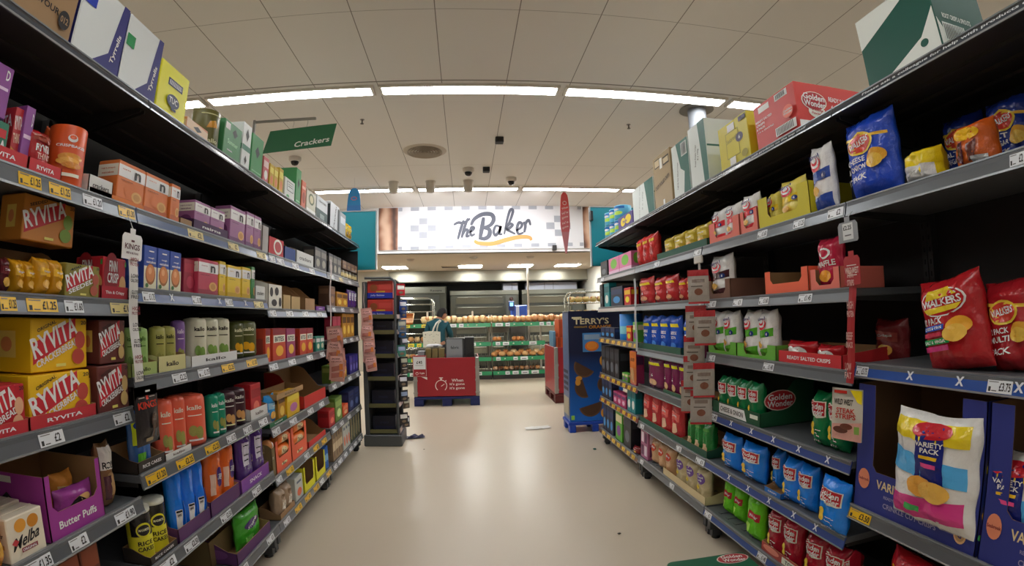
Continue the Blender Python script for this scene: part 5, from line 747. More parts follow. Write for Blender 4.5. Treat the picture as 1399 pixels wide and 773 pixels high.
('b_yelwhite', 'crisp_packet', 'slumped yellow and white bag, second shelf, first crisp bay', 'packet', None, 'R', 1.4321, 1.1705, 1.801, 0.1478, 0.12, 0.14, -0.026, 0, 0),
('w_blue', 'crisp_packet', 'big blue cheese and onion multipack, second shelf, first crisp bay', 'packet', None, 'R', 1.424, 1.3917, 1.801, 0.2657, 0.315, 0.12, -0.05, 0, 0),
('s_blue', 'crisp_packet', 'blue and white wave crisp multipack, second shelf, second crisp bay', 'packet', None, 'R', 1.4179, 1.6534, 1.801, 0.1291, 0.2846, 0.08, 0.026, 0, 0),
('s_yellow', 'crisp_packet', 'yellow wave crisp pack, second shelf, second crisp bay', 'packet', None, 'R', 1.4298, 1.8883, 1.801, 0.1871, 0.2, 0.08, 0.003, 0, 0),
('s_yellow', 'crisp_packet', 'second yellow wave crisp pack, second shelf, second crisp bay', 'packet', None, 'R', 1.4516, 2.0682, 1.801, 0.0853, 0.18, 0.08, -0.021, 0, 0),
('tr_yel2', 'display_tray', 'mustard tray with tall sides, second shelf, second crisp bay', 'cardboard tray', None, 'R', 1.42, 1.931, 1.801, 0.4054, 0.15, 0.25, 0.0, 0, 0),
('s_red', 'crisp_packet', 'red wave crisp pack beside mustard tray, second shelf, second crisp bay', 'packet', None, 'R', 1.4274, 2.24, 1.801, 0.1539, 0.21, 0.07, 0.032, 0, 0),
('s_red', 'crisp_packet', 'red and white wave crisp pack, first of two, second shelf, second crisp bay', 'packet', 'red and white wave crisp pack on the second shelf', 'R', 1.4293, 2.4234, 1.801, 0.1616, 0.2, 0.07, 0.009, 0, 0),
('s_red', 'crisp_packet', 'red and white wave crisp pack, second of two, second shelf, second crisp bay', 'packet', 'red and white wave crisp pack on the second shelf', 'R', 1.4298, 2.588, 1.801, 0.1616, 0.2, 0.07, 0.003, 0, 0),
('tr_sal2', 'display_tray', 'salmon tray next to mustard tray, second shelf, second crisp bay', 'cardboard tray', None, 'R', 1.42, 2.2277, 1.801, 0.1652, 0.12, 0.2, 0.0, 0, 0),
('tr_sal2', 'display_tray', 'salmon tray under red packs, second shelf, second crisp bay', 'cardboard tray', None, 'R', 1.42, 2.4972, 1.801, 0.3475, 0.12, 0.2, 0.0, 0, 0),
('gold_bag', 'crisp_packet', 'gold crinkled crisp bag, first of four, second shelf, third crisp bay', 'packet', 'gold crinkled crisp bag on the second shelf', 'R', 1.4388, 2.8182, 1.801, 0.1786, 0.16, 0.07, 0.015, 0, 0),
('gold_bag', 'crisp_packet', 'gold crinkled crisp bag, second of four, second shelf, third crisp bay', 'packet', 'gold crinkled crisp bag on the second shelf', 'R', 1.4393, 2.9998, 1.801, 0.1786, 0.16, 0.07, 0.009, 0, 0),
('gold_bag', 'crisp_packet', 'gold crinkled crisp bag, third of four, second shelf, third crisp bay', 'packet', 'gold crinkled crisp bag on the second shelf', 'R', 1.4398, 3.1814, 1.801, 0.1786, 0.16, 0.07, 0.003, 0, 0),
('gold_bag', 'crisp_packet', 'gold crinkled crisp bag, fourth of four, second shelf, third crisp bay', 'packet', 'gold crinkled crisp bag on the second shelf', 'R', 1.4402, 3.363, 1.801, 0.1786, 0.16, 0.07, -0.003, 0, 0),
('tr_dgreen', 'display_tray', 'dark green tray of gold bags, second shelf, third crisp bay', 'cardboard tray', None, 'R', 1.42, 3.1146, 1.801, 0.8153, 0.1, 0.25, 0.0, 0, 0),
('red_bag', 'crisp_packet', 'bright red crisp bag, first of three, second shelf, third crisp bay', 'packet', 'bright red crisp bag on the second shelf', 'R', 1.4202, 3.6398, 1.801, 0.1436, 0.24, 0.08, -0.003, 0, 0),
('red_bag', 'crisp_packet', 'bright red crisp bag, second of three, second shelf, third crisp bay', 'packet', 'bright red crisp bag on the second shelf', 'R', 1.4207, 3.7864, 1.801, 0.1436, 0.24, 0.08, -0.009, 0, 0),
('red_bag', 'crisp_packet', 'bright red crisp bag, third of three, second shelf, third crisp bay', 'packet', 'bright red crisp bag on the second shelf', 'R', 1.4212, 3.9331, 1.801, 0.1436, 0.24, 0.08, -0.015, 0, 0),
('pk_pink', 'cracker_box', 'pink snack box with green motif, first of two, second shelf, fourth crisp bay', 'box', 'pink snack box with green motif on the second shelf', 'R', 1.428, 4.323, 1.801, 0.3494, 0.1629, 0.1, 0.0, 0, 0),
('pk_pink', 'cracker_box', 'pink snack box with green motif, second of two, second shelf, fourth crisp bay', 'box', 'pink snack box with green motif on the second shelf', 'R', 1.428, 4.6783, 1.801, 0.3494, 0.1629, 0.1, 0.0, 0, 0),
('book_black', 'cracker_box', 'black kitchen box, second shelf, fourth crisp bay', 'box', None, 'R', 1.428, 5.0371, 1.801, 0.2491, 0.1656, 0.1, 0.0, 0, 0),
('s_waffle', 'crisp_packet', 'pink red waffle snack bag, third shelf, second crisp bay', 'packet', None, 'R', 1.4335, 1.6803, 1.481, 0.1547, 0.22, 0.08, -0.044, 0, 0),
('tr_sal2', 'display_tray', 'salmon tray under waffle bag, third shelf, second crisp bay', 'cardboard tray', None, 'R', 1.42, 1.6741, 1.481, 0.1869, 0.09, 0.25, 0.0, 0, 0),
('tr_orred', 'display_tray', 'orange tray standing empty, third shelf, second crisp bay', 'cardboard tray', None, 'R', 1.42, 1.9488, 1.481, 0.3365, 0.11, 0.3, 0.0, 0, 0),
('s_beef', 'crisp_packet', 'dark brown wave crisp pack, third shelf, second crisp bay', 'packet', None, 'R', 1.4312, 2.6183, 1.481, 0.2445, 0.26, 0.09, -0.015, 0, 0),
('tr_beef', 'display_tray', 'brown tray with rounded front, third shelf, second crisp bay', 'cardboard tray', None, 'R', 1.42, 2.6014, 1.481, 0.2832, 0.11, 0.25, 0.0, 0, 0),
('redpot', 'crisp_packet', 'red ridged crisp bag near strip, first of three, third shelf, third crisp bay', 'packet', 'red ridged crisp bag near strip on the third shelf', 'R', 1.4169, 2.8467, 1.486, 0.1288, 0.1601, 0.08, 0.038, 0, 0),
('redpot', 'crisp_packet', 'red ridged crisp bag near strip, second of three, third shelf, third crisp bay', 'packet', 'red ridged crisp bag near strip on the third shelf', 'R', 1.4174, 2.9784, 1.486, 0.1288, 0.1601, 0.08, 0.032, 0, 0),
('redpot', 'crisp_packet', 'red ridged crisp bag near strip, third of three, third shelf, third crisp bay', 'packet', 'red ridged crisp bag near strip on the third shelf', 'R', 1.4179, 3.1102, 1.486, 0.1288, 0.1601, 0.08, 0.026, 0, 0),
('redpot', 'crisp_packet', 'red ridged crisp bag, middle pair, first of two, third shelf, third crisp bay', 'packet', 'red ridged crisp bag, middle pair on the third shelf', 'R', 1.4226, 3.3351, 1.486, 0.2155, 0.1987, 0.08, -0.032, 0, 0),
('redpot', 'crisp_packet', 'red ridged crisp bag, middle pair, second of two, third shelf, third crisp bay', 'packet', 'red ridged crisp bag, middle pair on the third shelf', 'R', 1.4231, 3.5536, 1.486, 0.2155, 0.1987, 0.08, -0.038, 0, 0),
('redpot', 'crisp_packet', 'red ridged crisp bag by upright, third shelf, third crisp bay', 'packet', None, 'R', 1.4184, 3.8433, 1.486, 0.2944, 0.2222, 0.08, 0.021, 0, 0),
('gift_red', 'cracker_box', 'red and yellow gift box, third shelf, fourth crisp bay', 'box', None, 'R', 1.428, 4.2943, 1.486, 0.1819, 0.1606, 0.08, 0.0, 0, 0),
('gift_navy', 'cracker_box', 'navy gift box, third shelf, fourth crisp bay', 'box', None, 'R', 1.428, 4.6231, 1.486, 0.3761, 0.1881, 0.1, 0.0, 0, 0),
('gift_teal', 'cracker_box', 'teal gift box, third shelf, fourth crisp bay', 'box', None, 'R', 1.428, 4.9617, 1.486, 0.1848, 0.245, 0.08, 0.0, 0, 0),
('book_black', 'cracker_box', 'slim black gift box, third shelf, fourth crisp bay', 'box', None, 'R', 1.428, 5.1731, 1.486, 0.1118, 0.2464, 0.08, 0.0, 0, 0),
('w_red2', 'crisp_packet', 'red crisp multipack leaning behind, fourth shelf, first crisp bay', 'packet', None, 'R', 1.4998, 0.9118, 1.201, 0.1802, 0.27, 0.13, 0.003, 0, -0.1),
('w_red', 'crisp_packet', 'large red crisp multipack leaning back, fourth shelf, first crisp bay', 'packet', None, 'R', 1.4316, 1.0818, 1.201, 0.2474, 0.3, 0.13, -0.021, 0, -0.16),
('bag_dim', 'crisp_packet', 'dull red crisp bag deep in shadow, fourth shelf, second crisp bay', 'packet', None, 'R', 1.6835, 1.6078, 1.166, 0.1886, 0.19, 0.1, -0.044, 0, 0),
('tr_gwred', 'display_tray', 'low red tray printed with white words, fourth shelf, second crisp bay', 'cardboard tray', None, 'R', 1.42, 1.8031, 1.166, 0.4364, 0.075, 0.3, 0.0, 0, 0),
('gw_flat', 'crisp_packet', 'red packet lying in low tray, fourth shelf, second crisp bay', 'packet', None, 'R', 1.4493, 1.7314, 1.166, 0.1498, 0.09, 0.1, 0.009, 0, 0),
('gw_flat', 'crisp_packet', 'second red packet lying in low tray, fourth shelf, second crisp bay', 'packet', None, 'R', 1.4512, 1.9335, 1.166, 0.2075, 0.1, 0.1, -0.015, 0, 0),
('s_green', 'crisp_packet', 'wide green and white wave crisp pack, first of two, fourth shelf, second crisp bay', 'packet', 'wide green and white wave crisp pack on the fourth shelf', 'R', 1.4331, 2.1682, 1.166, 0.1418, 0.25, 0.09, -0.038, 0, 0),
('s_green', 'crisp_packet', 'wide green and white wave crisp pack, second of two, fourth shelf, second crisp bay', 'packet', 'wide green and white wave crisp pack on the fourth shelf', 'R', 1.4335, 2.313, 1.166, 0.1418, 0.25, 0.09, -0.044, 0, 0),
('s_green', 'crisp_packet', 'green and white wave crisp pack, first of two, fourth shelf, second crisp bay', 'packet', 'green and white wave crisp pack on the fourth shelf', 'R', 1.4288, 2.5211, 1.166, 0.1442, 0.25, 0.09, 0.015, 0, 0),
('s_green', 'crisp_packet', 'green and white wave crisp pack, second of two, fourth shelf, second crisp bay', 'packet', 'green and white wave crisp pack on the fourth shelf', 'R', 1.4293, 2.6684, 1.166, 0.1442, 0.25, 0.09, 0.009, 0, 0),
('tr_lime', 'display_tray', 'light green tray, first, fourth shelf, second crisp bay', 'cardboard tray', None, 'R', 1.42, 2.2257, 1.166, 0.3647, 0.075, 0.25, 0.0, 0, 0),
('tr_lime', 'display_tray', 'light green tray, second, fourth shelf, second crisp bay', 'cardboard tray', None, 'R', 1.42, 2.5784, 1.166, 0.3292, 0.075, 0.25, 0.0, 0, 0),
('bluepot', 'crisp_packet', 'blue crisp bag beside purple one, fourth shelf, third crisp bay', 'packet', None, 'R', 1.4284, 3.0688, 1.121, 0.1573, 0.2494, 0.07, 0.021, 0, 0),
('bluepot', 'crisp_packet', 'blue cheese and onion crisp bag, first of four, fourth shelf, third crisp bay', 'packet', 'blue cheese and onion crisp bag on the fourth shelf', 'R', 1.4402, 3.3162, 1.121, 0.1901, 0.2743, 0.07, -0.003, 0, 0),
('bluepot', 'crisp_packet', 'blue cheese and onion crisp bag, second of four, fourth shelf, third crisp bay', 'packet', 'blue cheese and onion crisp bag on the fourth shelf', 'R', 1.4407, 3.5093, 1.121, 0.1901, 0.2743, 0.07, -0.009, 0, 0),
('bluepot', 'crisp_packet', 'blue cheese and onion crisp bag, third of four, fourth shelf, third crisp bay', 'packet', 'blue cheese and onion crisp bag on the fourth shelf', 'R', 1.4412, 3.7024, 1.121, 0.1901, 0.2743, 0.07, -0.015, 0, 0),
('bluepot', 'crisp_packet', 'blue cheese and onion crisp bag, fourth of four, fourth shelf, third crisp bay', 'packet', 'blue cheese and onion crisp bag on the fourth shelf', 'R', 1.4416, 3.8955, 1.121, 0.1901, 0.2743, 0.07, -0.021, 0, 0),
('tr_dgreen', 'display_tray', 'dark green tray of blue bags, fourth shelf, third crisp bay', 'cardboard tray', None, 'R', 1.42, 3.5714, 1.121, 0.8431, 0.1, 0.25, 0.0, 0, 0),
('purplepot', 'crisp_packet', 'dark purple crisp bag, fourth shelf, third crisp bay', 'packet', None, 'R', 1.4316, 2.9042, 1.121, 0.1223, 0.1815, 0.07, -0.021, 0, 0),
('gift_green', 'cracker_box', 'green pattern gift box, fourth shelf, fourth crisp bay', 'box', None, 'R', 1.428, 4.1097, 1.166, 0.1089, 0.1728, 0.07, 0.0, 0, 0),
('gift_red', 'cracker_box', 'yellow ticketed gift box, fourth shelf, fourth crisp bay', 'box', None, 'R', 1.428, 4.2788, 1.166, 0.1382, 0.1393, 0.07, 0.0, 0, 0),
('bottle_sky', 'bottle', 'sky blue bottle, fourth shelf, fourth crisp bay', 'bottle', None, 'R', 1.4273, 4.5299, 1.166, 0.2227, 0.2708, 0.2227, 0.009, 0, 0),
('gift_navy', 'cracker_box', 'small navy gift box, first of three, fourth shelf, fourth crisp bay', 'box', 'small navy gift box on the fourth shelf', 'R', 1.428, 4.803, 1.166, 0.1656, 0.1098, 0.07, 0.0, 0, 0),
('gift_navy', 'cracker_box', 'small navy gift box, second of three, fourth shelf, fourth crisp bay', 'box', 'small navy gift box on the fourth shelf', 'R', 1.428, 4.9746, 1.166, 0.1656, 0.1098, 0.07, 0.0, 0, 0),
('gift_navy', 'cracker_box', 'small navy gift box, third of three, fourth shelf, fourth crisp bay', 'box', 'small navy gift box on the fourth shelf', 'R', 1.428, 5.1462, 1.166, 0.1656, 0.1098, 0.07, 0.0, 0, 0),
('variety', 'crisp_packet', 'white and blue variety crisp sack, rear one, fifth shelf, first crisp bay', 'packet', None, 'R', 1.4388, 0.8832, 0.661, 0.3052, 0.33, 0.14, 0.015, 0, 0),
('variety', 'crisp_packet', 'white blue and pink variety crisp sack, fifth shelf, first crisp bay', 'packet', None, 'R', 1.3557, 1.1139, 0.706, 0.3381, 0.37, 0.13, -0.009, 0, 0),
('box_variety', 'display_tray', 'big navy display box with cut out front, fifth shelf, first crisp bay', 'cardboard tray', None, 'R', 1.421, 1.2128, 0.656, 0.5535, 0.47, 0.36, 0.0, 0, 0),
('box_variety', 'display_tray', 'navy display box cut by picture edge, fifth shelf, first crisp bay', 'cardboard tray', None, 'R', 1.421, 0.6844, 0.656, 0.4804, 0.47, 0.36, 0.0, 0, 0),
('gw_green', 'crisp_packet', 'large green crisp packet standing loose, first of two, fifth shelf, second crisp bay', 'packet', 'large green crisp packet standing loose on the fifth shelf', 'R', 1.4384, 1.6508, 0.821, 0.1077, 0.24, 0.1, 0.021, 0, 0),
('gw_green', 'crisp_packet', 'large green crisp packet standing loose, second of two, fifth shelf, second crisp bay', 'packet', 'large green crisp packet standing loose on the fifth shelf', 'R', 1.4388, 1.7615, 0.821, 0.1077, 0.24, 0.1, 0.015, 0, 0),
('gw_green', 'crisp_packet', 'green crisp packet in green box, first of four, fifth shelf, second crisp bay', 'packet', 'green crisp packet in green box on the fifth shelf', 'R', 1.4321, 2.2798, 0.821, 0.1088, 0.22, 0.08, -0.026, 0, 0),
('gw_green', 'crisp_packet', 'green crisp packet in green box, second of four, fifth shelf, second crisp bay', 'packet', 'green crisp packet in green box on the fifth shelf', 'R', 1.4326, 2.3916, 0.821, 0.1088, 0.22, 0.08, -0.032, 0, 0),
('gw_green', 'crisp_packet', 'green crisp packet in green box, third of four, fifth shelf, second crisp bay', 'packet', 'green crisp packet in green box on the fifth shelf', 'R', 1.4331, 2.5033, 0.821, 0.1088, 0.22, 0.08, -0.038, 0, 0),
('gw_green', 'crisp_packet', 'green crisp packet in green box, fourth of four, fifth shelf, second crisp bay', 'packet', 'green crisp packet in green box on the fifth shelf', 'R', 1.4335, 2.6151, 0.821, 0.1088, 0.22, 0.08, -0.044, 0, 0),
('tr_gwgreen', 'display_tray', 'dark green display box with white label, fifth shelf, second crisp bay', 'cardboard tray', None, 'R', 1.42, 2.435, 0.821, 0.5103, 0.24, 0.34, 0.0, 0, 0),
('magenta', 'crisp_packet', 'magenta crisp bag, first of two, fifth shelf, third crisp bay', 'packet', 'magenta crisp bag on the fifth shelf', 'R', 1.4335, 2.8726, 0.821, 0.0925, 0.2202, 0.07, -0.044, 0, 0),
('magenta', 'crisp_packet', 'magenta crisp bag, second of two, fifth shelf, third crisp bay', 'packet', 'magenta crisp bag on the fifth shelf', 'R', 1.434, 2.9681, 0.821, 0.0925, 0.2202, 0.07, -0.05, 0, 0),
('purplepot', 'crisp_packet', 'plum crisp bag with potato picture, first of three, fifth shelf, third crisp bay', 'packet', 'plum crisp bag with potato picture on the fifth shelf', 'R', 1.4293, 3.1654, 0.821, 0.1359, 0.2566, 0.07, 0.009, 0, 0),
('purplepot', 'crisp_packet', 'plum crisp bag with potato picture, second of three, fifth shelf, third crisp bay', 'packet', 'plum crisp bag with potato picture on the fifth shelf', 'R', 1.4298, 3.3043, 0.821, 0.1359, 0.2566, 0.07, 0.003, 0, 0),
('purplepot', 'crisp_packet', 'plum crisp bag with potato picture, third of three, fifth shelf, third crisp bay', 'packet', 'plum crisp bag with potato picture on the fifth shelf', 'R', 1.4302, 3.4433, 0.821, 0.1359, 0.2566, 0.07, -0.003, 0, 0),
('purplepot', 'crisp_packet', 'large plum crisp bag, fifth shelf, third crisp bay', 'packet', None, 'R', 1.4269, 3.6995, 0.821, 0.2825, 0.2454, 0.07, 0.038, 0, 0),
('tr_dgreen', 'display_tray', 'dark green tray under plum bags, fifth shelf, third crisp bay', 'cardboard tray', None, 'R', 1.42, 3.1495, 0.821, 0.6507, 0.06, 0.2, 0.0, 0, 0),
('gift_pink', 'cracker_box', 'hot pink box, fifth shelf, fourth crisp bay', 'box', None, 'R', 1.428, 4.1774, 0.786, 0.1322, 0.3002, 0.08, 0.0, 0, 0),
('gift_green', 'cracker_box', 'tiny green jar box, first of two, fifth shelf, fourth crisp bay', 'box', 'tiny green jar box on the fifth shelf', 'R', 1.428, 4.3729, 0.786, 0.0813, 0.08, 0.05, 0.0, 0, 0),
('gift_green', 'cracker_box', 'tiny green jar box, second of two, fifth shelf, fourth crisp bay', 'box', 'tiny green jar box on the fifth shelf', 'R', 1.428, 4.4603, 0.786, 0.0813, 0.08, 0.05, 0.0, 0, 0),
('book_black', 'cracker_box', 'black upright book box, first of four, fifth shelf, fourth crisp bay', 'box', 'black upright book box on the fifth shelf', 'R', 1.428, 4.6756, 0.786, 0.1528, 0.2892, 0.14, 0.0, 0, 0),
('book_black', 'cracker_box', 'black upright book box, second of four, fifth shelf, fourth crisp bay', 'box', 'black upright book box on the fifth shelf', 'R', 1.428, 4.8344, 0.786, 0.1528, 0.2892, 0.14, 0.0, 0, 0),
('book_black', 'cracker_box', 'black upright book box, third of four, fifth shelf, fourth crisp bay', 'box', 'black upright book box on the fifth shelf', 'R', 1.428, 4.9932, 0.786, 0.1528, 0.2892, 0.14, 0.0, 0, 0),
('book_black', 'cracker_box', 'black upright book box, fourth of four, fifth shelf, fourth crisp bay', 'box', 'black upright book box on the fifth shelf', 'R', 1.428, 5.1521, 0.786, 0.1528, 0.2892, 0.14, 0.0, 0, 0),
('gw_bluef', 'crisp_packet', 'blue crisp packet tipping over shelf edge, sixth shelf, second crisp bay', 'packet', None, 'R', 1.3779, 1.5951, 0.511, 0.1632, 0.22, 0.09, 0.026, 0, 0.05),
('gw_blue', 'crisp_packet', 'blue crisp packet near loose one, first of two, sixth shelf, second crisp bay', 'packet', 'blue crisp packet near loose one on the sixth shelf', 'R', 1.4298, 1.8244, 0.511, 0.1173, 0.21, 0.09, 0.003, 0, 0),
('gw_blue', 'crisp_packet', 'blue crisp packet near loose one, second of two, sixth shelf, second crisp bay', 'packet', 'blue crisp packet near loose one on the sixth shelf', 'R', 1.4302, 1.9447, 0.511, 0.1173, 0.21, 0.09, -0.003, 0, 0),
('gw_blue', 'crisp_packet', 'blue crisp packet set back in tray, sixth shelf, second crisp bay', 'packet', None, 'R', 1.4835, 2.131, 0.511, 0.0767, 0.2, 0.08, -0.044, 0, 0),
('gw_blue', 'crisp_packet', 'blue crisp packet turned sideways, sixth shelf, second crisp bay', 'packet', None, 'R', 1.4274, 2.2947, 0.511, 0.2068, 0.2, 0.1, 0.032, 0, 0),
('gw_blue', 'crisp_packet', 'blue crisp packet beside green tray, sixth shelf, second crisp bay', 'packet', None, 'R', 1.4293, 2.527, 0.511, 0.1871, 0.2, 0.09, 0.009, 0, 0),
('tr_gwblue', 'display_tray', 'small blue tray, sixth shelf, second crisp bay', 'cardboard tray', None, 'R', 1.42, 2.0485, 0.511, 0.1433, 0.06, 0.15, 0.0, 0, 0),
('greenpot', 'crisp_packet', 'bright green crisp bag, first of three, sixth shelf, third crisp bay', 'packet', 'bright green crisp bag on the sixth shelf', 'R', 1.4331, 2.8187, 0.506, 0.1104, 0.2177, 0.08, -0.038, 0, 0),
('greenpot', 'crisp_packet', 'bright green crisp bag, second of three, sixth shelf, third crisp bay', 'packet', 'bright green crisp bag on the sixth shelf', 'R', 1.4335, 2.932, 0.506, 0.1104, 0.2177, 0.08, -0.044, 0, 0),
('greenpot', 'crisp_packet', 'bright green crisp bag, third of three, sixth shelf, third crisp bay', 'packet', 'bright green crisp bag on the sixth shelf', 'R', 1.434, 3.0454, 0.506, 0.1104, 0.2177, 0.08, -0.05, 0, 0),
('tr_dgreen', 'display_tray', 'dark green tray of green bags, sixth shelf, third crisp bay', 'cardboard tray', None, 'R', 1.42, 2.9573, 0.506, 0.3927, 0.1, 0.24, 0.0, 0, 0),
('crimson', 'crisp_packet', 'coral red crisp bag, first of four, sixth shelf, third crisp bay', 'packet', 'coral red crisp bag on the sixth shelf', 'R', 1.4326, 3.2875, 0.506, 0.197, 0.281, 0.08, -0.032, 0, 0),
('crimson', 'crisp_packet', 'coral red crisp bag, second of four, sixth shelf, third crisp bay', 'packet', 'coral red crisp bag on the sixth shelf', 'R', 1.4331, 3.4875, 0.506, 0.197, 0.281, 0.08, -0.038, 0, 0),
('crimson', 'crisp_packet', 'coral red crisp bag, third of four, sixth shelf, third crisp bay', 'packet', 'coral red crisp bag on the sixth shelf', 'R', 1.4335, 3.6875, 0.506, 0.197, 0.281, 0.08, -0.044, 0, 0),
('crimson', 'crisp_packet', 'coral red crisp bag, fourth of four, sixth shelf, third crisp bay', 'packet', 'coral red crisp bag on the sixth shelf', 'R', 1.434, 3.8875, 0.506, 0.197, 0.281, 0.08, -0.05, 0, 0),
('tr_dgreen', 'display_tray', 'dark green tray of coral bags, sixth shelf, third crisp bay', 'cardboard tray', None, 'R', 1.42, 3.5723, 0.506, 0.8413, 0.09, 0.24, 0.0, 0, 0),
('gift_teal', 'cracker_box', 'small bottle gift box, first of two, sixth shelf, fourth crisp bay', 'box', 'small bottle gift box on the sixth shelf', 'R', 1.428, 4.1889, 0.531, 0.1064, 0.221, 0.07, 0.0, 0, 0),
('gift_teal', 'cracker_box', 'small bottle gift box, second of two, sixth shelf, fourth crisp bay', 'box', 'small bottle gift box on the sixth shelf', 'R', 1.428, 4.3013, 0.531, 0.1064, 0.221, 0.07, 0.0, 0, 0),
('gift_pink', 'cracker_box', 'pink and dark gift box, first of three, sixth shelf, fourth crisp bay', 'box', 'pink and dark gift box on the sixth shelf', 'R', 1.428, 4.4675, 0.531, 0.1277, 0.12, 0.08, 0.0, 0, 0),
('gift_pink', 'cracker_box', 'pink and dark gift box, second of three, sixth shelf, fourth crisp bay', 'box', 'pink and dark gift box on the sixth shelf', 'R', 1.428, 4.6012, 0.531, 0.1277, 0.12, 0.08, 0.0, 0, 0),
('gift_pink', 'cracker_box', 'pink and dark gift box, third of three, sixth shelf, fourth crisp bay', 'box', 'pink and dark gift box on the sixth shelf', 'R', 1.428, 4.735, 0.531, 0.1277, 0.12, 0.08, 0.0, 0, 0),
('gift_navy', 'cracker_box', 'purple blue gift box, first of three, sixth shelf, fourth crisp bay', 'box', 'purple blue gift box on the sixth shelf', 'R', 1.428, 4.9165, 0.531, 0.1202, 0.221, 0.08, 0.0, 0, 0),
('gift_navy', 'cracker_box', 'purple blue gift box, second of three, sixth shelf, fourth crisp bay', 'box', 'purple blue gift box on the sixth shelf', 'R', 1.428, 5.0427, 0.531, 0.1202, 0.221, 0.08, 0.0, 0, 0),
('gift_navy', 'cracker_box', 'purple blue gift box, third of three, sixth shelf, fourth crisp bay', 'box', 'purple blue gift box on the sixth shelf', 'R', 1.428, 5.1689, 0.531, 0.1202, 0.221, 0.08, 0.0, 0, 0),
('classic', 'crisp_packet', 'red classic variety crisp sack, bottom shelf, first crisp bay', 'packet', None, 'R', 1.4231, 1.1232, 0.201, 0.4071, 0.34, 0.14, -0.038, 0, 0),
('gw_red', 'crisp_packet', 'wine red crisp packet by gold bag, bottom shelf, second crisp bay', 'packet', None, 'R', 1.4369, 1.5094, 0.201, -0.0082, 0.24, 0.09, 0.038, 0, 0),
('gw_red', 'crisp_packet', 'wine red crisp packet in long tray, first of two, bottom shelf, second crisp bay', 'packet', 'wine red crisp packet in long tray on the bottom shelf', 'R', 1.4388, 1.5964, 0.201, 0.1384, 0.23, 0.09, 0.015, 0, 0),
('gw_red', 'crisp_packet', 'wine red crisp packet in long tray, second of two, bottom shelf, second crisp bay', 'packet', 'wine red crisp packet in long tray on the bottom shelf', 'R', 1.4393, 1.7379, 0.201, 0.1384, 0.23, 0.09, 0.009, 0, 0),
('gw_red', 'crisp_packet', 'wine red crisp packet, front, first of two, bottom shelf, second crisp bay', 'packet', 'wine red crisp packet, front on the bottom shelf', 'R', 1.4326, 1.9086, 0.201, 0.132, 0.24, 0.09, -0.032, 0, 0),
('gw_red', 'crisp_packet', 'wine red crisp packet, front, second of two, bottom shelf, second crisp bay', 'packet', 'wine red crisp packet, front on the bottom shelf', 'R', 1.4331, 2.0437, 0.201, 0.132, 0.24, 0.09, -0.038, 0, 0),
('tr_gwwine', 'display_tray', 'wine cardboard tray with white label, bottom shelf, second crisp bay', 'cardboard tray', None, 'R', 1.42, 1.8106, 0.201, 0.5992, 0.1, 0.2, 0.0, 0, 0),
('lime', 'crisp_packet', 'lime green crisp packet, front, bottom shelf, second crisp bay', 'packet', None, 'R', 1.4302, 2.2371, 0.201, 0.1635, 0.24, 0.08, -0.003, 0, 0),
('lime', 'crisp_packet', 'lime green crisp packet, first of two, bottom shelf, second crisp bay', 'packet', 'lime green crisp packet on the bottom shelf', 'R', 1.4821, 2.4854, 0.201, 0.1214, 0.22, 0.08, -0.026, 0, 0),
('lime', 'crisp_packet', 'lime green crisp packet, second of two, bottom shelf, second crisp bay', 'packet', 'lime green crisp packet on the bottom shelf', 'R', 1.4826, 2.6098, 0.201, 0.1214, 0.22, 0.08, -0.032, 0, 0),
('creamp', 'crisp_packet', 'cream lentil crisp bag with purple disc, first of three, bottom shelf, third crisp bay', 'packet', 'cream lentil crisp bag with purple disc on the bottom shelf', 'R', 1.4379, 2.8772, 0.201, 0.1661, 0.21, 0.08, 0.026, 0, 0),
('creamp', 'crisp_packet', 'cream lentil crisp bag with purple disc, second of three, bottom shelf, third crisp bay', 'packet', 'cream lentil crisp bag with purple disc on the bottom shelf', 'R', 1.4384, 3.0463, 0.201, 0.1661, 0.21, 0.08, 0.021, 0, 0),
('creamp', 'crisp_packet', 'cream lentil crisp bag with purple disc, third of three, bottom shelf, third crisp bay', 'packet', 'cream lentil crisp bag with purple disc on the bottom shelf', 'R', 1.4388, 3.2153, 0.201, 0.1661, 0.21, 0.08, 0.015, 0, 0),
('tr_cream', 'display_tray', 'long cream cardboard tray, bottom shelf, third crisp bay', 'cardboard tray', None, 'R', 1.42, 3.1123, 0.201, 0.7026, 0.09, 0.25, 0.0, 0, 0),
('clearred', 'crisp_packet', 'clear bag of biscuits with red disc, first of three, bottom shelf, third crisp bay', 'packet', 'clear bag of biscuits with red disc on the bottom shelf', 'R', 1.4474, 3.4411, 0.201, 0.1506, 0.2, 0.08, 0.032, 0, 0),
('clearred', 'crisp_packet', 'clear bag of biscuits with red disc, second of three, bottom shelf, third crisp bay', 'packet', 'clear bag of biscuits with red disc on the bottom shelf', 'R', 1.4479, 3.5947, 0.201, 0.1506, 0.2, 0.08, 0.026, 0, 0),
('clearred', 'crisp_packet', 'clear bag of biscuits with red disc, third of three, bottom shelf, third crisp bay', 'packet', 'clear bag of biscuits with red disc on the bottom shelf', 'R', 1.4484, 3.7483, 0.201, 0.1506, 0.2, 0.08, 0.021, 0, 0),
('pk_pinkbox', 'cracker_box', 'mauve square patterned box, bottom shelf, third crisp bay', 'box', None, 'R', 1.428, 3.9048, 0.201, 0.1684, 0.2453, 0.16, 0.0, 0, 0),
('bag_dim', 'crisp_packet', 'small red pouch lying low, bottom shelf, fourth crisp bay', 'packet', None, 'R', 1.4249, 4.1417, 0.181, 0.1359, 0.06, 0.06, 0.038, 0, 0),
('book_black', 'cracker_box', 'dark boxed gift, bottom shelf, fourth crisp bay', 'box', None, 'R', 1.428, 4.361, 0.181, 0.2112, 0.3158, 0.12, 0.0, 0, 0),
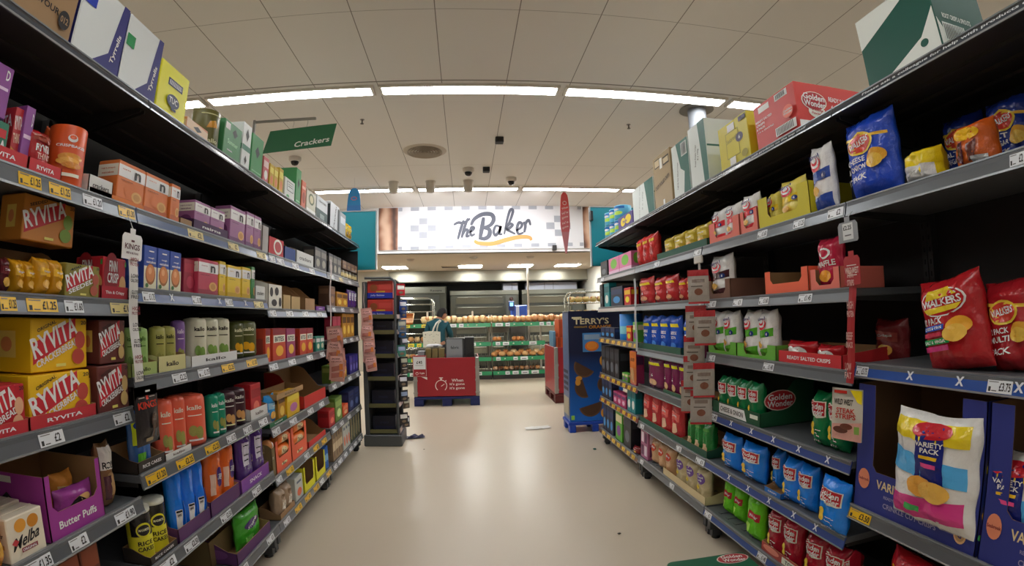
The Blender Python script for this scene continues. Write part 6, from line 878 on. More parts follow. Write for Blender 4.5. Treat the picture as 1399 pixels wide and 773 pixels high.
('gift_green', 'cracker_box', 'purple and green toy box, bottom shelf, fourth crisp bay', 'box', None, 'R', 1.428, 4.6238, 0.181, 0.2108, 0.3005, 0.1, 0.0, 0, 0),
('gift_navy', 'cracker_box', 'slate blue boxed gift, first of three, bottom shelf, fourth crisp bay', 'box', 'slate blue boxed gift on the bottom shelf', 'R', 1.428, 4.8732, 0.181, 0.1234, 0.2683, 0.1, 0.0, 0, 0),
('gift_navy', 'cracker_box', 'slate blue boxed gift, second of three, bottom shelf, fourth crisp bay', 'box', 'slate blue boxed gift on the bottom shelf', 'R', 1.428, 5.0026, 0.181, 0.1234, 0.2683, 0.1, 0.0, 0, 0),
('gift_navy', 'cracker_box', 'slate blue boxed gift, third of three, bottom shelf, fourth crisp bay', 'box', 'slate blue boxed gift on the bottom shelf', 'R', 1.428, 5.132, 0.181, 0.1234, 0.2683, 0.1, 0.0, 0, 0),
]

LIGHT_T, LIGHT_B, SPOT_E, EXPO = 32.0, 46.0, 36.0, 0.16
CAM_A, CAM_B, CAMSIGN = 1.469, -0.2, -1
CAMR = [[0.9957532, 0.0159153, -0.0906766], [-0.0894076, -0.0676624, -0.9936942], [-0.0219503, 0.9975813, -0.0659521]]

# ------------------------------------------------------------------ building shell
CEIL = 3.57
DL, DR, DEPTH = -1.15, 1.40, .50
def nodemat(name, fn):
    m = bpy.data.materials.new(name); m.use_nodes = True; fn(m.node_tree, m.node_tree.nodes['Principled BSDF']); return m
def floor_fn(nt, b):
    tc = nt.nodes.new('ShaderNodeTexCoord')
    n = nt.nodes.new('ShaderNodeTexNoise'); n.inputs['Scale'].default_value = 260; n.inputs['Detail'].default_value = 2
    n2 = nt.nodes.new('ShaderNodeTexNoise'); n2.inputs['Scale'].default_value = 1.4; n2.inputs['Detail'].default_value = 5
    for k in (n, n2): nt.links.new(tc.outputs['Object'], k.inputs['Vector'])
    r = nt.nodes.new('ShaderNodeValToRGB'); r.color_ramp.elements[0].position = .35; r.color_ramp.elements[1].position = .6
    r.color_ramp.elements[0].color = lin('#c0b39f'); r.color_ramp.elements[1].color = lin('#cdc1ac')
    r2 = nt.nodes.new('ShaderNodeMapRange'); r2.inputs['From Min'].default_value = .3; r2.inputs['From Max'].default_value = .7
    r2.inputs['To Min'].default_value = .27; r2.inputs['To Max'].default_value = .31
    nt.links.new(n.outputs['Fac'], r.inputs['Fac']); nt.links.new(r.outputs['Color'], b.inputs['Base Color'])
    b.inputs['Roughness'].default_value = .3
    b.inputs['Specular IOR Level'].default_value = .4
def ceil_fn(nt, b):
    tc = nt.nodes.new('ShaderNodeTexCoord'); sp = nt.nodes.new('ShaderNodeSeparateXYZ'); nt.links.new(tc.outputs['Object'], sp.inputs[0])
    def groove(out, off, step, wd):
        a = nt.nodes.new('ShaderNodeMath'); a.operation = 'ADD'; a.inputs[1].default_value = off; nt.links.new(out, a.inputs[0])
        f = nt.nodes.new('ShaderNodeMath'); f.operation = 'WRAP'; f.inputs[1].default_value = step/2; f.inputs[2].default_value = -step/2; nt.links.new(a.outputs[0], f.inputs[0])
        ab = nt.nodes.new('ShaderNodeMath'); ab.operation = 'ABSOLUTE'; nt.links.new(f.outputs[0], ab.inputs[0])
        l = nt.nodes.new('ShaderNodeMath'); l.operation = 'LESS_THAN'; l.inputs[1].default_value = wd; nt.links.new(ab.outputs[0], l.inputs[0]); return l.outputs[0]
    g1 = groove(sp.outputs['X'], .22, .6, .0035); g2 = groove(sp.outputs['Y'], -4.235, 3.76, .01); g3 = groove(sp.outputs['Y'], -3.1, 3.76, .002)
    mx = nt.nodes.new('ShaderNodeMath'); mx.operation = 'MAXIMUM'; nt.links.new(g1, mx.inputs[0]); nt.links.new(g2, mx.inputs[1])
    mx2 = nt.nodes.new('ShaderNodeMath'); mx2.operation = 'MAXIMUM'; nt.links.new(mx.outputs[0], mx2.inputs[0]); nt.links.new(g3, mx2.inputs[1])
    c = nt.nodes.new('ShaderNodeMix'); c.data_type = 'RGBA'; c.inputs['A'].default_value = lin('#e9e6e0'); c.inputs['B'].default_value = lin('#8a847c')
    nt.links.new(mx2.outputs[0], c.inputs['Factor']); nt.links.new(c.outputs['Result'], b.inputs['Base Color'])
    b.inputs['Roughness'].default_value = .6
def place_shell():
    b = MB(); b.face([(-9, -6, 0), (9, -6, 0), (9, 15, 0), (-9, 15, 0)], nodemat('polished_vinyl_floor', floor_fn)); structure('floor', b)
    # ceiling slab, lower over the bakery
    b = MB(); b.face([(-9, 9.6, CEIL), (9, 9.6, CEIL), (9, -6, CEIL), (-9, -6, CEIL)], nodemat('ceiling_panels', ceil_fn)); structure('ceiling', b)
    b = MB(); b.box(-9, 9, 9.6, 15, 2.665, 2.75, M('#d9cbb8', .7)); structure('ceiling_bakery', b)
    w = M('#d8d4cc', .7)
    b = MB(); b.box(-9, 9, 9.6, 9.75, 2.665, CEIL, M('#e6e6e6', .6)); structure('wall_bulkhead', b)
    b = MB(); b.box(-9, 9, 14.6, 14.8, 0, 2.75, M('#55585a', .6)); structure('wall_back', b)
    b = MB(); b.box(-9, 9, -6.1, -6, 0, CEIL, w); structure('wall_front', b)
    b = MB(); b.box(-9.1, -9, -6, 15, 0, CEIL, w); structure('wall_left', b)
    b = MB(); b.box(9, 9.1, -6, 15, 0, CEIL, w); structure('wall_right', b)
    b = MB(); b.box(3.32, 3.5, 11.9, 14.6, 0, 2.665, M('#b9b7ae', .6)); structure('wall_bakery', b)
    b = MB(); b.box(-9, -2.1, 13.3, 13.45, 0, 2.665, M('#b9b2a2', .6)); structure('wall_bakery_left', b)
    b = MB(); b.box(-2.1, 3.32, 9.59, 9.6, 2.665, 2.755, M('#efefef', .5)); structure('trim_1', b)
place_shell()

def root_at(name, label, cat, loc, group=None): return thing(name, label, cat, loc, 0, group)
def part(b, name, root):
    l = root.location; b.v = [(x-l[0], y-l[1], z-l[2]) for x, y, z in b.v]
    return b.build(name, root)
def sub(b, name, parent_part, root):
    l = root.location; b.v = [(x-l[0], y-l[1], z-l[2]) for x, y, z in b.v]
    return b.build(name, parent_part)

# ------------------------------------------------------------------ ceiling fittings
LIT2 = M('#f1f5ff', .4, emit=LIGHT_T*.5)
LIT = M('#fbf9fa', .4, emit=LIGHT_T)
def ceiling_light(x, y, n, w=1.65, d=.15):
    r = root_at('ceiling_light', n, 'ceiling light', (x, y, CEIL-.06), 'recessed strip lights')
    b = MB(); fr = M('#dcd6cc', .5)
    for (a, c, e, f) in ((-w/2-.03, w/2+.03, -d/2-.025, -d/2), (-w/2-.03, w/2+.03, d/2, d/2+.025), (-w/2-.03, -w/2, -d/2, d/2), (w/2, w/2+.03, -d/2, d/2)):
        b.box(x+a, x+c, y+e, y+f, CEIL-.028, CEIL-.001, fr, .003)
    part(b, 'frame', r)
    b = MB(); b.box(x-w/2, x+w/2, y-d/2, y+d/2, CEIL-.03, CEIL-.004, LIT2 if y < 1 else LIT, .004); part(b, 'diffuser', r)
POS = ['first', 'second', 'third', 'fourth', 'fifth', 'sixth', 'seventh']
for ry, nm in ((-6.9+3.76, 'behind the camera'), (.63, 'above the aisle entrance'), (4.39, 'in the front strip'), (8.15, 'in the strip before the bakery')):
    for i in range(-3, 4):
        ceiling_light(.04+i*1.76, ry, f'long white recessed ceiling light, {POS[i+3]} along {nm}')
def ceiling_thing(kind, x, y, label, cat, group=None, kd='spot'):
    r = root_at(kind, label, cat, (x, y, CEIL-.1), group)
    if kd == 'spot':
        b = MB(); b.lathe([(.085, CEIL-.012), (.085, CEIL-.001)], M('#c9c3ba', .5), 18, x, y); part(b, 'base_ring', r)
        b = MB(); b.lathe([(.03, CEIL-.19), (.06, CEIL-.18), (.075, CEIL-.14), (.075, CEIL-.012)], M('#c4bcb0', .5), 18, x, y); part(b, 'housing', r)
    elif kd == 'dome':
        b = MB(); b.lathe([(.07, CEIL-.06), (.085, CEIL-.04), (.085, CEIL-.001)], M('#cfc8be', .5), 18, x, y); part(b, 'housing', r)
        b = MB(); b.lathe([(.01, CEIL-.115), (.035, CEIL-.108), (.052, CEIL-.085), (.055, CEIL-.058)], M('#1a1816', .15), 18, x, y); part(b, 'lens_dome', r)
    elif kd == 'vent':
        b = MB(); b.lathe([(.14, CEIL-.004), (.26, CEIL-.012), (.285, CEIL-.001)], M('#c9beb0', .5), 32, x, y, cap=False); part(b, 'outer_ring', r)
        b = MB()
        for k in range(6):
            q = .03+k*.036
            b.lathe([(q, CEIL-.006), (q+.018, CEIL-.03), (q+.022, CEIL-.028), (q+.004, CEIL-.003)], M('#a89c8c', .5), 28, x, y, cap=False)
        part(b, 'grille', r)
    elif kd == 'sprinkler':
        b = MB(); b.lathe([(.025, CEIL-.004), (.025, CEIL-.001)], M('#8e8a84', .4, .6), 12, x, y); part(b, 'escutcheon', r)
        b = MB(); b.lathe([(.02, CEIL-.052), (.02, CEIL-.048), (.008, CEIL-.046), (.008, CEIL-.004)], M('#6f6a62', .4, .6), 10, x, y); part(b, 'deflector', r)
    elif kd == 'box':
        b = MB(); b.box(x-.05, x+.05, y-.05, y+.05, CEIL-.07, CEIL-.001, M('#171615', .5), .006); part(b, 'case', r)
        b = MB(); b.box(x-.03, x+.03, y-.056, y-.05, CEIL-.055, CEIL-.02, M('#2c2a28', .2)); part(b, 'sensor_window', r)
ceiling_thing('spotlight', -1.15, 7.72, 'white ceiling spotlight aimed at bakery banner, first of three', 'spotlight', 'banner spotlights')
ceiling_thing('spotlight', -.56, 7.72, 'white ceiling spotlight aimed at bakery banner, middle of three', 'spotlight', 'banner spotlights')
ceiling_thing('spotlight', .04, 7.70, 'white ceiling spotlight aimed at bakery banner, beneath the camera dome', 'spotlight', 'banner spotlights')
ceiling_thing('security_camera', .04, 7.04, 'white dome camera with dark lens on ceiling', 'camera', None, 'dome')
ceiling_thing('security_camera', .71, 7.55, 'flat dark dome camera beside small black sensor', 'camera', None, 'dome')
ceiling_thing('security_camera', -2.3, 6.32, 'grey dome camera above cracker shelving', 'camera', None, 'dome')
ceiling_thing('air_vent', -.53, 6.24, 'round ringed air vent in the ceiling', 'vent', None, 'vent')
ceiling_thing('sprinkler', -1.13, 5.13, 'small ceiling sprinkler by the green hanging sign', 'sprinkler', None, 'sprinkler')
ceiling_thing('sprinkler', 1.86, 5.21, 'small ceiling sprinkler above the crisp cartons', 'sprinkler', None, 'sprinkler')
ceiling_thing('ceiling_sensor', .41, 5.76, 'small black square sensor on ceiling joint', 'sensor', None, 'box')
ceiling_thing('ceiling_sensor', .30, 7.0, 'smaller black sensor near the dome camera', 'sensor', None, 'box')
r = root_at('support_column', 'round grey metal column rising behind crisp cartons', 'column', (2.46, 4.66, 0))
b = MB(); b.lathe([(.10, 0), (.10, CEIL-.002)], M('#7e8288', .6, .1), 24, 2.46, 4.66); part(b, 'shaft', r)
b = MB(); b.lathe([(.19, CEIL-.012), (.185, CEIL-.001)], M('#8a857e', .4, .4), 28, 2.46, 4.66); part(b, 'ceiling_flange', r)
for x, y, w in ((-3.9, 7.3, .6), (2.6, 7.5, .6)):
    pass

# ------------------------------------------------------------------ gondola shelving
CH = M('#2b2b2c', .55); DK = M('#46484b', .5); RAIL = '#6b7075'
RAILC = {'L1r3': '#40598c', 'L1r2': '#5b6f94', 'L2r2': '#66789a', 'R0r4': '#2a4f9c', 'R1r5': '#3f5290', 'R1r6': '#3f5290', 'R1r7': '#33508f', 'L2r3': '#8c9aae',
         'R3r4': '#7d5f4c', 'R3r5': '#7d4f4c', 'R3r6': '#7d4a44', 'R3r7': '#7a5a46', 'R2r4': '#8f97a0', 'R3r3': '#a89a98', 'R3r2': '#a09c9c'}
def ticket(key, X, s, zt, seg, RF):
    a, c, kd, tx = seg; b = MB()
    if kd == 'g': return None
    if kd == 'x':
        m = M('#dfe5ee', .5); cy = (a+c)/2; q = .011
        S = lambda u, v, e: RF(cy+u, v, .0018+e)
        for sg in (-1, 1):
            b.face([S(-q*sg-.004, .2, 0), S(-q*sg+.004, .2, 0), S(q*sg+.004, .8, 0), S(q*sg-.004, .8, 0)], m)
        return b
    bg = {'w': '#e6eaee', 'y': '#f0c020', 'p': '#ddcc85'}[kd]
    m = M(bg, .35)
    b.face([RF(a, .04, .0015), RF(c, .04, .0015), RF(c, .96, .0015), RF(a, .96, .0015)], m)
    b.face([RF(a, .04, .0008), RF(c, .04, .0008), RF(c, .96, .0008), RF(a, .96, .0008)][::-1], m)
    w = c-a
    if kd == 'y' and tx != '£': 
        m2 = M('#8a6a10', .5)
    fl = -1 if s == 1 else 1     # reading direction along y
    def S(u, v, e): 
        y = (a+c)/2 + (u-.5)*w*(1 if s == 1 else -1)
        return RF(y, v, .0018+e)
    ops = [('q', .06, .12, .16, .4, '#2a2a2a'), ('q', .06, .78, .6, .86, '#6a6a6a'), ('q', .06, .66, .45, .71, '#7a7a7a'), ('q', .2, .14, .4, .2, '#5a5a5a')]
    if tx: ops.append(('t', tx, .72, .42, .46 if len(tx) > 2 else .25, .5, '#1c1c1e', 0))
    print_ops(b, ops, S, w, .04, e0=.0003, de=.0002, g=1)
    return b
def bay(side, i, y0, y1):
    s = 1 if side == 'L' else -1            # direction of the aisle
    F = DL if side == 'L' else DR
    f = lambda d: F - s*d                     # d metres in from the front edge
    nm = ('cracker' if side == 'L' else 'crisp')
    r = root_at('shelving_bay', f'tall dark grey {nm} aisle shelving bay, {POS[i]} from the aisle entrance', 'shelving', (f(.25), (y0+y1)/2, 0), f'{nm} aisle shelving')
    b = MB(); b.box(min(f(.50), f(.535)), max(f(.50), f(.535)), y0+.001, y1-.001, .02, LEVELS[f'{side}{i}r1']-.002, M('#1d1b1b', .7))
    part(b, 'back_panel', r)
    for yy in (y0+.015, y1-.015):
        b = MB(); b.box(min(f(.46), f(.499)), max(f(.46), f(.499)), yy-.013, yy+.013, .0, 2.17, M('#242324', .5))
        for k in range(40): b.box(min(f(.4585), f(.4600)), max(f(.4585), f(.4600)), yy-.003, yy+.003, .12+k*.05, .14+k*.05, M('#0a0a0a', .8))
        part(b, 'upright', r)
    for yy in (y0+.03, y1-.03):
        b = MB(); b.box(min(f(.03), f(.46)), max(f(.03), f(.46)), yy-.02, yy+.02, .06, .13, DK, .004)
        b.box(min(f(.05), f(.12)), max(f(.05), f(.12)), yy-.018, yy+.018, .015, .06, DK); b.lathe([(.028, 0), (.028, .014), (.012, .016), (.012, .05)], M('#1a1a1a', .5), 12, f(.085), yy)
        part(b, 'foot', r)
    b = MB(); b.box(min(f(.30), f(.315)), max(f(.30), f(.315)), y0+.004, y1-.004, .0, .12, M('#26262a', .6)); part(b, 'kick_plate', r)
    if i == 3 and side == 'L':
        b = MB(); b.box(min(f(.02), f(.50)), max(f(.02), f(.50)), y1+.002, y1+.012, .1, 2.14, M('#2f3133', .5), .002); part(b, 'end_panel', r)
    keys = [k for k in LEVELS if k.startswith(f'{side}{i}')]
    for k in keys:
        z = LEVELS[k]; top = k.endswith('r1'); base = k.endswith('r7')
        b = MB(); dk = M('#5c6064', .4) if not top else M('#2f2d2c', .5)
        b.box(min(f(.008), f(.46)), max(f(.008), f(.50 if top else .46)), y0+(.001 if top else .006), y1-(.001 if top else .006), z-.028, z, dk, .002)
        if top: 
            for q in (.12, .24, .36): b.box(min(f(q), f(q+.02)), max(f(q), f(q+.02)), y0+.03, y1-.03, z-.04, z-.028, M('#33302e', .5))
        if k == 'R1r7' or k == 'R2r7':
            for q in range(12):
                for rr in (.05, .15):
                    b.box(min(f(rr), f(rr+.07)), max(f(rr), f(rr+.07)), y0+.12+q*.09, y0+.15+q*.09, z, z+.004, M('#5a5d60', .4))
        sh = part(b, 'shelf', r)
        for yy in (y0+.012, y1-.012):
            b = MB(); P = [(f(.03), yy-.002, z-.030), (f(.46), yy-.002, z-.030), (f(.46), yy-.002, z-(.12 if top else .06)), (f(.40), yy-.002, z-(.12 if top else .06)), (f(.03), yy-.002, z-.045)]
            if not base: b.prism(P if s > 0 else P[::-1], (0, .004, 0), M('#2a2928', .5)); sub(b, 'bracket', sh, r)
        rh = .028 if top else .046; slope = .012
        def RF(y, v, e, z=z, rh=rh): return (f(slope*v) + s*e, y, z+.002-rh*(1-v))
        b = MB(); rc = RAILC.get(k, RAIL if not top else '#3f454c'); rm = M(rc, .22 if rc != RAIL else .3, .35 if rc == RAIL else 0.0)
        ya, yb = y0+.004, y1-.004
        gr = M('#3f4347', .35, .4)
        b.prism([(f(0), ya, z-rh), (f(slope), ya, z+.002), (f(slope+.006), ya, z+.002), (f(.006), ya, z-rh)][::s], (0, yb-ya, 0), rm)
        b.box(min(f(-.002), f(.004)), max(f(-.002), f(.004)), ya, yb, z-rh-.004, z-rh+.002, M('#a9aeb3', .25, .5))
        b.box(min(f(slope-.003), f(slope+.006)), max(f(slope-.003), f(slope+.006)), ya, yb, z+.001, z+.006, M('#8d9297', .3, .4))
        if top:
            def S(u, v, e, RF=RF): 
                y = (y0+y1)/2 + (u-.5)*(y1-y0)*(1 if s == 1 else -1)
                return RF(y, v, .001+e)
            if side == 'R' and i < 3:
                print_ops(b, [('t', 'Please ask a colleague for help with products on the top shelf', .5, .5, .72, .48, '#c9ced2', 0)], S, y1-y0, rh, e0=.0003)
            sub(b, 'price_rail', sh, r)
            continue
        sub(b, 'price_rail', sh, r)
        for sg in TICKETS.get(k, []):
            sh_ = max(0, y0+.012-sg[0]) - max(0, sg[1]-(y1-.012)); sg = (sg[0]+sh_, sg[1]+sh_, sg[2], sg[3])
            t = ticket(k, F, s, z, sg, RF)
            if t: sub(t, 'promotion_mark' if sg[2] == 'x' else 'price_ticket', sh, r)
for i in range(4):
    bay('L', i, .29+1.25*i + (.01 if i == 3 else 0), 1.54+1.25*i)
    bay('R', i, .25+1.25*i, 1.5+1.25*i-.01*(i > 2))

for it in ITEMS:
    put(*it)

# ------------------------------------------------------------------ clip strips and what hangs on them
def strip(name, label, x, ytop, zt, zb, ybot, col, w=.045, marks=None, side='L', gcol=None):
    r = root_at(name, label, 'hanging strip', (x, ytop, zt))
    s = 1 if side == 'L' else -1
    b = MB(); n = 24; m = M(col, .4)
    P = []
    for i in range(n+1):
        t = i/n; y = ytop*(1-t)+ybot*t; z = zt*(1-t)+zb*t
        P.append([(x+.004*sin(t*9), y-w/2, z), (x+.004*sin(t*9)+.0012*s, y, z), (x+.004*sin(t*9), y+w/2, z)])
    b.grid(P, m, False)
    if marks:
        k = len(marks)
        for i, (tx, c) in enumerate(marks):
            t = (i+.6)/k; y = ytop*(1-t)+ybot*t; z = zt*(1-t)+zb*t
            hh = (zt-zb)/k*.72
            S = lambda u, v, e: (x+s*(.008+e), y+(u-.5)*w*s, z+(v-.5)*hh)
            print_ops(b, [('t', tx[0], .5, .72, .85, .34, c), ('t', tx[1], .5, .32, .92, .28, c)], S, w, hh)
    part(b, 'plastic_strip', r)
    return r
def hang_card(parent, x, y, z, w, h, col, ops, side, name='header_card', tongue=True):
    s = 1 if side == 'L' else -1; b = MB()
    P = [(-w/2, 0), (-w/2+.006, -.0), (w/2-.006, 0), (w/2, .006), (w/2, h-.012), (w/2-.01, h), (.014, h), (.014, h+.018), (-.014, h+.018), (-.014, h), (-w/2+.01, h), (-w/2, h-.012)]
    PP = [(x, y+q*s, z+v) for q, v in P]
    b.prism(PP[::-1], (s*.0015, 0, 0), M(col, .45))
    S = lambda u, v, e: (x+s*(.0016+e), y+(u-.5)*w*s, z+v*h)
    print_ops(b, ops, S, w, h)
    part(b, name, parent)
kg = [((('HIGH', 'PROTEIN')), '#8a2430'), (('LOW', 'CALORIE'), '#1c1c1c'), (('GLUTEN', 'FREE'), '#1c1c1c')]*3
r = strip('clip_strip', 'white hanging strip of printed health claims between cracker bays', -1.125, 1.49, 1.64, 1.21, 1.53, '#e8e8e4', .05, kg[:8], 'L')
hang_card(r, -1.12, 1.48, 1.615, .11, .085, '#ebebe8', [('t', 'KINGS', .5, .5, .75, .22, '#5a2630', 0), ('t', 'BEEF & BILTONG', .5, .25, .6, .08, '#5a2630', 0), ('q', .42, .68, .58, .76, '#5a2630')], 'L')
b = MB(); b.tube([(-1.145, 1.48, 1.76), (-1.135, 1.485, 1.74), (-1.12, 1.48, 1.715)], .0015, M('#bfc3c6', .2), 6); part(b, 'hook', r)

def hang_packet(x, y, z, w, h, side, col, ops, label, group=None, yaw=0, cat='packet', name='snack_packet'):
    """flat sealed packet hanging from a euro hole; x,y,z is the top centre"""
    global GAIN
    GAIN = 1.3; s = 1 if side == 'L' else -1; b = MB(); m = M(col, .3, bump=.15, scale=30)
    P = []; Q = []
    for i in range(13):
        v = i/12; row = []; row2 = []
        for j in range(9):
            u = j/8; t = .009*sin(pi*u)**.7*min(1, max(0, (v-.03)/.2))*min(1, max(0, (.82-v)/.2))
            row.append(((u-.5)*w, -t-.0006, -h*(1-v))); row2.append(((.5-u)*w, t+.0006, -h*(1-v)))
        P.append(row); Q.append(row2)
    b.grid(P, m); b.grid(Q, m)
    b.box(-w/2, w/2, -.0006, .0006, -h, 0, m)
    pr = MB()
    def S(u, v, e):
        t = .009*sin(pi*max(0, min(1, u)))**.7*min(1, max(0, (v-.03)/.2))*min(1, max(0, (.82-v)/.2))
        return ((u-.5)*w, -t-.0008-e*1.5, -h*(1-v))
    print_ops(pr, ops, S, w, h, True, .001, .0005, g=2)
    b.join(pr); GAIN = 1.0
    o = b.build(name, None, (x, y, z), (pi/2 if side == 'L' else -pi/2)+yaw)
    tag(o, label, cat, group)
    return o
hang_packet(-1.11, 1.545, 1.195, .135, .20, 'L', '#221f1f', [('t', 'KINGS', .5, .68, .8, .12, '#b5382a', 0), ('q', .15, .8, .4, .815, '#a39a90'), ('q', .6, .8, .85, .815, '#a39a90'), ('q', .45, .77, .55, .84, '#b5382a'), ('e', .72, .38, .16, .14, '#4a382c'), ('q', .6, .1, .66, .35, '#4a382c'), ('q', .8, .1, .86, .35, '#4a382c'), ('q', .3, .06, .6, .12, '#8a7a5a'), ('q', .4, .9, .6, .93, '#d0d0d0')], 'black jerky packet with arched red print hanging from white strip')
# pink packets
def pink_strip(x, y, zt, zb, yb, lab, n, z0, z1):
    strip('clip_strip', f'speckled white strip holding pink packets {lab}', x, y, zt, zb, yb, '#b7a8a4', .035, None, 'L')
    ops = [('q', .1, .55, .9, .9, '#d9a49c'), ('t', 'PORK', .5, .75, .6, .1, '#6a3a3a', 0), ('t', 'CRUNCH', .5, .62, .7, .08, '#6a3a3a', 0), ('k', ((.15, .1), (.85, .2), (.85, .45), (.15, .35)), '#a8685f'), ('q', .7, .2, .95, .5, '#c9783f')]
    for i in range(n):
        t = i/max(1, n-1); z = z0*(1-t)+z1*t
        for sd in (0, 1):
            o = hang_packet(x+.018+.006*i, y+.02+(.045 if sd else -.02)+.012*(i % 2)+(yb-y)*t, z-.02*sd, .115, .16, 'L', '#c99a92', ops, f'pink snack packet, {POS[n-1-i] if n-1-i < 7 else "upper"} one up the {"outer" if sd else "inner"} line {lab}', f'pink snack packets {lab}', -1.35+.3*sd)
            o.rotation_euler.x = .12 if sd else .04; o.rotation_euler.y = .1*((i % 3)-1)
pink_strip(-1.11, 4.0, 1.90, 1.36, 3.99, 'beside third cracker bay', 6, 1.36, 1.08)
pink_strip(-1.11, 5.33, 1.80, 1.45, 5.34, 'at the far end of cracker shelves', 7, 1.53, 1.02)
# jerky packets on the crisp side
strip('clip_strip', 'perforated pale strip holding red and silver packets', 1.372, 2.73, 1.72, .80, 2.80, '#b0a8a2', .03, None, 'R')
b = MB(); b.box(1.36, 1.375, 2.68, 2.78, 1.70, 1.745, M('#c9c6c0', .4), .004); tag(b.build('strip_clip'), 'pale plastic clip over the red and silver packets', 'clip')
jops = [('q', 0, .82, 1, 1, '#a8282e'), ('q', .1, .25, .9, .75, '#a59c93'), ('q', .2, .62, .8, .72, '#7a6a60'), ('e', .5, .35, .2, .1, '#7a4a38'), ('q', 0, 0, 1, .06, '#a8282e'), ('q', .15, .5, .7, .53, '#5a544e')]
for i, (z, y) in enumerate(((1.66, 2.68), (1.45, 2.72), (1.42, 2.60), (1.27, 2.74), (1.15, 2.74), (1.12, 2.60), (1.0, 2.76), (.96, 2.62))):
    hang_packet(1.35-.004*i, y+.03, z, .125, .20, 'R', '#9b938b', jops, f'red topped silver snack packet, {["topmost","second","third","fourth","fifth","sixth","seventh","lowest"][i]} on perforated strip', 'silver snack packets on the perforated strip', 1.15+.12*((i % 3)-1))
r = strip('clip_strip', 'red hanging strip with white slogans between crisp bays', 1.372, 1.455, 1.58, 1.13, 1.49, '#a8262b', .04, [(('STEAK', 'STRIPS'), '#d9b0a8'), (('HIGH', 'PROTEIN'), '#d9b0a8'), (('BEEF', 'SNACK'), '#d9b0a8'), (('LOW', 'FAT'), '#d9b0a8')], 'R')
hang_card(r, 1.366, 1.45, 1.49, .085, .105, '#a8262b', [('t', 'WILD WEST', .5, .5, .85, .22, '#e0cfc8', 0), ('q', .2, .32, .8, .35, '#e0cfc8'), ('q', .2, .66, .8, .69, '#e0cfc8')], 'R')
hang_card(r, 1.36, 1.45, 1.645, .105, .075, '#8f9296', [('q', .25, .12, .78, .92, '#dadcdc'), ('t', '£2.25', .5, .7, .42, .22, '#1a1a1a', 0), ('q', .35, .3, .68, .36, '#6a6a6a')], 'R', 'price_card')
b = MB(); b.tube([(1.39, 1.45, 1.76), (1.37, 1.45, 1.74), (1.362, 1.45, 1.735)], .0015, M('#bfc3c6', .2), 6); part(b, 'hook', r)
hang_packet(1.345, 1.47, 1.115, .135, .19, 'R', '#b8b2a6', [('t', 'WILD WEST', .4, .74, .62, .11, '#2a2422', 0), ('q', .08, .9, .5, .96, '#b03028'), ('k', ((.6, .98), (.98, .98), (.98, .72), (.84, .76)), '#e0c21f'), ('t', 'STEAK', .5, .58, .6, .1, '#b03028', 0), ('t', 'STRIPS', .5, .47, .66, .1, '#b03028', 0), ('k', ((.06, .0), (1, .0), (1, .38), (.06, .3)), '#c9958a'), ('e', .35, .2, .25, .07, '#5a3026'), ('e', .55, .28, .2, .06, '#6a3a2a'), ('q', .8, .15, .95, .3, '#7a9a4a')], 'cream steak snack packet with yellow flash hanging below red strip', yaw=.25)
strip('clip_strip', 'clear strip carrying the orange packet by third crisp upright', 1.375, 3.93, 1.70, 1.10, 3.93, '#a7a9ae', .05, None, 'R')
hang_packet(1.35, 3.95, 1.10, .16, .27, 'R', '#b4602c', [('q', 0, .5, 1, 1, '#c46a2a'), ('e', .5, .3, .3, .2, '#b58a5a'), ('q', .2, .7, .8, .8, '#8a4a20')], 'orange brown snack packet hanging by crisp shelf upright')

# ------------------------------------------------------------------ hanging sign, header panels, flags
r = root_at('aisle_sign', 'green slanted hanging sign reading Crackers above cracker shelves', 'sign', (-1.25, 3.5, 2.66))
b = MB(); P = [(-1.54, 3.5, 2.655), (-1.0, 3.5, 2.69), (-.965, 3.5, 2.865), (-1.49, 3.5, 2.83)]
b.prism(P, (0, .006, 0), M('#0c6a3c', .4))
S = lambda u, v, e: (-1.54+u*.54+v*.045, 3.5-e, 2.655+u*.035+v*.175)
print_ops(b, [('t', 'Crackers', .7, .27, .5, .25, '#e8efe8', 3.5)], S, .54, .175, e0=.001); part(b, 'panel', r)
for xx in (-1.31, -1.2):
    b = MB(); b.tube([(xx, 3.503, 2.91), (xx+.008, 3.503, 2.89), (xx, 3.503, 2.85)], .002, M('#b5b5b0', .3, .5), 6); part(b, 'hook', r)
r = root_at('sign_arm', 'thin grey metal arm the green sign hangs from', 'bracket', (-1.55, 3.5, 2.2))
b = MB(); b.box(-1.62, -1.13, 3.493, 3.511, 2.905, 2.923, M('#84827c', .4, .4), .002); part(b, 'arm', r)
b = MB(); b.box(-1.64, -1.62, 3.49, 3.514, 2.165, 2.93, M('#84827c', .4, .4), .002); part(b, 'post', r)

def header(label, x0, x1, y, z0, z1, edge):
    r = root_at('header_panel', label, 'panel', ((x0+x1)/2, y, z0))
    b = MB(); b.box(x0, x1, y, y+.03, z0, z1, M('#0a7a88', .45), .003); part(b, 'board', r)
    b = MB(); fr = M('#a9b0b2', .3, .5)
    b.box(x0-.012, x0, y-.006, y+.036, z0, z1, fr); b.box(x1, x1+.014, y-.006, y+.036, z0, z1, fr); b.box(x0, x1, y-.006, y+.036, z1, z1+.01, fr)
    part(b, 'edge_frame', r)
    b = MB(); xx = x0+.1 if edge > 0 else x1-.1; b.box(xx-.02, xx+.02, y+.03, y+.05, .0, z0+.2, M('#6d7072', .4, .4)); part(b, 'support_post', r)
header('teal header panel over the end of cracker shelves', -1.85, -1.0, 5.42, 1.95, 2.60, 1)
header('teal header panel over the end of crisp shelves', 1.39, 2.3, 5.36, 1.95, 2.615, -1)
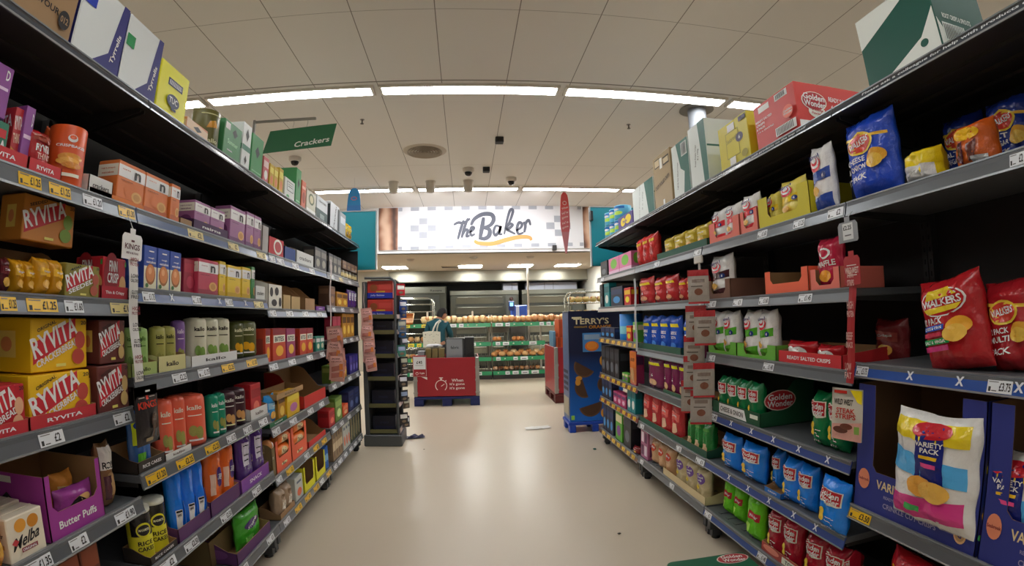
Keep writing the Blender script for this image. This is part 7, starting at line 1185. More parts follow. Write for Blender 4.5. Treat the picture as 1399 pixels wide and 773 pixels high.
b = MB(); b.box(1.37, 1.40, 5.28, 5.35, 2.45, 2.56, M('#1a2022', .4), .004); tag(b.build('wireless_tag'), 'small black box clipped to teal header panel', 'device')

def flag(name, label, x, y, zb, zt, w, cols, txt, tc):
    r = root_at(name, label, 'flag', (x, y, zb))
    b = MB(); n = 20; P = []
    for i in range(n+1):
        t = i/n; hw = w/2*(sin(pi*min(1, .04+t*.955))**.22 if t < .98 else .25)
        if t < .5: hw = w/2*min(1, (.15+t*1.9))
        P.append((hw, zb+(zt-zb)*t))
    k = len(cols)
    for i in range(n):
        m = M(cols[min(k-1, int(i/n*k))], .4)
        a, c = P[i], P[i+1]
        b.prism([(x-a[0], y, a[1]), (x+a[0], y, a[1]), (x+c[0], y, c[1]), (x-c[0], y, c[1])], (0, .012, 0), m)
    S = lambda u, v, e: (x+(u-.5)*w, y-e, zb+v*(zt-zb))
    print_ops(b, [('t', t_, .5, .42+.08*q, .7, .035, tc, 18) for q, t_ in enumerate(txt)]+[('e', .5, .82, .22, .035, tc), ('e', .5, .82, .15, .022, cols[-1])], S, w, zt-zb, e0=.001); part(b, 'board', r)
    b = MB(); b.tube([(x, y+.006, zt-.005), (x, y+.006, CEIL)], .0012, M('#b5b5b5', .3), 5); part(b, 'wire', r)
flag('hanging_flag', 'narrow red board hanging in front of bakery banner', 1.535, 7.5, 2.36, 3.33, .15, ['#c97a82', '#d25f66', '#dc4c48'], ["gone", "it's", "gone", "it's", "When"], '#e9c9c6')
flag('hanging_flag', 'blue board with pink mark rising above teal panel', -1.71, 7.4, 2.5, 3.40, .22, ['#2a7ad0', '#3a8ae0', '#2f9ae6'], ['Go', 'Local'], '#c97a9a')
b = MB(); b.box(1.68, 1.76, 9.5, 9.58, 2.68, 2.78, M('#2a2a2a', .4), .005); tag(b.build('counter_display'), 'little black display fixed under the bakery banner', 'device')

# ------------------------------------------------------------------ bakery banner
YB = 9.56
def bx(px): return -1.737+(px/4.115+500-516)*.014546
def bz(py): return 3.53-(py/4.115+270-287)*.01466
r = root_at('bakery_banner', 'wide white banner reading The Baker with grey checks', 'banner', (0, YB, 2.74))
b = MB(); b.box(bx(75), bx(1255), YB, YB+.035, bz(298), bz(58), M('#e4e6ea', .4), .004); BRDM = b
def photo_fn(nt, bs):
    tc = nt.nodes.new('ShaderNodeTexCoord'); w = nt.nodes.new('ShaderNodeTexWave'); w.inputs['Scale'].default_value = 1.1; w.inputs['Distortion'].default_value = 6
    w.inputs['Detail'].default_value = 3
    nt.links.new(tc.outputs['Object'], w.inputs['Vector'])
    r = nt.nodes.new('ShaderNodeValToRGB'); e = r.color_ramp.elements
    e[0].color = lin('#54392e'); e[1].color = lin('#d9b79c'); k = e.new(.45); k.color = lin('#a67458')
    nt.links.new(w.outputs['Fac'], r.inputs['Fac']); nt.links.new(r.outputs['Color'], bs.inputs['Base Color'])
ph = nodemat('bread_photograph', photo_fn)
for x0, x1 in ((75, 182), (1213, 1255)):
    b = MB(); b.face([(bx(x0), YB-.002, bz(296)), (bx(x1), YB-.002, bz(296)), (bx(x1), YB-.002, bz(62)), (bx(x0), YB-.002, bz(62))], ph); part(b, 'bread_picture', r)
b = BRDM
def rq(x0, y0, x1, y1, m, e=.002): b.face([(bx(x0), YB-e, bz(y1)), (bx(x1), YB-e, bz(y1)), (bx(x1), YB-e, bz(y0)), (bx(x0), YB-e, bz(y0))], m)
gm = M('#a9aeb8', .5)
for k in range(9): rq(253+k*93.2, 61-k*.5, 299+k*93.2, 81-k*.5, gm)
rq(184, 62, 206, 82, gm); rq(1183, 57, 1206, 77, gm); rq(1092, 57, 1138, 77, gm)
for k in range(10): rq(253+k*94.4, 277-k*1.3, 299+k*94.4, 296-k*1.3, gm)
rq(184, 277, 206, 296, gm); rq(1190, 265, 1212, 284, gm)
for q in ((300, 123, 345, 158), (252, 161, 298, 196), (346, 161, 392, 196), (300, 199, 345, 234)): rq(*q, gm)
for q in ((1048, 114, 1093, 150), (1003, 152, 1049, 189), (1094, 152, 1140, 189), (1050, 192, 1095, 228)): rq(*q, gm)
part(b, 'board', r)
def smooth(P, n=8):
    out = []; P = [P[0]]+list(P)+[P[-1]]
    for i in range(1, len(P)-2):
        for k in range(n):
            t = k/n; p0, p1, p2, p3 = P[i-1:i+3]
            out.append(tuple(.5*((2*p1[j])+(-p0[j]+p2[j])*t+(2*p0[j]-5*p1[j]+4*p2[j]-p3[j])*t*t+(-p0[j]+3*p1[j]-3*p2[j]+p3[j])*t**3) for j in (0, 1)))
    out.append(P[-2]); return out
def ribbon(b, P, w, m, e):
    Q = smooth(P); n = len(Q); A = []
    for i, (x, y) in enumerate(Q):
        a = Q[max(0, i-1)]; c = Q[min(n-1, i+1)]; dx, dy = c[0]-a[0], c[1]-a[1]; l = math.hypot(dx, dy) or 1
        ww = w*(.45+.55*sin(pi*(i+.5)/n)**.6)/2
        A.append([(bx(x-dy/l*ww), YB-e, bz(y+dx/l*ww)), (bx(x+dy/l*ww), YB-e, bz(y-dx/l*ww))])
    b.grid(A, m, False)
ink = M('#4a505e', .5); b = MB()
STK = [[(545,137),(530,180),(512,242)],[(490,162),(515,150),(545,152),(580,128)],[(568,126),(548,180),(533,234)],[(541,215),(555,190),(567,195),(560,226),(577,222)],[(578,205),(597,190),(600,178),(588,178),(580,200),(587,222),(606,213)],
 [(655,122),(645,180),(634,236)],[(585,165),(605,130),(650,105),(698,107),(710,135),(692,165),(652,180)],[(652,180),(685,190),(684,222),(660,240),(626,236)],
 [(748,176),(722,170),(709,202),(720,222),(742,195),(749,170),(741,213),(757,215)],[(767,217),(785,135),(802,84),(815,80),(816,98),(797,150),(773,187)],[(775,187),(800,160),(814,166),(796,184),(781,190),(802,202),(828,216)],
 [(834,197),(860,180),(866,160),(850,153),(838,185),(846,215),(874,208)],[(876,148),(885,170),(878,208)],[(882,178),(890,152),(905,140),(914,168)]]
for i, s_ in enumerate(STK): ribbon(b, s_, 24 if 5 <= i <= 7 else 16, ink, .004+.0004*i)
part(b, 'lettering', r)
b = MB(); ribbon(b, [(602,250),(625,264),(700,268),(780,247),(850,233),(905,235),(916,252)], 24, M('#d99a4c', .5), .005); part(b, 'swoosh', r)

# ------------------------------------------------------------------ bakery: lights, hood, ovens
def panel_light(x, y, n):
    r = root_at('panel_light', n, 'ceiling light', (x, y, 2.6), 'square bakery ceiling lights')
    b = MB(); b.box(x-.31, x+.31, y-.31, y+.31, 2.652, 2.664, M('#d9d4c8', .5)); part(b, 'frame', r)
    b = MB(); b.box(x-.28, x+.28, y-.28, y+.28, 2.645, 2.653, M('#f4ffec', .4, emit=LIGHT_B)); part(b, 'diffuser', r)
for i, px in enumerate((546, 646, 713, 777)):
    panel_light((px-641)*.001516*12.2, 12.2, f'square white bakery ceiling light, {POS[i]} of four by the hood')
def disc(x, y, label):
    r = root_at('smoke_detector', label, 'detector', (x, y, 2.62)); b = MB(); b.lathe([(.04, 2.62), (.07, 2.635), (.075, 2.664)], M('#d0c8bc', .5), 20, x, y); part(b, 'housing', r)
    b = MB(); b.lathe([(.09, 2.658), (.09, 2.6645)], M('#bdb4a8', .5), 20, x, y); part(b, 'base_plate', r)
disc(-1.2, 10.6, 'round flush detector over bread shelves by the person'); disc(.15, 10.4, 'round flush detector over middle of bread shelves'); disc(1.35, 10.4, 'round flush detector near the slim bakery post')
r = root_at('air_grille', 'slatted grille in the bakery ceiling beside a light', 'vent', (-.35, 12.3, 2.6)); b = MB(); b.box(-.62, -.12, 12.15, 12.4, 2.645, 2.664, M('#a79a88', .5), .004); part(b, 'frame', r)
b = MB(); [b.box(-.6, -.14, 12.18+k*.04, 12.195+k*.04, 2.64, 2.646, M('#4d463c', .5)) for k in range(5)]; part(b, 'slat', r)
STEEL = M('#8a8b80', .3, .9); STEEL2 = M('#55564e', .35, .85)
r = root_at('extractor_hood', 'long stainless steel hood above the ovens', 'hood', (.7, 13.4, 2.37))
b = MB(); b.box(-2.1, 3.32, 13.4, 14.5, 2.37, 2.665, M('#a09d90', .32, .85), .006); part(b, 'canopy', r)
b = MB(); b.box(-2.1, 3.32, 13.385, 13.4, 2.36, 2.385, M('#5a5a52', .3, .8)); part(b, 'lip', r)
def oven(x0, x1, label, ztop=2.13, deck=True):
    r = root_at('deck_oven', label, 'oven', ((x0+x1)/2, 13.6, 0)); Y = 13.6
    b = MB(); b.box(x0, x1, Y, Y+.9, .08, ztop, STEEL2, .01); part(b, 'body', r)
    b = MB(); b.box(x0+.05, x1-.05, Y+.05, Y+.85, 0, .08, M('#222', .6) if False else M('#222222', .6)); part(b, 'plinth', r)
    b = MB(); b.box(x0, x1, Y-.03, Y, ztop-.12, ztop, STEEL, .004); part(b, 'top_fascia', r)
    w = x1-x0
    for k in range(6):
        z = ztop-.36-k*.27
        if z < .2: break
        b = MB(); P = [(x0+.16, Y-.012, z), (x1-.42, Y-.012, z), (x1-.42, Y-.05, z+.16), (x0+.16, Y-.05, z+.16)]
        b.prism(P, (0, .04, 0), STEEL); part(b, 'deck_door', r)
        b = MB(); b.tube([(x0+.2, Y-.075, z+.17), (x1-.46, Y-.075, z+.17)], .012, STEEL, 8); part(b, 'door_handle', r)
        b = MB(); b.box(x0+.14, x1-.40, Y-.004, Y+.001, z-.06, z-.01, M('#24261f', .5)); part(b, 'vent_slot', r)
    b = MB(); b.box(x1-.36, x1-.06, Y-.02, Y, .4, ztop-.14, M('#5b5d58', .35, .7), .004); part(b, 'control_panel', r)
    b = MB(); b.lathe([(.05, 0), (.05, .02), (.03, .03)], M('#3a1e1a', .4), 14, 0, 0)
    b.v = [(x1-.21+x, Y-.02-z, ztop-.24+y) for x, y, z in b.v]; part(b, 'dial', r)
    return r
oven(-.46, 1.42, 'middle steel deck oven with slatted doors behind bread shelves')
oven(1.50, 3.28, 'steel deck oven beside the pale bakery wall')
r = root_at('rack_oven', 'tall steel rack oven behind the wire trolley', 'oven', (-1.25, 13.6, 0)); Y = 13.6
b = MB(); b.box(-1.95, -.56, Y, Y+.9, .05, 2.27, STEEL2, .01); part(b, 'body', r)
b = MB(); b.box(-1.93, -.6, Y-.03, Y, 2.08, 2.25, STEEL, .004); S = lambda u, v, e: (-1.93+u*1.33, Y-.03-e, 2.08+v*.17); print_ops(b, [('t', 'Revent', .82, .4, .24, .34, '#3a3a36', 0)], S, 1.33, .17, e0=.002); part(b, 'top_fascia', r)
b = MB(); b.box(-1.85, -.75, Y-.04, Y, .2, 2.02, M('#5d5f5a', .3, .8), .006); part(b, 'door', r)
b = MB(); b.box(-1.6, -1.0, Y-.045, Y-.04, .6, 1.9, M('#15160f', .15)); part(b, 'window_pane', r)
b = MB(); b.box(-1.8, -1.66, Y-.05, Y-.04, 1.5, 1.95, M('#101010', .3)); part(b, 'control_panel', r)
b = MB(); b.tube([(-.85, Y-.1, .9), (-.85, Y-.1, 1.6)], .015, STEEL, 8); part(b, 'door_handle', r)
for x0, x1, lab in ((1.0, 1.42, 'pale blue grey cabinet on top of the middle oven'), (1.65, 3.1, 'long pale cabinet on top of the oven by the wall')):
    r = root_at('service_box', lab, 'cabinet', ((x0+x1)/2, 13.9, 2.135)); b = MB(); b.box(x0, x1, 13.8, 14.3, 2.135, 2.34, M('#b4b8c8', .5), .006); part(b, 'case', r)
    b = MB(); [b.box((x0+x1)/2-.01+q, (x0+x1)/2+q, 13.79, 13.8, 2.14, 2.33, M('#4a4c55', .4)) for q in (-.2, .05)]; part(b, 'conduit', r)
b = MB(); b.box(1.465, 1.505, 12.0, 12.04, 0, 2.664, M('#b9b5aa', .4, .2), .004); tag(b.build('slim_post'), 'slim pale post standing in front of the ovens', 'post')
b = MB()
r = root_at('bread_slicer', 'blue and steel bread slicer with lit screen in front of ovens', 'machine', (1.25, 12.3, 0))
b.box(1.05, 1.45, 12.3, 12.8, .0, 1.35, M('#6d706c', .35, .7), .01); part(b, 'stand', r)
b = MB(); b.box(1.10, 1.48, 12.25, 12.7, 1.35, 1.68, M('#2b4fa8', .4), .02); part(b, 'body', r)
b = MB(); b.box(1.2, 1.28, 12.22, 12.25, 1.4, 1.66, M('#b9c4d8', .3), .005); part(b, 'feed_chute', r)
b = MB(); b.box(1.02, 1.16, 12.2, 12.24, 1.55, 1.78, M('#1a2a6a', .4), .01); part(b, 'screen_frame', r)
b = MB(); b.box(1.05, 1.13, 12.195, 12.2, 1.66, 1.75, M('#7fc8ff', .4, emit=1.6)); part(b, 'screen', r)
r = root_at('prep_counter', 'stainless counter with boxy splashback behind bread shelves', 'counter', (.72, 12.0, 0))
b = MB(); b.box(.45, 1.0, 12.0, 12.6, 1.02, 1.2, STEEL, .008); part(b, 'top_unit', r)
for xx in (.5, .95):
    for yy in (12.05, 12.55): b = MB(); b.tube([(xx, yy, 0), (xx, yy, 1.02)], .02, STEEL, 8); part(b, 'leg', r)
# wire trolley
r = root_at('wire_trolley', 'chrome wire tray trolley standing in front of rack oven', 'trolley', (-1.25, 12.2, 0)); CHR = M('#c5c6bd', .2, .95)
for yy in (12.0, 12.55):
    b = MB(); b.tube([(-1.72, yy, .12), (-1.72, yy, 1.78), (-1.68, yy, 1.86), (-1.6, yy, 1.89), (-.95, yy, 1.89), (-.87, yy, 1.86), (-.83, yy, 1.78), (-.83, yy, .12)], .014, CHR, 8); part(b, 'end_frame', r)
for k in range(9):
    b = MB()
    for yy in (12.0, 12.55): b.tube([(-1.9 if k == 7 else -1.72, yy, .3+k*.18), (-.83, yy, .3+k*.18)], .009, CHR, 6)
    for xx in (-1.72, -1.27, -.83): b.tube([(xx, 12.0, .3+k*.18), (xx, 12.55, .3+k*.18)], .006, CHR, 6)
    part(b, 'tray_frame', r)
for xx in (-1.7, -.85):
    for yy in (12.0, 12.55): b = MB(); b.ball((xx, yy, .06), .025, .05, .06, M('#2a2a2a', .5)); part(b, 'castor', r)

# bread shelving
BRD = ['#cf9458', '#c07f42', '#dcae74', '#b06f38', '#d6a264', '#e4c490']
BY = 11.2
RAILG = M('#0f8a50', .4)
BZ = [(1.26, .45), (.83, .5), (.49, .55), (.17, .6)]
UNITS = [(-1.95, -.72, 0), (-.70, .53, 1), (.55, 1.76, 2)]
for x0, x1, ui in UNITS:
    r = root_at('bread_shelf', f'tiered bread display shelving with green price rails, {POS[ui]} unit from trolley', 'shelving', ((x0+x1)/2, BY, 0), 'bakery shelving units')
    b = MB(); b.box(x0, x1, BY, BY+.7, .0, .1, M('#2a2826', .5), .004); part(b, 'plinth', r)
    for li, (z, d) in enumerate(BZ):
        b = MB(); xx1 = x1 + (.75 if (ui == 2 and li == 0) else 0); b.box(x0+.01, xx1, BY+.02+(.6-d)*.5, BY+.65, z-.03, z, M('#7f7668', .4, .4), .004); sh = part(b, 'shelf', r)
        b = MB(); yy = BY+.0+(.6-d)*.5; b.prism([(x0+.005, yy, z-.075), (xx1-.005, yy, z-.075), (xx1-.005, yy+.02, z+.012), (x0+.005, yy+.02, z+.012)], (0, .01, 0), RAILG); sub(b, 'price_rail', sh, r)
        rnd = random.Random(ui*10+li)
        k = 0; xx = x0+.08
        while xx < xx1-.2:
            w = rnd.choice((.1, .14, .17)); yel = (ui == 0 and li < 3)
            if rnd.random() < .75:
                b = MB(); c = M('#e6d21a' if yel else '#d9dcd8', .45)
                b.face([(xx, yy-.003, z-.068), (xx+w, yy-.003, z-.068), (xx+w, yy+.014, z+.004), (xx, yy+.014, z+.004)], c)
                b.face([(xx+w*.2, yy-.0035, z-.045), (xx+w*.8, yy-.0035, z-.045), (xx+w*.8, yy+.0, z-.03), (xx+w*.2, yy+.0, z-.03)], M('#4a4a4a', .5))
                sub(b, 'price_ticket', sh, r)
            else:
                b = MB(); b.ball((xx+.04, yy+.002, z-.03), .02, .004, .018, M('#d9e6c8', .5), 8, 4); sub(b, 'heart_badge', sh, r)
            xx += w+.06
        if li in (1, 3, 2):
            b = MB()
            for q in range(12):
                xq = x0+.06+q*(x1-x0-.1)/12
                b.prism([(xq, BY+.08, z), (xq, BY+.08, z+.04), (xq, BY+.5, z+.16), (xq, BY+.5, z)], (.004, 0, 0), M('#a8a69a', .2))
            sub(b, 'divider_rib', sh, r)
    for xx in (x0+.02, x1-.02):
        b = MB(); b.box(xx-.015, xx+.015, BY+.6, BY+.66, .1, 1.45, M('#cfc9bc', .4), .003); part(b, 'upright', r)
def loaf(kind, x, y, z, w, h, d, c, label, group):
    b = MB()
    if kind == 'bag':
        b.ball((0, 0, h/2), w/2, d/2, h/2, M(c, .3, bump=.4, scale=40), 12, 7, .12, int(x*100))
        for q in range(3): b.ball(((q-1)*w*.26, -d*.1, h*.62), w*.17, d*.3, h*.36, M(BRD[(q+int(x*50)) % 6], .5, bump=.2, scale=30), 8, 5, .05, q)
    else:
        b.ball((0, 0, h/2), w/2, d/2, h/2, M(c, .55, bump=.5, scale=30), 12, 7, .06, int(x*100))
        for q in range(3):
            xx = (q-1)*w*.25; b.grid([[(xx-.012, -d*.38, h*.80), (xx+.004, -d*.38, h*.82)], [(xx+.0, 0, h*1.005), (xx+.016, 0, h*1.005)]], M('#e6c792', .7))
    o = b.build(kind == 'bag' and 'bread_bag' or 'bread_loaf', None, (x, y, z+.004), random.Random(int(x*991)).uniform(-.3, .3))
    tag(o, label, 'bread', group)
rnd = random.Random(5)
for i in range(26):
    x = -.98+i*.133; c = ['#e8cf96', '#e3c184', '#d99f6a', '#c98f5a'][min(3, int(i/7))]
    loaf('bag', x, BY+.22+.05*(i % 2), 1.263, .165, .15+.04*rnd.random(), .26, c, 'bagged bread rolls on the topmost bakery shelf', 'bagged rolls on the topmost bakery shelf')
for i in range(13):
    x = .62+i*.088; 
    if i in (0, 1, 5, 6, 7): loaf('bag', x, BY+.16, .85, .12, .10, .2, '#cf8a4a', 'orange brown bread pack between dividers on second bakery shelf', 'bread packs on the second bakery shelf')
for i in range(14):
    loaf('loaf', .60+i*.088, BY+.15+.08*(i % 2), .493+.045*(i % 2), .16, .12, .22, BRD[i % 6], 'crusty roll heaped on the third bakery shelf by the red bin', 'crusty rolls on the third bakery shelf')
for i in range(9):
    loaf('bag', .62+i*.12, BY+.2, .172, .12, .10, .18, ['#c9a98a', '#5a3a26', '#b98a5a'][i % 3], 'small cake pack on the lowest bakery shelf', 'cake packs on the lowest bakery shelf')
for i in range(8):
    loaf('loaf', -1.85+i*.14, BY+.18, .86, .13, .12, .2, BRD[i % 6], 'round roll on second bakery shelf left of the person'.replace('left of', 'before'), 'rolls on the second bakery shelf beside the person')
for i in range(8):
    loaf('loaf', -1.85+i*.15, BY+.15, .493, .14, .1, .2, BRD[(i+2) % 6], 'roll on third bakery shelf behind the red bin', 'rolls on the third bakery shelf behind the bin')
for i, x in enumerate((-1.72, -1.38)):
    r = root_at('bread_crate', f'tan tilted crate of pastries on topmost bakery shelf, {["beside the trolley", "closer to the person"][i]}', 'crate', (x, BY+.1, 1.265)); w = .15; m = M('#b5763f', .6)
    def tq(u, v, h): return (x+u*w, BY+.06+v*.28-h*.4, 1.27+v*.2+h*.8)
    b = MB()
    b.face([tq(-1, 0, 0), tq(1, 0, 0), tq(1, 1, 0), tq(-1, 1, 0)], m)
    for (u0, v0, u1, v1) in ((-1, 0, 1, 0), (1, 0, 1, 1), (1, 1, -1, 1), (-1, 1, -1, 0)):
        b.face([tq(u0, v0, 0), tq(u1, v1, 0), tq(u1, v1, .05), tq(u0, v0, .05)], m); b.face([tq(u0, v0, 0), tq(u1, v1, 0), tq(u1, v1, .05), tq(u0, v0, .05)][::-1], m)
    part(b, 'crate_body', r)
    b = MB(); pts = [tq(-1, 0, .055), tq(1, 0, .055), tq(1, 1, .055), tq(-1, 1, .055)]; b.tube(pts+[pts[0]], .012, M('#d8ae7a', .5), 6); part(b, 'rim', r)
for i, (x, z) in enumerate(((-.92, 1.27), (.12, 1.27), (1.42, 1.27))):
    b = MB(); b.box(x-.02, x+.02, BY+.3, BY+.34, 1.262, 1.55, M('#dcd8cc', .4), .004); tag(b.build('shelf_peg'), f'short white peg standing up among rolls, {["beside the person", "over middle unit", "near the slim post"][i]}', 'peg')

# ------------------------------------------------------------------ promotional bins
def pallet(b_root, x0, x1, y0, y1, c):
    m = M(c, .5)
    for xx in (x0+.075, (x0+x1)/2, x1-.075):
        for yy in (y0+.075, (y0+y1)/2, y1-.075):
            b = MB(); b.box(xx-.075, xx+.075, yy-.075, yy+.075, .015, .11, m, .006); part(b, 'block', b_root)
    b = MB(); b.box(x0, x1, y0, y1, .11, .15, m, .006); part(b, 'deck', b_root)
    for xx in (x0+.075, (x0+x1)/2, x1-.075): b = MB(); b.box(xx-.075, xx+.075, y0, y1, 0, .015, m, .003); part(b, 'runner', b_root)
def pbin(label, x0, x1, y0, y1, zt, pc, plab):
    p = root_at('pallet', plab, 'pallet', ((x0+x1)/2, (y0+y1)/2, 0)); pallet(p, x0, x1, y0, y1, pc)
    r = root_at('display_bin', label, 'bin', ((x0+x1)/2, (y0+y1)/2, .152)); red = M('#9a1c28', .4); sv = M('#a3a19a', .4, .5)
    for nm, (a, c, e, f) in (('front_panel', (x0+.06, x1-.06, y0-.006, y0+.02)), ('rear_panel', (x0+.06, x1-.06, y1-.02, y1)), ('side_panel', (x0, x0+.02, y0+.06, y1-.06)), ('side_panel', (x1-.02, x1, y0+.06, y1-.06))):
        b = MB(); b.box(a, c, e, f, .16, zt, red, .003); part(b, nm, r)
    for xx in (x0, x1-.06):
        for yy in (y0-.004, y1-.06):
            b = MB(); b.box(xx, xx+.06, yy, yy+.06, .153, zt, sv, .006)
            for k in range(3): b.box(xx-.006, xx+.066, yy-.006, yy+.02, .2+k*.2, .23+k*.2, sv, .003)
            part(b, 'corner_post', r)
    b = MB(); b.box(x0+.02, x1-.02, y0+.02, y1-.02, zt-.2, zt-.19, M('#5a4632', .8)); part(b, 'inner_floor', r)
    return r
r = pbin('red promotional pallet bin with stopwatch emblem and slogan', -.88, .17, 7.95, 8.8, .775, '#14225c', 'blue plastic pallet under the stopwatch bin')
def ring_ops(cx, cy, rr, S, b, m):
    P = []
    for k in range(25):
        a = radians(-60+300*k/24) + pi*1.5+radians(30) if False else radians(-50+280*k/24)
        P.append([S(cx+rr*cos(a), cy+rr*sin(a)), S(cx+(rr-.012)*cos(a), cy+(rr-.012)*sin(a))])
    b.grid(P, m, False)
wm = M('#e8dcd8', .5)
b = MB(); S = lambda x, z: (x, 7.942, z); ring_ops(-.44, .33, .095, S, b, wm)
b.face([S(-.455, .425), S(-.425, .425), S(-.425, .455), S(-.455, .455)], wm); b.face([S(-.47, .45), S(-.41, .45), S(-.41, .465), S(-.47, .465)], wm); b.face([S(-.375, .41), S(-.36, .42), S(-.355, .40), S(-.365, .395)], wm)
b.face([S(-.445, .325), S(-.435, .318), S(-.385, .355), S(-.39, .362)], wm)
part(b, 'stopwatch_emblem', r)
b = MB(); S = lambda u, v, e: (-.33+u*.3, 7.941-e, .25+v*.2)
print_ops(b, [('t', 'When', .5, .82, .62, .24, '#e8dcd8', 0), ('t', "it's gone", .48, .5, .8, .26, '#e8dcd8', 0), ('t', "it's gone", .48, .18, .8, .26, '#e8dcd8', 0)], S, .24, .2, e0=.0008)
part(b, 'lettering', r)
b = MB(); b.face([(-.80, 7.941, .50), (-.66, 7.941, .43), (-.66, 7.941, .47), (-.74, 7.941, .475)], wm); part(b, 'torn_tape', r)
r = root_at('price_card', 'white and red card showing £45 on the stopwatch bin', 'sign', (-.78, 7.92, .5))
b = MB(); b.box(-.885, -.66, 7.925, 7.935, .48, .82, M('#9a1c28', .4), .002); part(b, 'backing', r)
b = MB(); b.box(-.87, -.68, 7.92, 7.925, .60, .80, M('#d4d6d8', .5)); part(b, 'paper', r)
b = MB(); S = lambda u, v, e: (-.885+u*.225, 7.92-e, .48+v*.34)
print_ops(b, [('t', '£45', .48, .68, .42, .14, '#1c1c1e', 0), ('q', .2, .53, .75, .55, '#7a7a7a'), ('q', .04, .02, .06, .98, '#d9c9c6'), ('q', .94, .02, .96, .98, '#d9c9c6'), ('q', .04, .02, .96, .03, '#d9c9c6'), ('t', "it's gone", .65, .17, .35, .12, '#e8dcd8', 0), ('e', .3, .16, .1, .07, '#e8dcd8'), ('e', .3, .155, .07, .05, '#9a1c28')], S, .225, .34, e0=.0008)
part(b, 'printed_face', r)
def sbox(name, label, cat, x0, x1, y0, y1, z0, z1, c, ops=None, tc=None, group=None, top=None):
    b = MB(); S = lambda u, v, e: (u*(x1-x0), -e, v*(z1-z0)); w, h = x1-x0, z1-z0
    b.box(0, x1-x0, 0, y1-y0, 0, z1-z0, M(c, .45), .003, top=M(tc or c, .5))
    if ops: print_ops(b, ops, S, w, h, e0=.001)
    o = b.build(name, None, (x0, y0, z0)); tag(o, label, cat, group)
    b = MB(); b.box(.004, w-.004, (y1-y0)*.46, (y1-y0)*.54, h-.001, h+.0015, M(tc or c, .5)); b.build('closing_flap', o)
    return o
fl = .59
sbox('product_box', 'grey boxed appliance with silver front panel in red bin', 'box', -.36, -.06, 8.02, 8.25, fl, 1.08, '#3a3c3e', [('q', .05, .35, .9, .97, '#8a8f94'), ('t', 'fabric', .5, .7, .45, .1, '#3a3c40', 0), ('q', .0, .0, 1, .3, '#6a6a68'), ('e', .4, .15, .35, .08, '#9a9a98')])
sbox('product_box', 'black boxed appliance beside the silver one in red bin', 'box', -.05, .10, 8.03, 8.4, fl, 1.09, '#1f2022', [('q', .1, .1, .95, .3, '#3a3c40'), ('k', ((.1, .3), (.9, .4), (.9, .55), (.1, .45)), '#0c0c0e'), ('q', .7, .05, .95, .12, '#8a8f94')])
sbox('product_box', 'grey small box behind the price card', 'box', -.81, -.70, 8.03, 8.2, fl, .88, '#8b8f95', [('t', 'mug', .5, .7, .4, .12, '#3a3c40', 0), ('e', .5, .25, .1, .08, '#2a2a2a')])
for i in range(3):
    sbox('product_box', f'olive brown box with dark window, {POS[i]} of three in red bin', 'box', -.68+i*.105, -.59+i*.105, 8.0, 8.25, fl, .92, '#77693f', [('q', .3, .2, .8, .5, '#2f2a1c')], None, 'olive brown boxes in the red bin')
for i in range(2):
    sbox('product_box', f'dark box at the back of red bin, {["behind silver box", "behind olive boxes"][i]}', 'box', [-.3, -.75][i], [.05, -.45][i], 8.4, 8.7, fl, [1.05, .85][i], '#2c2b28', [('q', .1, .1, .9, .4, '#55524a')])
b = MB(); b.ball((0, 0, .03), .13, .07, .035, M('#cfd0d2', .4, bump=.4, scale=30), 12, 6, .2, 3); o = b.build('fabric_bundle', None, (-.55, 8.12, .925)); tag(o, 'crumpled white and black fabric on olive boxes', 'cloth')
b = MB(); b.ball((.02, -.03, .028), .06, .05, .018, M('#1c1c1e', .5), 10, 5, .2, 5); b.build('dark_fold', o)
pbin('red pallet bin beside the chocolate display box', 1.37, 2.3, 7.85, 8.9, .90, '#5a1a18', 'dark red pallet under the bin by chocolate display')
for i, (z, h) in enumerate(((.72, .33), (1.055, .29))):
    sbox('product_box', f'orange appliance box, {["lower", "upper"][i]}, in bin beside chocolate display', 'box', 1.45+.03*i, 2.0, 8.0, 8.4, z, z+h, '#d0541c', [('t', 'air fryer', .5, .7, .5, .08, '#e9b59a', 0), ('q', .0, .0, .1, 1, '#a53d12')]+([('q', .25, .0, 1, .4, '#2f9ab0')] if i == 0 else []), '#b8481a')
sbox('product_box', 'blue grey box beside orange boxes', 'box', 1.40, 1.44, 8.1, 8.5, .72, 1.15, '#5c8fae', [('q', .1, .1, .9, .3, '#c9d8e0')])
sbox('product_box', 'teal blue box at the front of red bin', 'box', 1.66, 2.0, 7.885, 7.985, .72, .97, '#3aa0b5', [('q', .1, .5, .9, .7, '#cfe6ea')])

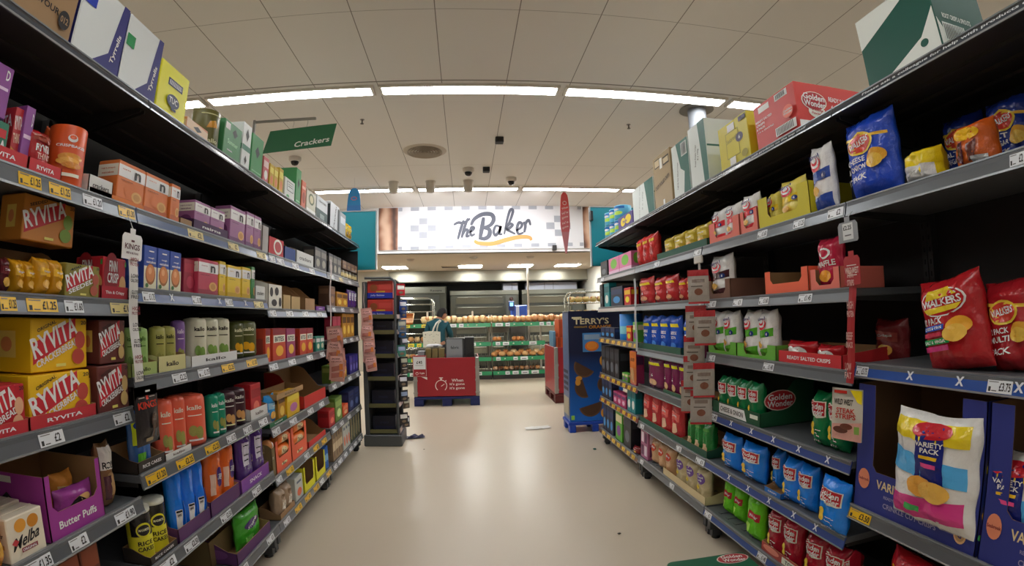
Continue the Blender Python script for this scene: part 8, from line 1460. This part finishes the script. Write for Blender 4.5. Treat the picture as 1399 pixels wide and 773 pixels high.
# ------------------------------------------------------------------ chocolate display box on its pallet
p = root_at('pallet', 'small blue plastic pallet under chocolate display box', 'pallet', (1.55, 6.0, 0)); m = M('#0f3fa8', .4)
for xx in (1.22, 1.5, 1.8):
    for yy in (5.84, 6.12): b = MB(); b.box(xx-.04, xx+.04, yy-.05, yy+.05, 0, .09, m, .008); part(b, 'foot', p)
b = MB(); b.box(1.17, 1.86, 5.79, 6.18, .09, .13, m, .006); part(b, 'deck', p)
r = root_at('chocolate_display', 'tall navy cardboard chocolate orange display with segment pictures', 'display', (1.52, 5.98, .132))
def blue_fn(nt, bs):
    tc = nt.nodes.new('ShaderNodeTexCoord'); sp = nt.nodes.new('ShaderNodeSeparateXYZ'); nt.links.new(tc.outputs['Generated'], sp.inputs[0])
    rr = nt.nodes.new('ShaderNodeValToRGB'); e = rr.color_ramp.elements; e[0].color = lin('#0f62c0'); e[1].color = lin('#141a38'); e[1].position = .62
    k = e.new(.2); k.color = lin('#1155a5')
    nt.links.new(sp.outputs['Z'], rr.inputs['Fac']); nt.links.new(rr.outputs['Color'], bs.inputs['Base Color']); bs.inputs['Roughness'].default_value = .4
bm = nodemat('printed_blue_card', blue_fn)
b = MB(); b.box(1.19, 1.85, 5.80, 6.17, .132, 1.46, bm, .004); part(b, 'carton', r)
b = MB(); b.face([(1.186, 6.16, .16), (1.186, 5.81, .16), (1.186, 5.81, 1.44), (1.186, 6.16, 1.44)], M('#5c6f96', .4))
b.face([(1.184, 6.14, .2), (1.184, 5.84, .2), (1.184, 5.84, .42), (1.184, 6.14, .42)], M('#b0a890', .5))
for k in range(4): b.face([(1.184, 6.13, .5+k*.07), (1.184, 5.86, .5+k*.07), (1.184, 5.86, .54+k*.07), (1.184, 6.13, .54+k*.07)], M('#20243a', .5))
part(b, 'side_print', r)
b = MB(); S = lambda u, v, e: (1.19+u*.66, 5.80-e, .132+v*1.33)
def seg(cx, cy, rr, a0, c1, c2, asp=.5):
    n = 12; poly = [(cx+rr*cos(radians(a0+180*k/n)), cy+rr*asp*sin(radians(a0+180*k/n))) for k in range(n+1)]
    b.face([S(u, v, .001) for u, v in poly], M(c1, .5)); 
    q = [(cx+(u-cx)*.86, cy+(v-cy)*.86) for u, v in poly]; b.face([S(u, v, .0018) for u, v in q], M(c2, .5))
print_ops(b, [('t', "TERRY'S", .42, .905, .66, .055, '#d6c9a0', 0), ('q', .06, .93, .24, .945, '#d6c9a0'), ('t', 'CHOCOLATE', .22, .855, .24, .016, '#c9a04a', 0), ('t', 'ORANGE', .58, .852, .42, .03, '#d08a2a', 0),
  ('q', .25, .63, .6, .80, '#3f7ab5'), ('q', .28, .74, .57, .785, '#8aa0b8'), ('e', .42, .68, .13, .045, '#c8661c'), ('e', .42, .685, .1, .034, '#d9822a')], S, .66, 1.33, e0=.001)
seg(.28, .50, .2, 150, '#5d4028', '#4a2f1c'); seg(.28, .31, .19, 108, '#5d4028', '#4a2f1c'); seg(.38, .15, .22, 195, '#5d4028', '#4a2f1c'); seg(.66, .33, .15, 60, '#5d4028', '#4a2f1c')
print_ops(b, [('e', .17, .395, .06, .02, '#c98a2a'), ('e', .15, .36, .05, .03, '#c98a2a'), ('e', .63, .545, .07, .05, '#d08f2a'), ('e', .66, .07, .09, .05, '#d9962a'), ('q', .02, .02, .08, .06, '#8ac040')], S, .66, 1.33, e0=.0028)
part(b, 'front_print', r)
# wire bread rack beyond
r = root_at('bread_rack', 'wire rack of bagged rolls rising behind chocolate display', 'rack', (1.72, 7.1, 0))
for yy in (6.95, 7.25):
    b = MB(); b.tube([(1.44, yy, .05), (1.44, yy, 1.66), (1.47, yy, 1.72), (1.52, yy, 1.74), (2.0, yy, 1.74), (2.04, yy, 1.7), (2.05, yy, 1.66), (2.05, yy, .05)], .01, CHR, 8); part(b, 'end_frame', r)
for k in range(8):
    b = MB(); z = 1.58-k*.2
    for yy in (6.95, 7.1, 7.25): b.tube([(1.44, yy, z), (2.05, yy, z)], .006, CHR, 6)
    for xx in (1.44, 1.64, 1.84, 2.05): b.tube([(xx, 6.95, z), (xx, 7.25, z)], .005, CHR, 6)
    part(b, 'tray_frame', r)
for i in range(5):
    for q in range(2): loaf('bag', 1.5+i*.11, 7.1, 1.59-.2*q, .11, .085, .2, '#dcc47a', f'pale roll pack on {["upper", "next"][q]} wire rack tray behind chocolate display', 'roll packs on the wire rack')

# ------------------------------------------------------------------ end-of-aisle rack at the cracker side
r = root_at('end_rack', 'dark grey end of aisle rack with rounded tube frame', 'rack', (-.97, 5.62, 0)); g = M('#55595b', .4, .3)
x0, x1, y0, y1 = -1.16, -.79, 5.44, 5.85
b = MB(); b.box(x0-.02, x1+.04, y0, y1, 0, .13, g, .01); part(b, 'base', r)
b = MB(); b.box(x0, x0+.05, y0+.02, y1, .13, 1.82, g, .004); part(b, 'side_panel', r)
b = MB(); b.box(x0+.05, x1, y1-.02, y1, .13, 1.82, M('#3a3c3e', .5)); part(b, 'back_panel', r)
for yy in (y0+.02, y1-.02):
    b = MB(); b.tube([(x1, yy, .13), (x1, yy, 1.78), (x1-.01, yy, 1.83), (x1-.05, yy, 1.86), (x0+.03, yy, 1.86)], .014, g, 8); part(b, 'tube_frame', r)
ZS = [.16, .45, .75, 1.0, 1.26, 1.43]
for z in ZS:
    b = MB(); b.box(x0+.05, x1-.015, y0+.03, y1-.02, z-.015, z, g, .003); sh = part(b, 'shelf', r)
    b = MB(); b.box(x0+.05, x1-.015, y0+.025, y0+.032, z-.015, z+.03, M('#6a6845', .4, .3)); sub(b, 'front_lip', sh, r)
    b = MB(); b.prism([(x1+.015, y0+.05, z-.02), (x1+.015, y1-.04, z-.02), (x1+.008, y1-.04, z+.03), (x1+.008, y0+.05, z+.03)], (.003, 0, 0), M('#9a8f92', .4)); sub(b, 'price_rail', sh, r)
    b = MB()
    b.face([(x1+.0185, y0+.1, z-.015), (x1+.0185, y0+.2, z-.015), (x1+.0125, y0+.2, z+.025), (x1+.0125, y0+.1, z+.025)], M('#c9b0a8', .5)); sub(b, 'price_ticket', sh, r)
for i, z in enumerate((1.435, 1.64)):
    sbox('snack_carton', f'red and blue carton on end rack, {["lower", "upper"][i]}', 'box', x0+.055, x1-.03, y0+.05, y0+.3, z, z+.19, '#b5342a', [('q', 0, 0, 1, .32, '#1c2c9c'), ('t', 'Jelly Babies', .4, .16, .55, .12, '#b9c4e6', 0), ('e', .25, .6, .15, .2, '#8a4a20'), ('q', .35, .34, .7, .42, '#c9a52a'), ('k', ((.45, .5), (.95, .5), (.95, .8), (.45, .8)), '#c4443a')], '#a82c26')
for i, z in enumerate(ZS[:5]):
    sbox('empty_tray', f'empty navy black carton on end rack, {["lowest", "second up", "third up", "fourth up", "topmost"][i]} tier', 'box', x0+.07, x1-.04, y0+.10, y0+.32, z+.003, z+(.17 if i != 4 else .13), '#12152a', [('q', .1, .12, .9, .3, '#1d2140'), ('t', 'treats', .5, .55, .4, .18, '#23284a', 0)], '#0b0c16')
for i in range(14):
    z = [1.80, 1.62, 1.55, 1.40, 1.33, 1.2, 1.12, .98, .9, .78, .6, .5, .36, .3][i]
    c = ['#b02430', '#1f3a7a', '#24407c', '#5a6a7c', '#2a5a8c', '#3a4a4c', '#3c7a6a', '#2a2c34', '#3a3230', '#2c2a2c', '#26242a', '#4a4030', '#2a2628', '#37323a'][i]
    hang_packet(x1+.05+.01*(i % 2), y0+.12+.1*(i % 3), z, .1, .13, 'L', c, [('q', .1, .5, .9, .85, ['#d9d4d0', '#c9ccd6', '#8a9ab8', '#a8a89a'][i % 4]), ('e', .5, .25, .25, .12, '#7a6a5a')], f'small sweet packet hooked on end rack side, {(POS+["eighth","ninth","tenth","eleventh","twelfth","thirteenth","lowest"])[i]} from the top', 'sweet packets on the end rack', .2*((i % 3)-1)-.9)
    if i == 0: bpy.data.objects[-1] if False else None

# ------------------------------------------------------------------ things on the floor
b = MB(); rnd = random.Random(4); P = []
for i in range(6):
    P.append([(-.13+j*.05+rnd.uniform(-.015, .015), -.05+i*.022+rnd.uniform(-.01, .01), .012+rnd.uniform(0, .035)*(0 < i < 5)) for j in range(7)])
b.grid(P, M('#28264a', .35, bump=.3), False); b.grid([[(x, y, .003) for x, y, z in r_][::-1] for r_ in P], M('#1c1a30', .4), False)
tag(b.build('dropped_wrapper', None, (-.72, 5.82, 0), .3), 'crumpled dark purple wrapper on floor by the end rack', 'wrapper')
b = MB(); P = []; rnd = random.Random(9)
for i in range(5):
    P.append([(-.14+j*.045+rnd.uniform(-.012, .012), -.07+i*.035+rnd.uniform(-.01, .01), .004+rnd.uniform(0, .014)) for j in range(8)])
b.grid(P, M('#e2e0da', .5), False)
tag(b.build('paper_scrap', None, (.83, 6.15, 0), .1), 'flat white torn paper lying in the aisle', 'paper')
for i, (x, y, c, s_, lab) in enumerate(((.92, 2.95, '#3a3226', .012, 'tiny brown crumb on the bare floor'), (.55, 2.45, '#8a7a66', .006, 'faint crumb low on the floor'), (1.28, 5.0, '#1f5a58', .02, 'small teal scrap under the crisp shelves'), (-.5, 5.3, '#5a5048', .008, 'speck of dirt near the end rack'))):
    b = MB(); b.ball((0, 0, s_*.4), s_, s_*.7, s_*.4, M(c, .6), 8, 5, .25, i); tag(b.build('floor_scrap', None, (x, y, .001)), lab, 'scrap')
b = MB(); c = M('#0a5a3c', .5)
pts = []
W2, D2, R2 = .20, .15, .04
for cx, cy, a0 in ((W2-R2, D2-R2, 0), (-W2+R2, D2-R2, 90), (-W2+R2, -D2+R2, 180), (W2-R2, -D2+R2, 270)):
    for k in range(6): a = radians(a0+18*k); pts.append((cx+R2*cos(a), cy+R2*sin(a)))
b.prism([(x, y, .25) for x, y in pts][::-1], (0, 0, -.25), c)
b.v = [(x, y, z) for x, y, z in b.v]
o = b.build('crisp_carton', None, (1.06, 1.90, 0.001), -.05); tag(o, 'dark green crisp carton with rounded corners standing on floor', 'box')
b = MB(); S = lambda u, v, e: (-.2+u*.4, -.15+v*.3, .25+e)
print_ops(b, [('e', .8, .82, .2, .16, '#d9c4b8'), ('e', .8, .82, .185, .145, '#a8232b'), ('t', 'Golden', .8, .88, .26, .1, '#e8e6e0', -8), ('t', 'Wonder', .8, .76, .28, .1, '#e8e6e0', -8), ('e', .5, .55, .07, .05, '#d9b23c')], S, .4, .3, e0=.001); b.build('top_print', o)
GREEN_CARTON = o

# ------------------------------------------------------------------ the shopper
def skin_fig(name, verts, edges, mat, parent=None, sub=2):
    me = bpy.data.meshes.new(name); me.from_pydata([v[0] for v in verts], edges, []); me.materials.append(mat)
    o = bpy.data.objects.new(name, me); COL.objects.link(o)
    o.modifiers.new('Skin', 'SKIN'); 
    if not me.skin_vertices: 
        bpy.context.view_layer.objects.active = o
    for i, v in enumerate(verts):
        s_ = me.skin_vertices[0].data[i]; s_.radius = v[1] if isinstance(v[1], tuple) else (v[1], v[1]); s_.use_root = (i == 0)
    md = o.modifiers.new('Subdivision', 'SUBSURF'); md.levels = sub; md.render_levels = sub
    for p_ in me.polygons: p_.use_smooth = True
    o.parent = parent
    return o
def person():
    # local frame: faces +x with the head bowed towards the shelves (+y is away from the camera)
    o = thing('person', 'person in teal jumper with tote bag leaning over bread shelves', 'person', (-.60, 9.9, 0), 0)
    cloth = M('#0f4a55', .8, bump=.2, scale=60); trouser = M('#23252c', .8); sk = M('#b98468', .55); hair = M('#0e0a09', .75, bump=.4, scale=60)
    body = skin_fig('body', [((0, 0, .86), (.13, .10)), ((.0, .01, 1.0), (.14, .105)), ((.0, .03, 1.15), (.14, .10)), ((.01, .06, 1.29), (.15, .095)), ((.03, .10, 1.37), (.06, .055)), ((.06, .14, 1.42), (.052, .05)),
        ((-.09, .0, .84), (.085, .09)), ((-.1, .02, .48), (.06, .06)), ((-.1, -.02, .10), (.04, .04)), ((-.1, .10, .04), (.035, .03)),
        ((.09, .0, .84), (.085, .09)), ((.1, .03, .48), (.06, .06)), ((.11, .0, .10), (.04, .04)), ((.12, .12, .04), (.035, .03)),
        ((-.18, .06, 1.29), (.055, .055)), ((-.21, .04, 1.08), (.045, .045)), ((-.15, .20, .95), (.035, .035)),
        ((.19, .08, 1.29), (.055, .055)), ((.25, .10, 1.09), (.045, .045)), ((.26, .30, 1.0), (.035, .035)), ((.26, .38, .99), (.022, .028))],
        [(0, 1), (1, 2), (2, 3), (3, 4), (4, 5), (0, 6), (6, 7), (7, 8), (8, 9), (0, 10), (10, 11), (11, 12), (12, 13), (3, 14), (14, 15), (15, 16), (3, 17), (17, 18), (18, 19), (19, 20)], sk, o)
    skin_fig('jumper', [((0, 0, .88), (.165, .135)), ((.0, .01, 1.0), (.165, .13)), ((.0, .03, 1.15), (.165, .125)), ((.01, .06, 1.28), (.175, .115)), ((.025, .09, 1.345), (.115, .095)), ((.034, .108, 1.385), (.068, .064)),
        ((-.17, .06, 1.28), (.075, .075)), ((-.22, .04, 1.08), (.062, .062)), ((-.155, .19, .955), (.05, .05)),
        ((.185, .08, 1.28), (.075, .075)), ((.255, .10, 1.09), (.062, .062)), ((.262, .28, 1.005), (.05, .05))],
        [(0, 1), (1, 2), (2, 3), (3, 4), (4, 5), (3, 6), (6, 7), (7, 8), (3, 9), (9, 10), (10, 11)], cloth, o)
    skin_fig('trousers', [((0, 0, .86), (.14, .12)), ((-.09, .0, .80), (.10, .105)), ((-.1, .02, .48), (.075, .078)), ((-.1, -.01, .10), (.06, .065)), ((.09, .0, .80), (.10, .105)), ((.1, .03, .48), (.075, .078)), ((.11, .01, .10), (.06, .065))],
        [(0, 1), (1, 2), (2, 3), (0, 4), (4, 5), (5, 6)], trouser, o)
    for sx in (-.1, .115):
        b = MB(); b.ball((sx, .06, .045), .05, .13, .045, M('#1a1a1c', .5), 12, 6); b.build('shoe', o)
    # head in profile, bowed, looking towards +x and down
    b = MB(); hx, hy, hz = .105, .16, 1.49
    n = 16; P = []
    for i in range(13):
        t = pi*i/12; row = []
        for j in range(n):
            a = 2*pi*j/n; x = .088*sin(t)*cos(a); y = .073*sin(t)*sin(a); z = -.108*cos(t)
            f = cos(a)*sin(t)
            if f > .75 and abs(sin(a)) < .35:
                if -.035 < z < .012: x += .018*(1-abs(z+.015)/.03)     # nose
                if -.07 < z <= -.035: x += .005                            # lips
                if .012 < z < .03: x -= .006                               # eye line
            if z < -.06: x += .012
            row.append((x, y, z))
        P.append(row)
    b.grid(P, sk, True, wrap=True)
    tl = Matrix.Rotation(radians(24), 4, 'Y') @ Matrix.Rotation(radians(0), 4, 'X'); rz = Matrix.Rotation(radians(18), 4, 'Z')
    def xf(v): q = rz @ tl @ Vector(v); return (q.x+hx, q.y+hy, q.z+hz)
    for s_ in (-1, 1):
        b.ball((-.005, s_*.074, -.01), .014, .008, .026, sk, 8, 6)
    b.v = [xf(v) for v in b.v]; hd = b.build('head', o)
    b = MB()
    for s_ in (-1, 1):
        b.ball((.076, s_*.03, .012), .009, .011, .007, M('#efeae2', .3), 8, 5); b.ball((.083, s_*.03, .012), .004, .005, .005, M('#1a1210', .2), 8, 5)
    b.grid([[(.086, -.02, -.052), (.092, 0, -.05), (.086, .02, -.052)], [(.085, -.018, -.058), (.09, 0, -.06), (.085, .018, -.058)]], M('#8a4a44', .5))
    b.v = [xf(v) for v in b.v]; b.build('facial_features', hd)
    b = MB(); P = []
    for i in range(9):
        t = pi/2+pi/2*i/8; row = []
        for j in range(20):
            a = 2*pi*j/20; k = 1.09+.03*sin(j*5.1+i)
            z = -.115*cos(t)*1.06; x = .095*sin(t)*cos(a)*k-.012; y = .08*sin(t)*sin(a)*k
            if i == 0: z -= (.085 if cos(a) < .25 else -.05)
            if i == 0 and cos(a) >= .25: x -= .01
            if i == 1 and cos(a) < .25: z -= .03
            row.append((x, y, z))
        P.append(row)
    b.grid(P, hair, True, wrap=True); b.v = [xf(v) for v in b.v]; b.build('hair', o)
    # hand resting on the shelf edge: palm, four fingers, thumb
    def hand(px, py, pz, s_):
        b = MB(); b.ball((px, py, pz), .038, .048, .016, sk, 10, 6)
        for q, l in enumerate((.062, .072, .068, .052)):
            fx = px+(-.027+q*.018); b.tube([(fx, py+.035, pz+.004), (fx+.001, py+.035+l*.5, pz+.002), (fx+.001, py+.035+l*.85, pz-.012), (fx, py+.035+l, pz-.026)], .0078, sk, 8)
        b.tube([(px+s_*-.03, py, pz), (px+s_*-.052, py+.02, pz-.004), (px+s_*-.058, py+.045, pz-.012)], .009, sk, 8)
        b.build('hand', o)
    hand(.262, .36, 1.0, 1); hand(-.14, .25, .945, -1)
    return o
PERSON = person()
# canvas tote on the shopper's shoulder
r = thing('tote_bag', 'cream patterned canvas tote bag on the person\'s back', 'bag', (-.70, 9.72, .84), 0)
b = MB(); m = M('#c9c8b4', .8, bump=.2, scale=50); F = []; G = []
for i in range(9):
    v = i/8; F.append([(-.17+u*.34, -.035*sin(pi*u)*(1-v*.6)-.01, v*.30+.015*sin(pi*u)*(v > .9)) for u in [k/8 for k in range(9)]])
    G.append([(-.17+(1-u)*.34, .035*sin(pi*u)*(1-v*.6)+.01, v*.30) for u in [k/8 for k in range(9)]])
b.grid(F, m); b.grid(G, m)
for q in (F, G): pass
b.build('bag_body', r)
b = MB(); b.tube([(.02, -.02, .29), (.05, -.05, .38), (.10, -.03, .47), (.16, .03, .52), (.17, .12, .50)], .016, M('#cfcec2', .8), 8); b.build('strap', r)
b = MB(); b.tube([(.10, .0, .29), (.11, -.02, .38), (.14, .0, .47), (.18, .05, .515)], .014, M('#c4c3b6', .8), 8); b.build('strap', r)
b = MB(); rnd = random.Random(8)
for k in range(26):
    u, v = rnd.uniform(.08, .92), rnd.uniform(.06, .92); c = rnd.choice(['#5a5c52', '#6a6c58', '#b58a8a', '#8a9a5a', '#4a4a46'])
    y = -.035*sin(pi*u)*(1-v*.6)-.0125; x = -.17+u*.34; z = v*.3; s_ = rnd.uniform(.006, .014)
    b.face([(x-s_, y, z), (x, y, z-s_*.6), (x+s_, y, z), (x, y, z+s_*.6)], M(c, .7))
b.build('printed_pattern', r)

# ------------------------------------------------------------------ lights and camera
def spot(x, y, z, tx, ty, tz, e, size=80, col=(1, .97, 1)):
    l = bpy.data.lights.new('spot', 'SPOT'); l.energy = e; l.spot_size = radians(size); l.spot_blend = .8; l.color = col; l.shadow_soft_size = .05
    o = bpy.data.objects.new('spot_lamp', l); COL.objects.link(o); o.location = (x, y, z)
    o.rotation_euler = (Vector((tx, ty, tz))-Vector((x, y, z))).to_track_quat('-Z', 'Y').to_euler()
for x in (-1.15, -.56, .04, .66, 1.3):
    spot(x, 7.92, CEIL-.22, x*.9, YB, 3.1, SPOT_E)
w = bpy.data.worlds.new('world'); SC.world = w; w.use_nodes = True
w.node_tree.nodes['Background'].inputs[0].default_value = (.02, .02, .02, 1); w.node_tree.nodes['Background'].inputs[1].default_value = 1

cam = bpy.data.cameras.new('camera'); co = bpy.data.objects.new('camera', cam); COL.objects.link(co); SC.camera = co
cam.type = 'PANO'; cam.panorama_type = 'FISHEYE_LENS_POLYNOMIAL'; cam.fisheye_fov = radians(170)
cam.sensor_fit = 'HORIZONTAL'; cam.sensor_width = 36; cam.sensor_height = 36*773/1399
q = 1.399/36
cam.fisheye_polynomial_k0 = 0; cam.fisheye_polynomial_k1 = CAMSIGN*CAM_A*q; cam.fisheye_polynomial_k2 = 0; cam.fisheye_polynomial_k3 = CAMSIGN*CAM_B*q**3; cam.fisheye_polynomial_k4 = 0
co.matrix_world = Matrix(((CAMR[0][0], CAMR[0][1], CAMR[0][2], 0), (CAMR[1][0], CAMR[1][1], CAMR[1][2], 0), (CAMR[2][0], CAMR[2][1], CAMR[2][2], 1.42), (0, 0, 0, 1)))
SC.view_settings.view_transform = 'Standard'; SC.view_settings.look = 'None'; SC.view_settings.gamma = 1; SC.view_settings.use_curve_mapping = False
SC.view_settings.exposure = EXPO
SC.cycles.use_denoising = True
SC.cycles.max_bounces = 9; SC.cycles.diffuse_bounces = 6
SC.cycles.sample_clamp_indirect = 6
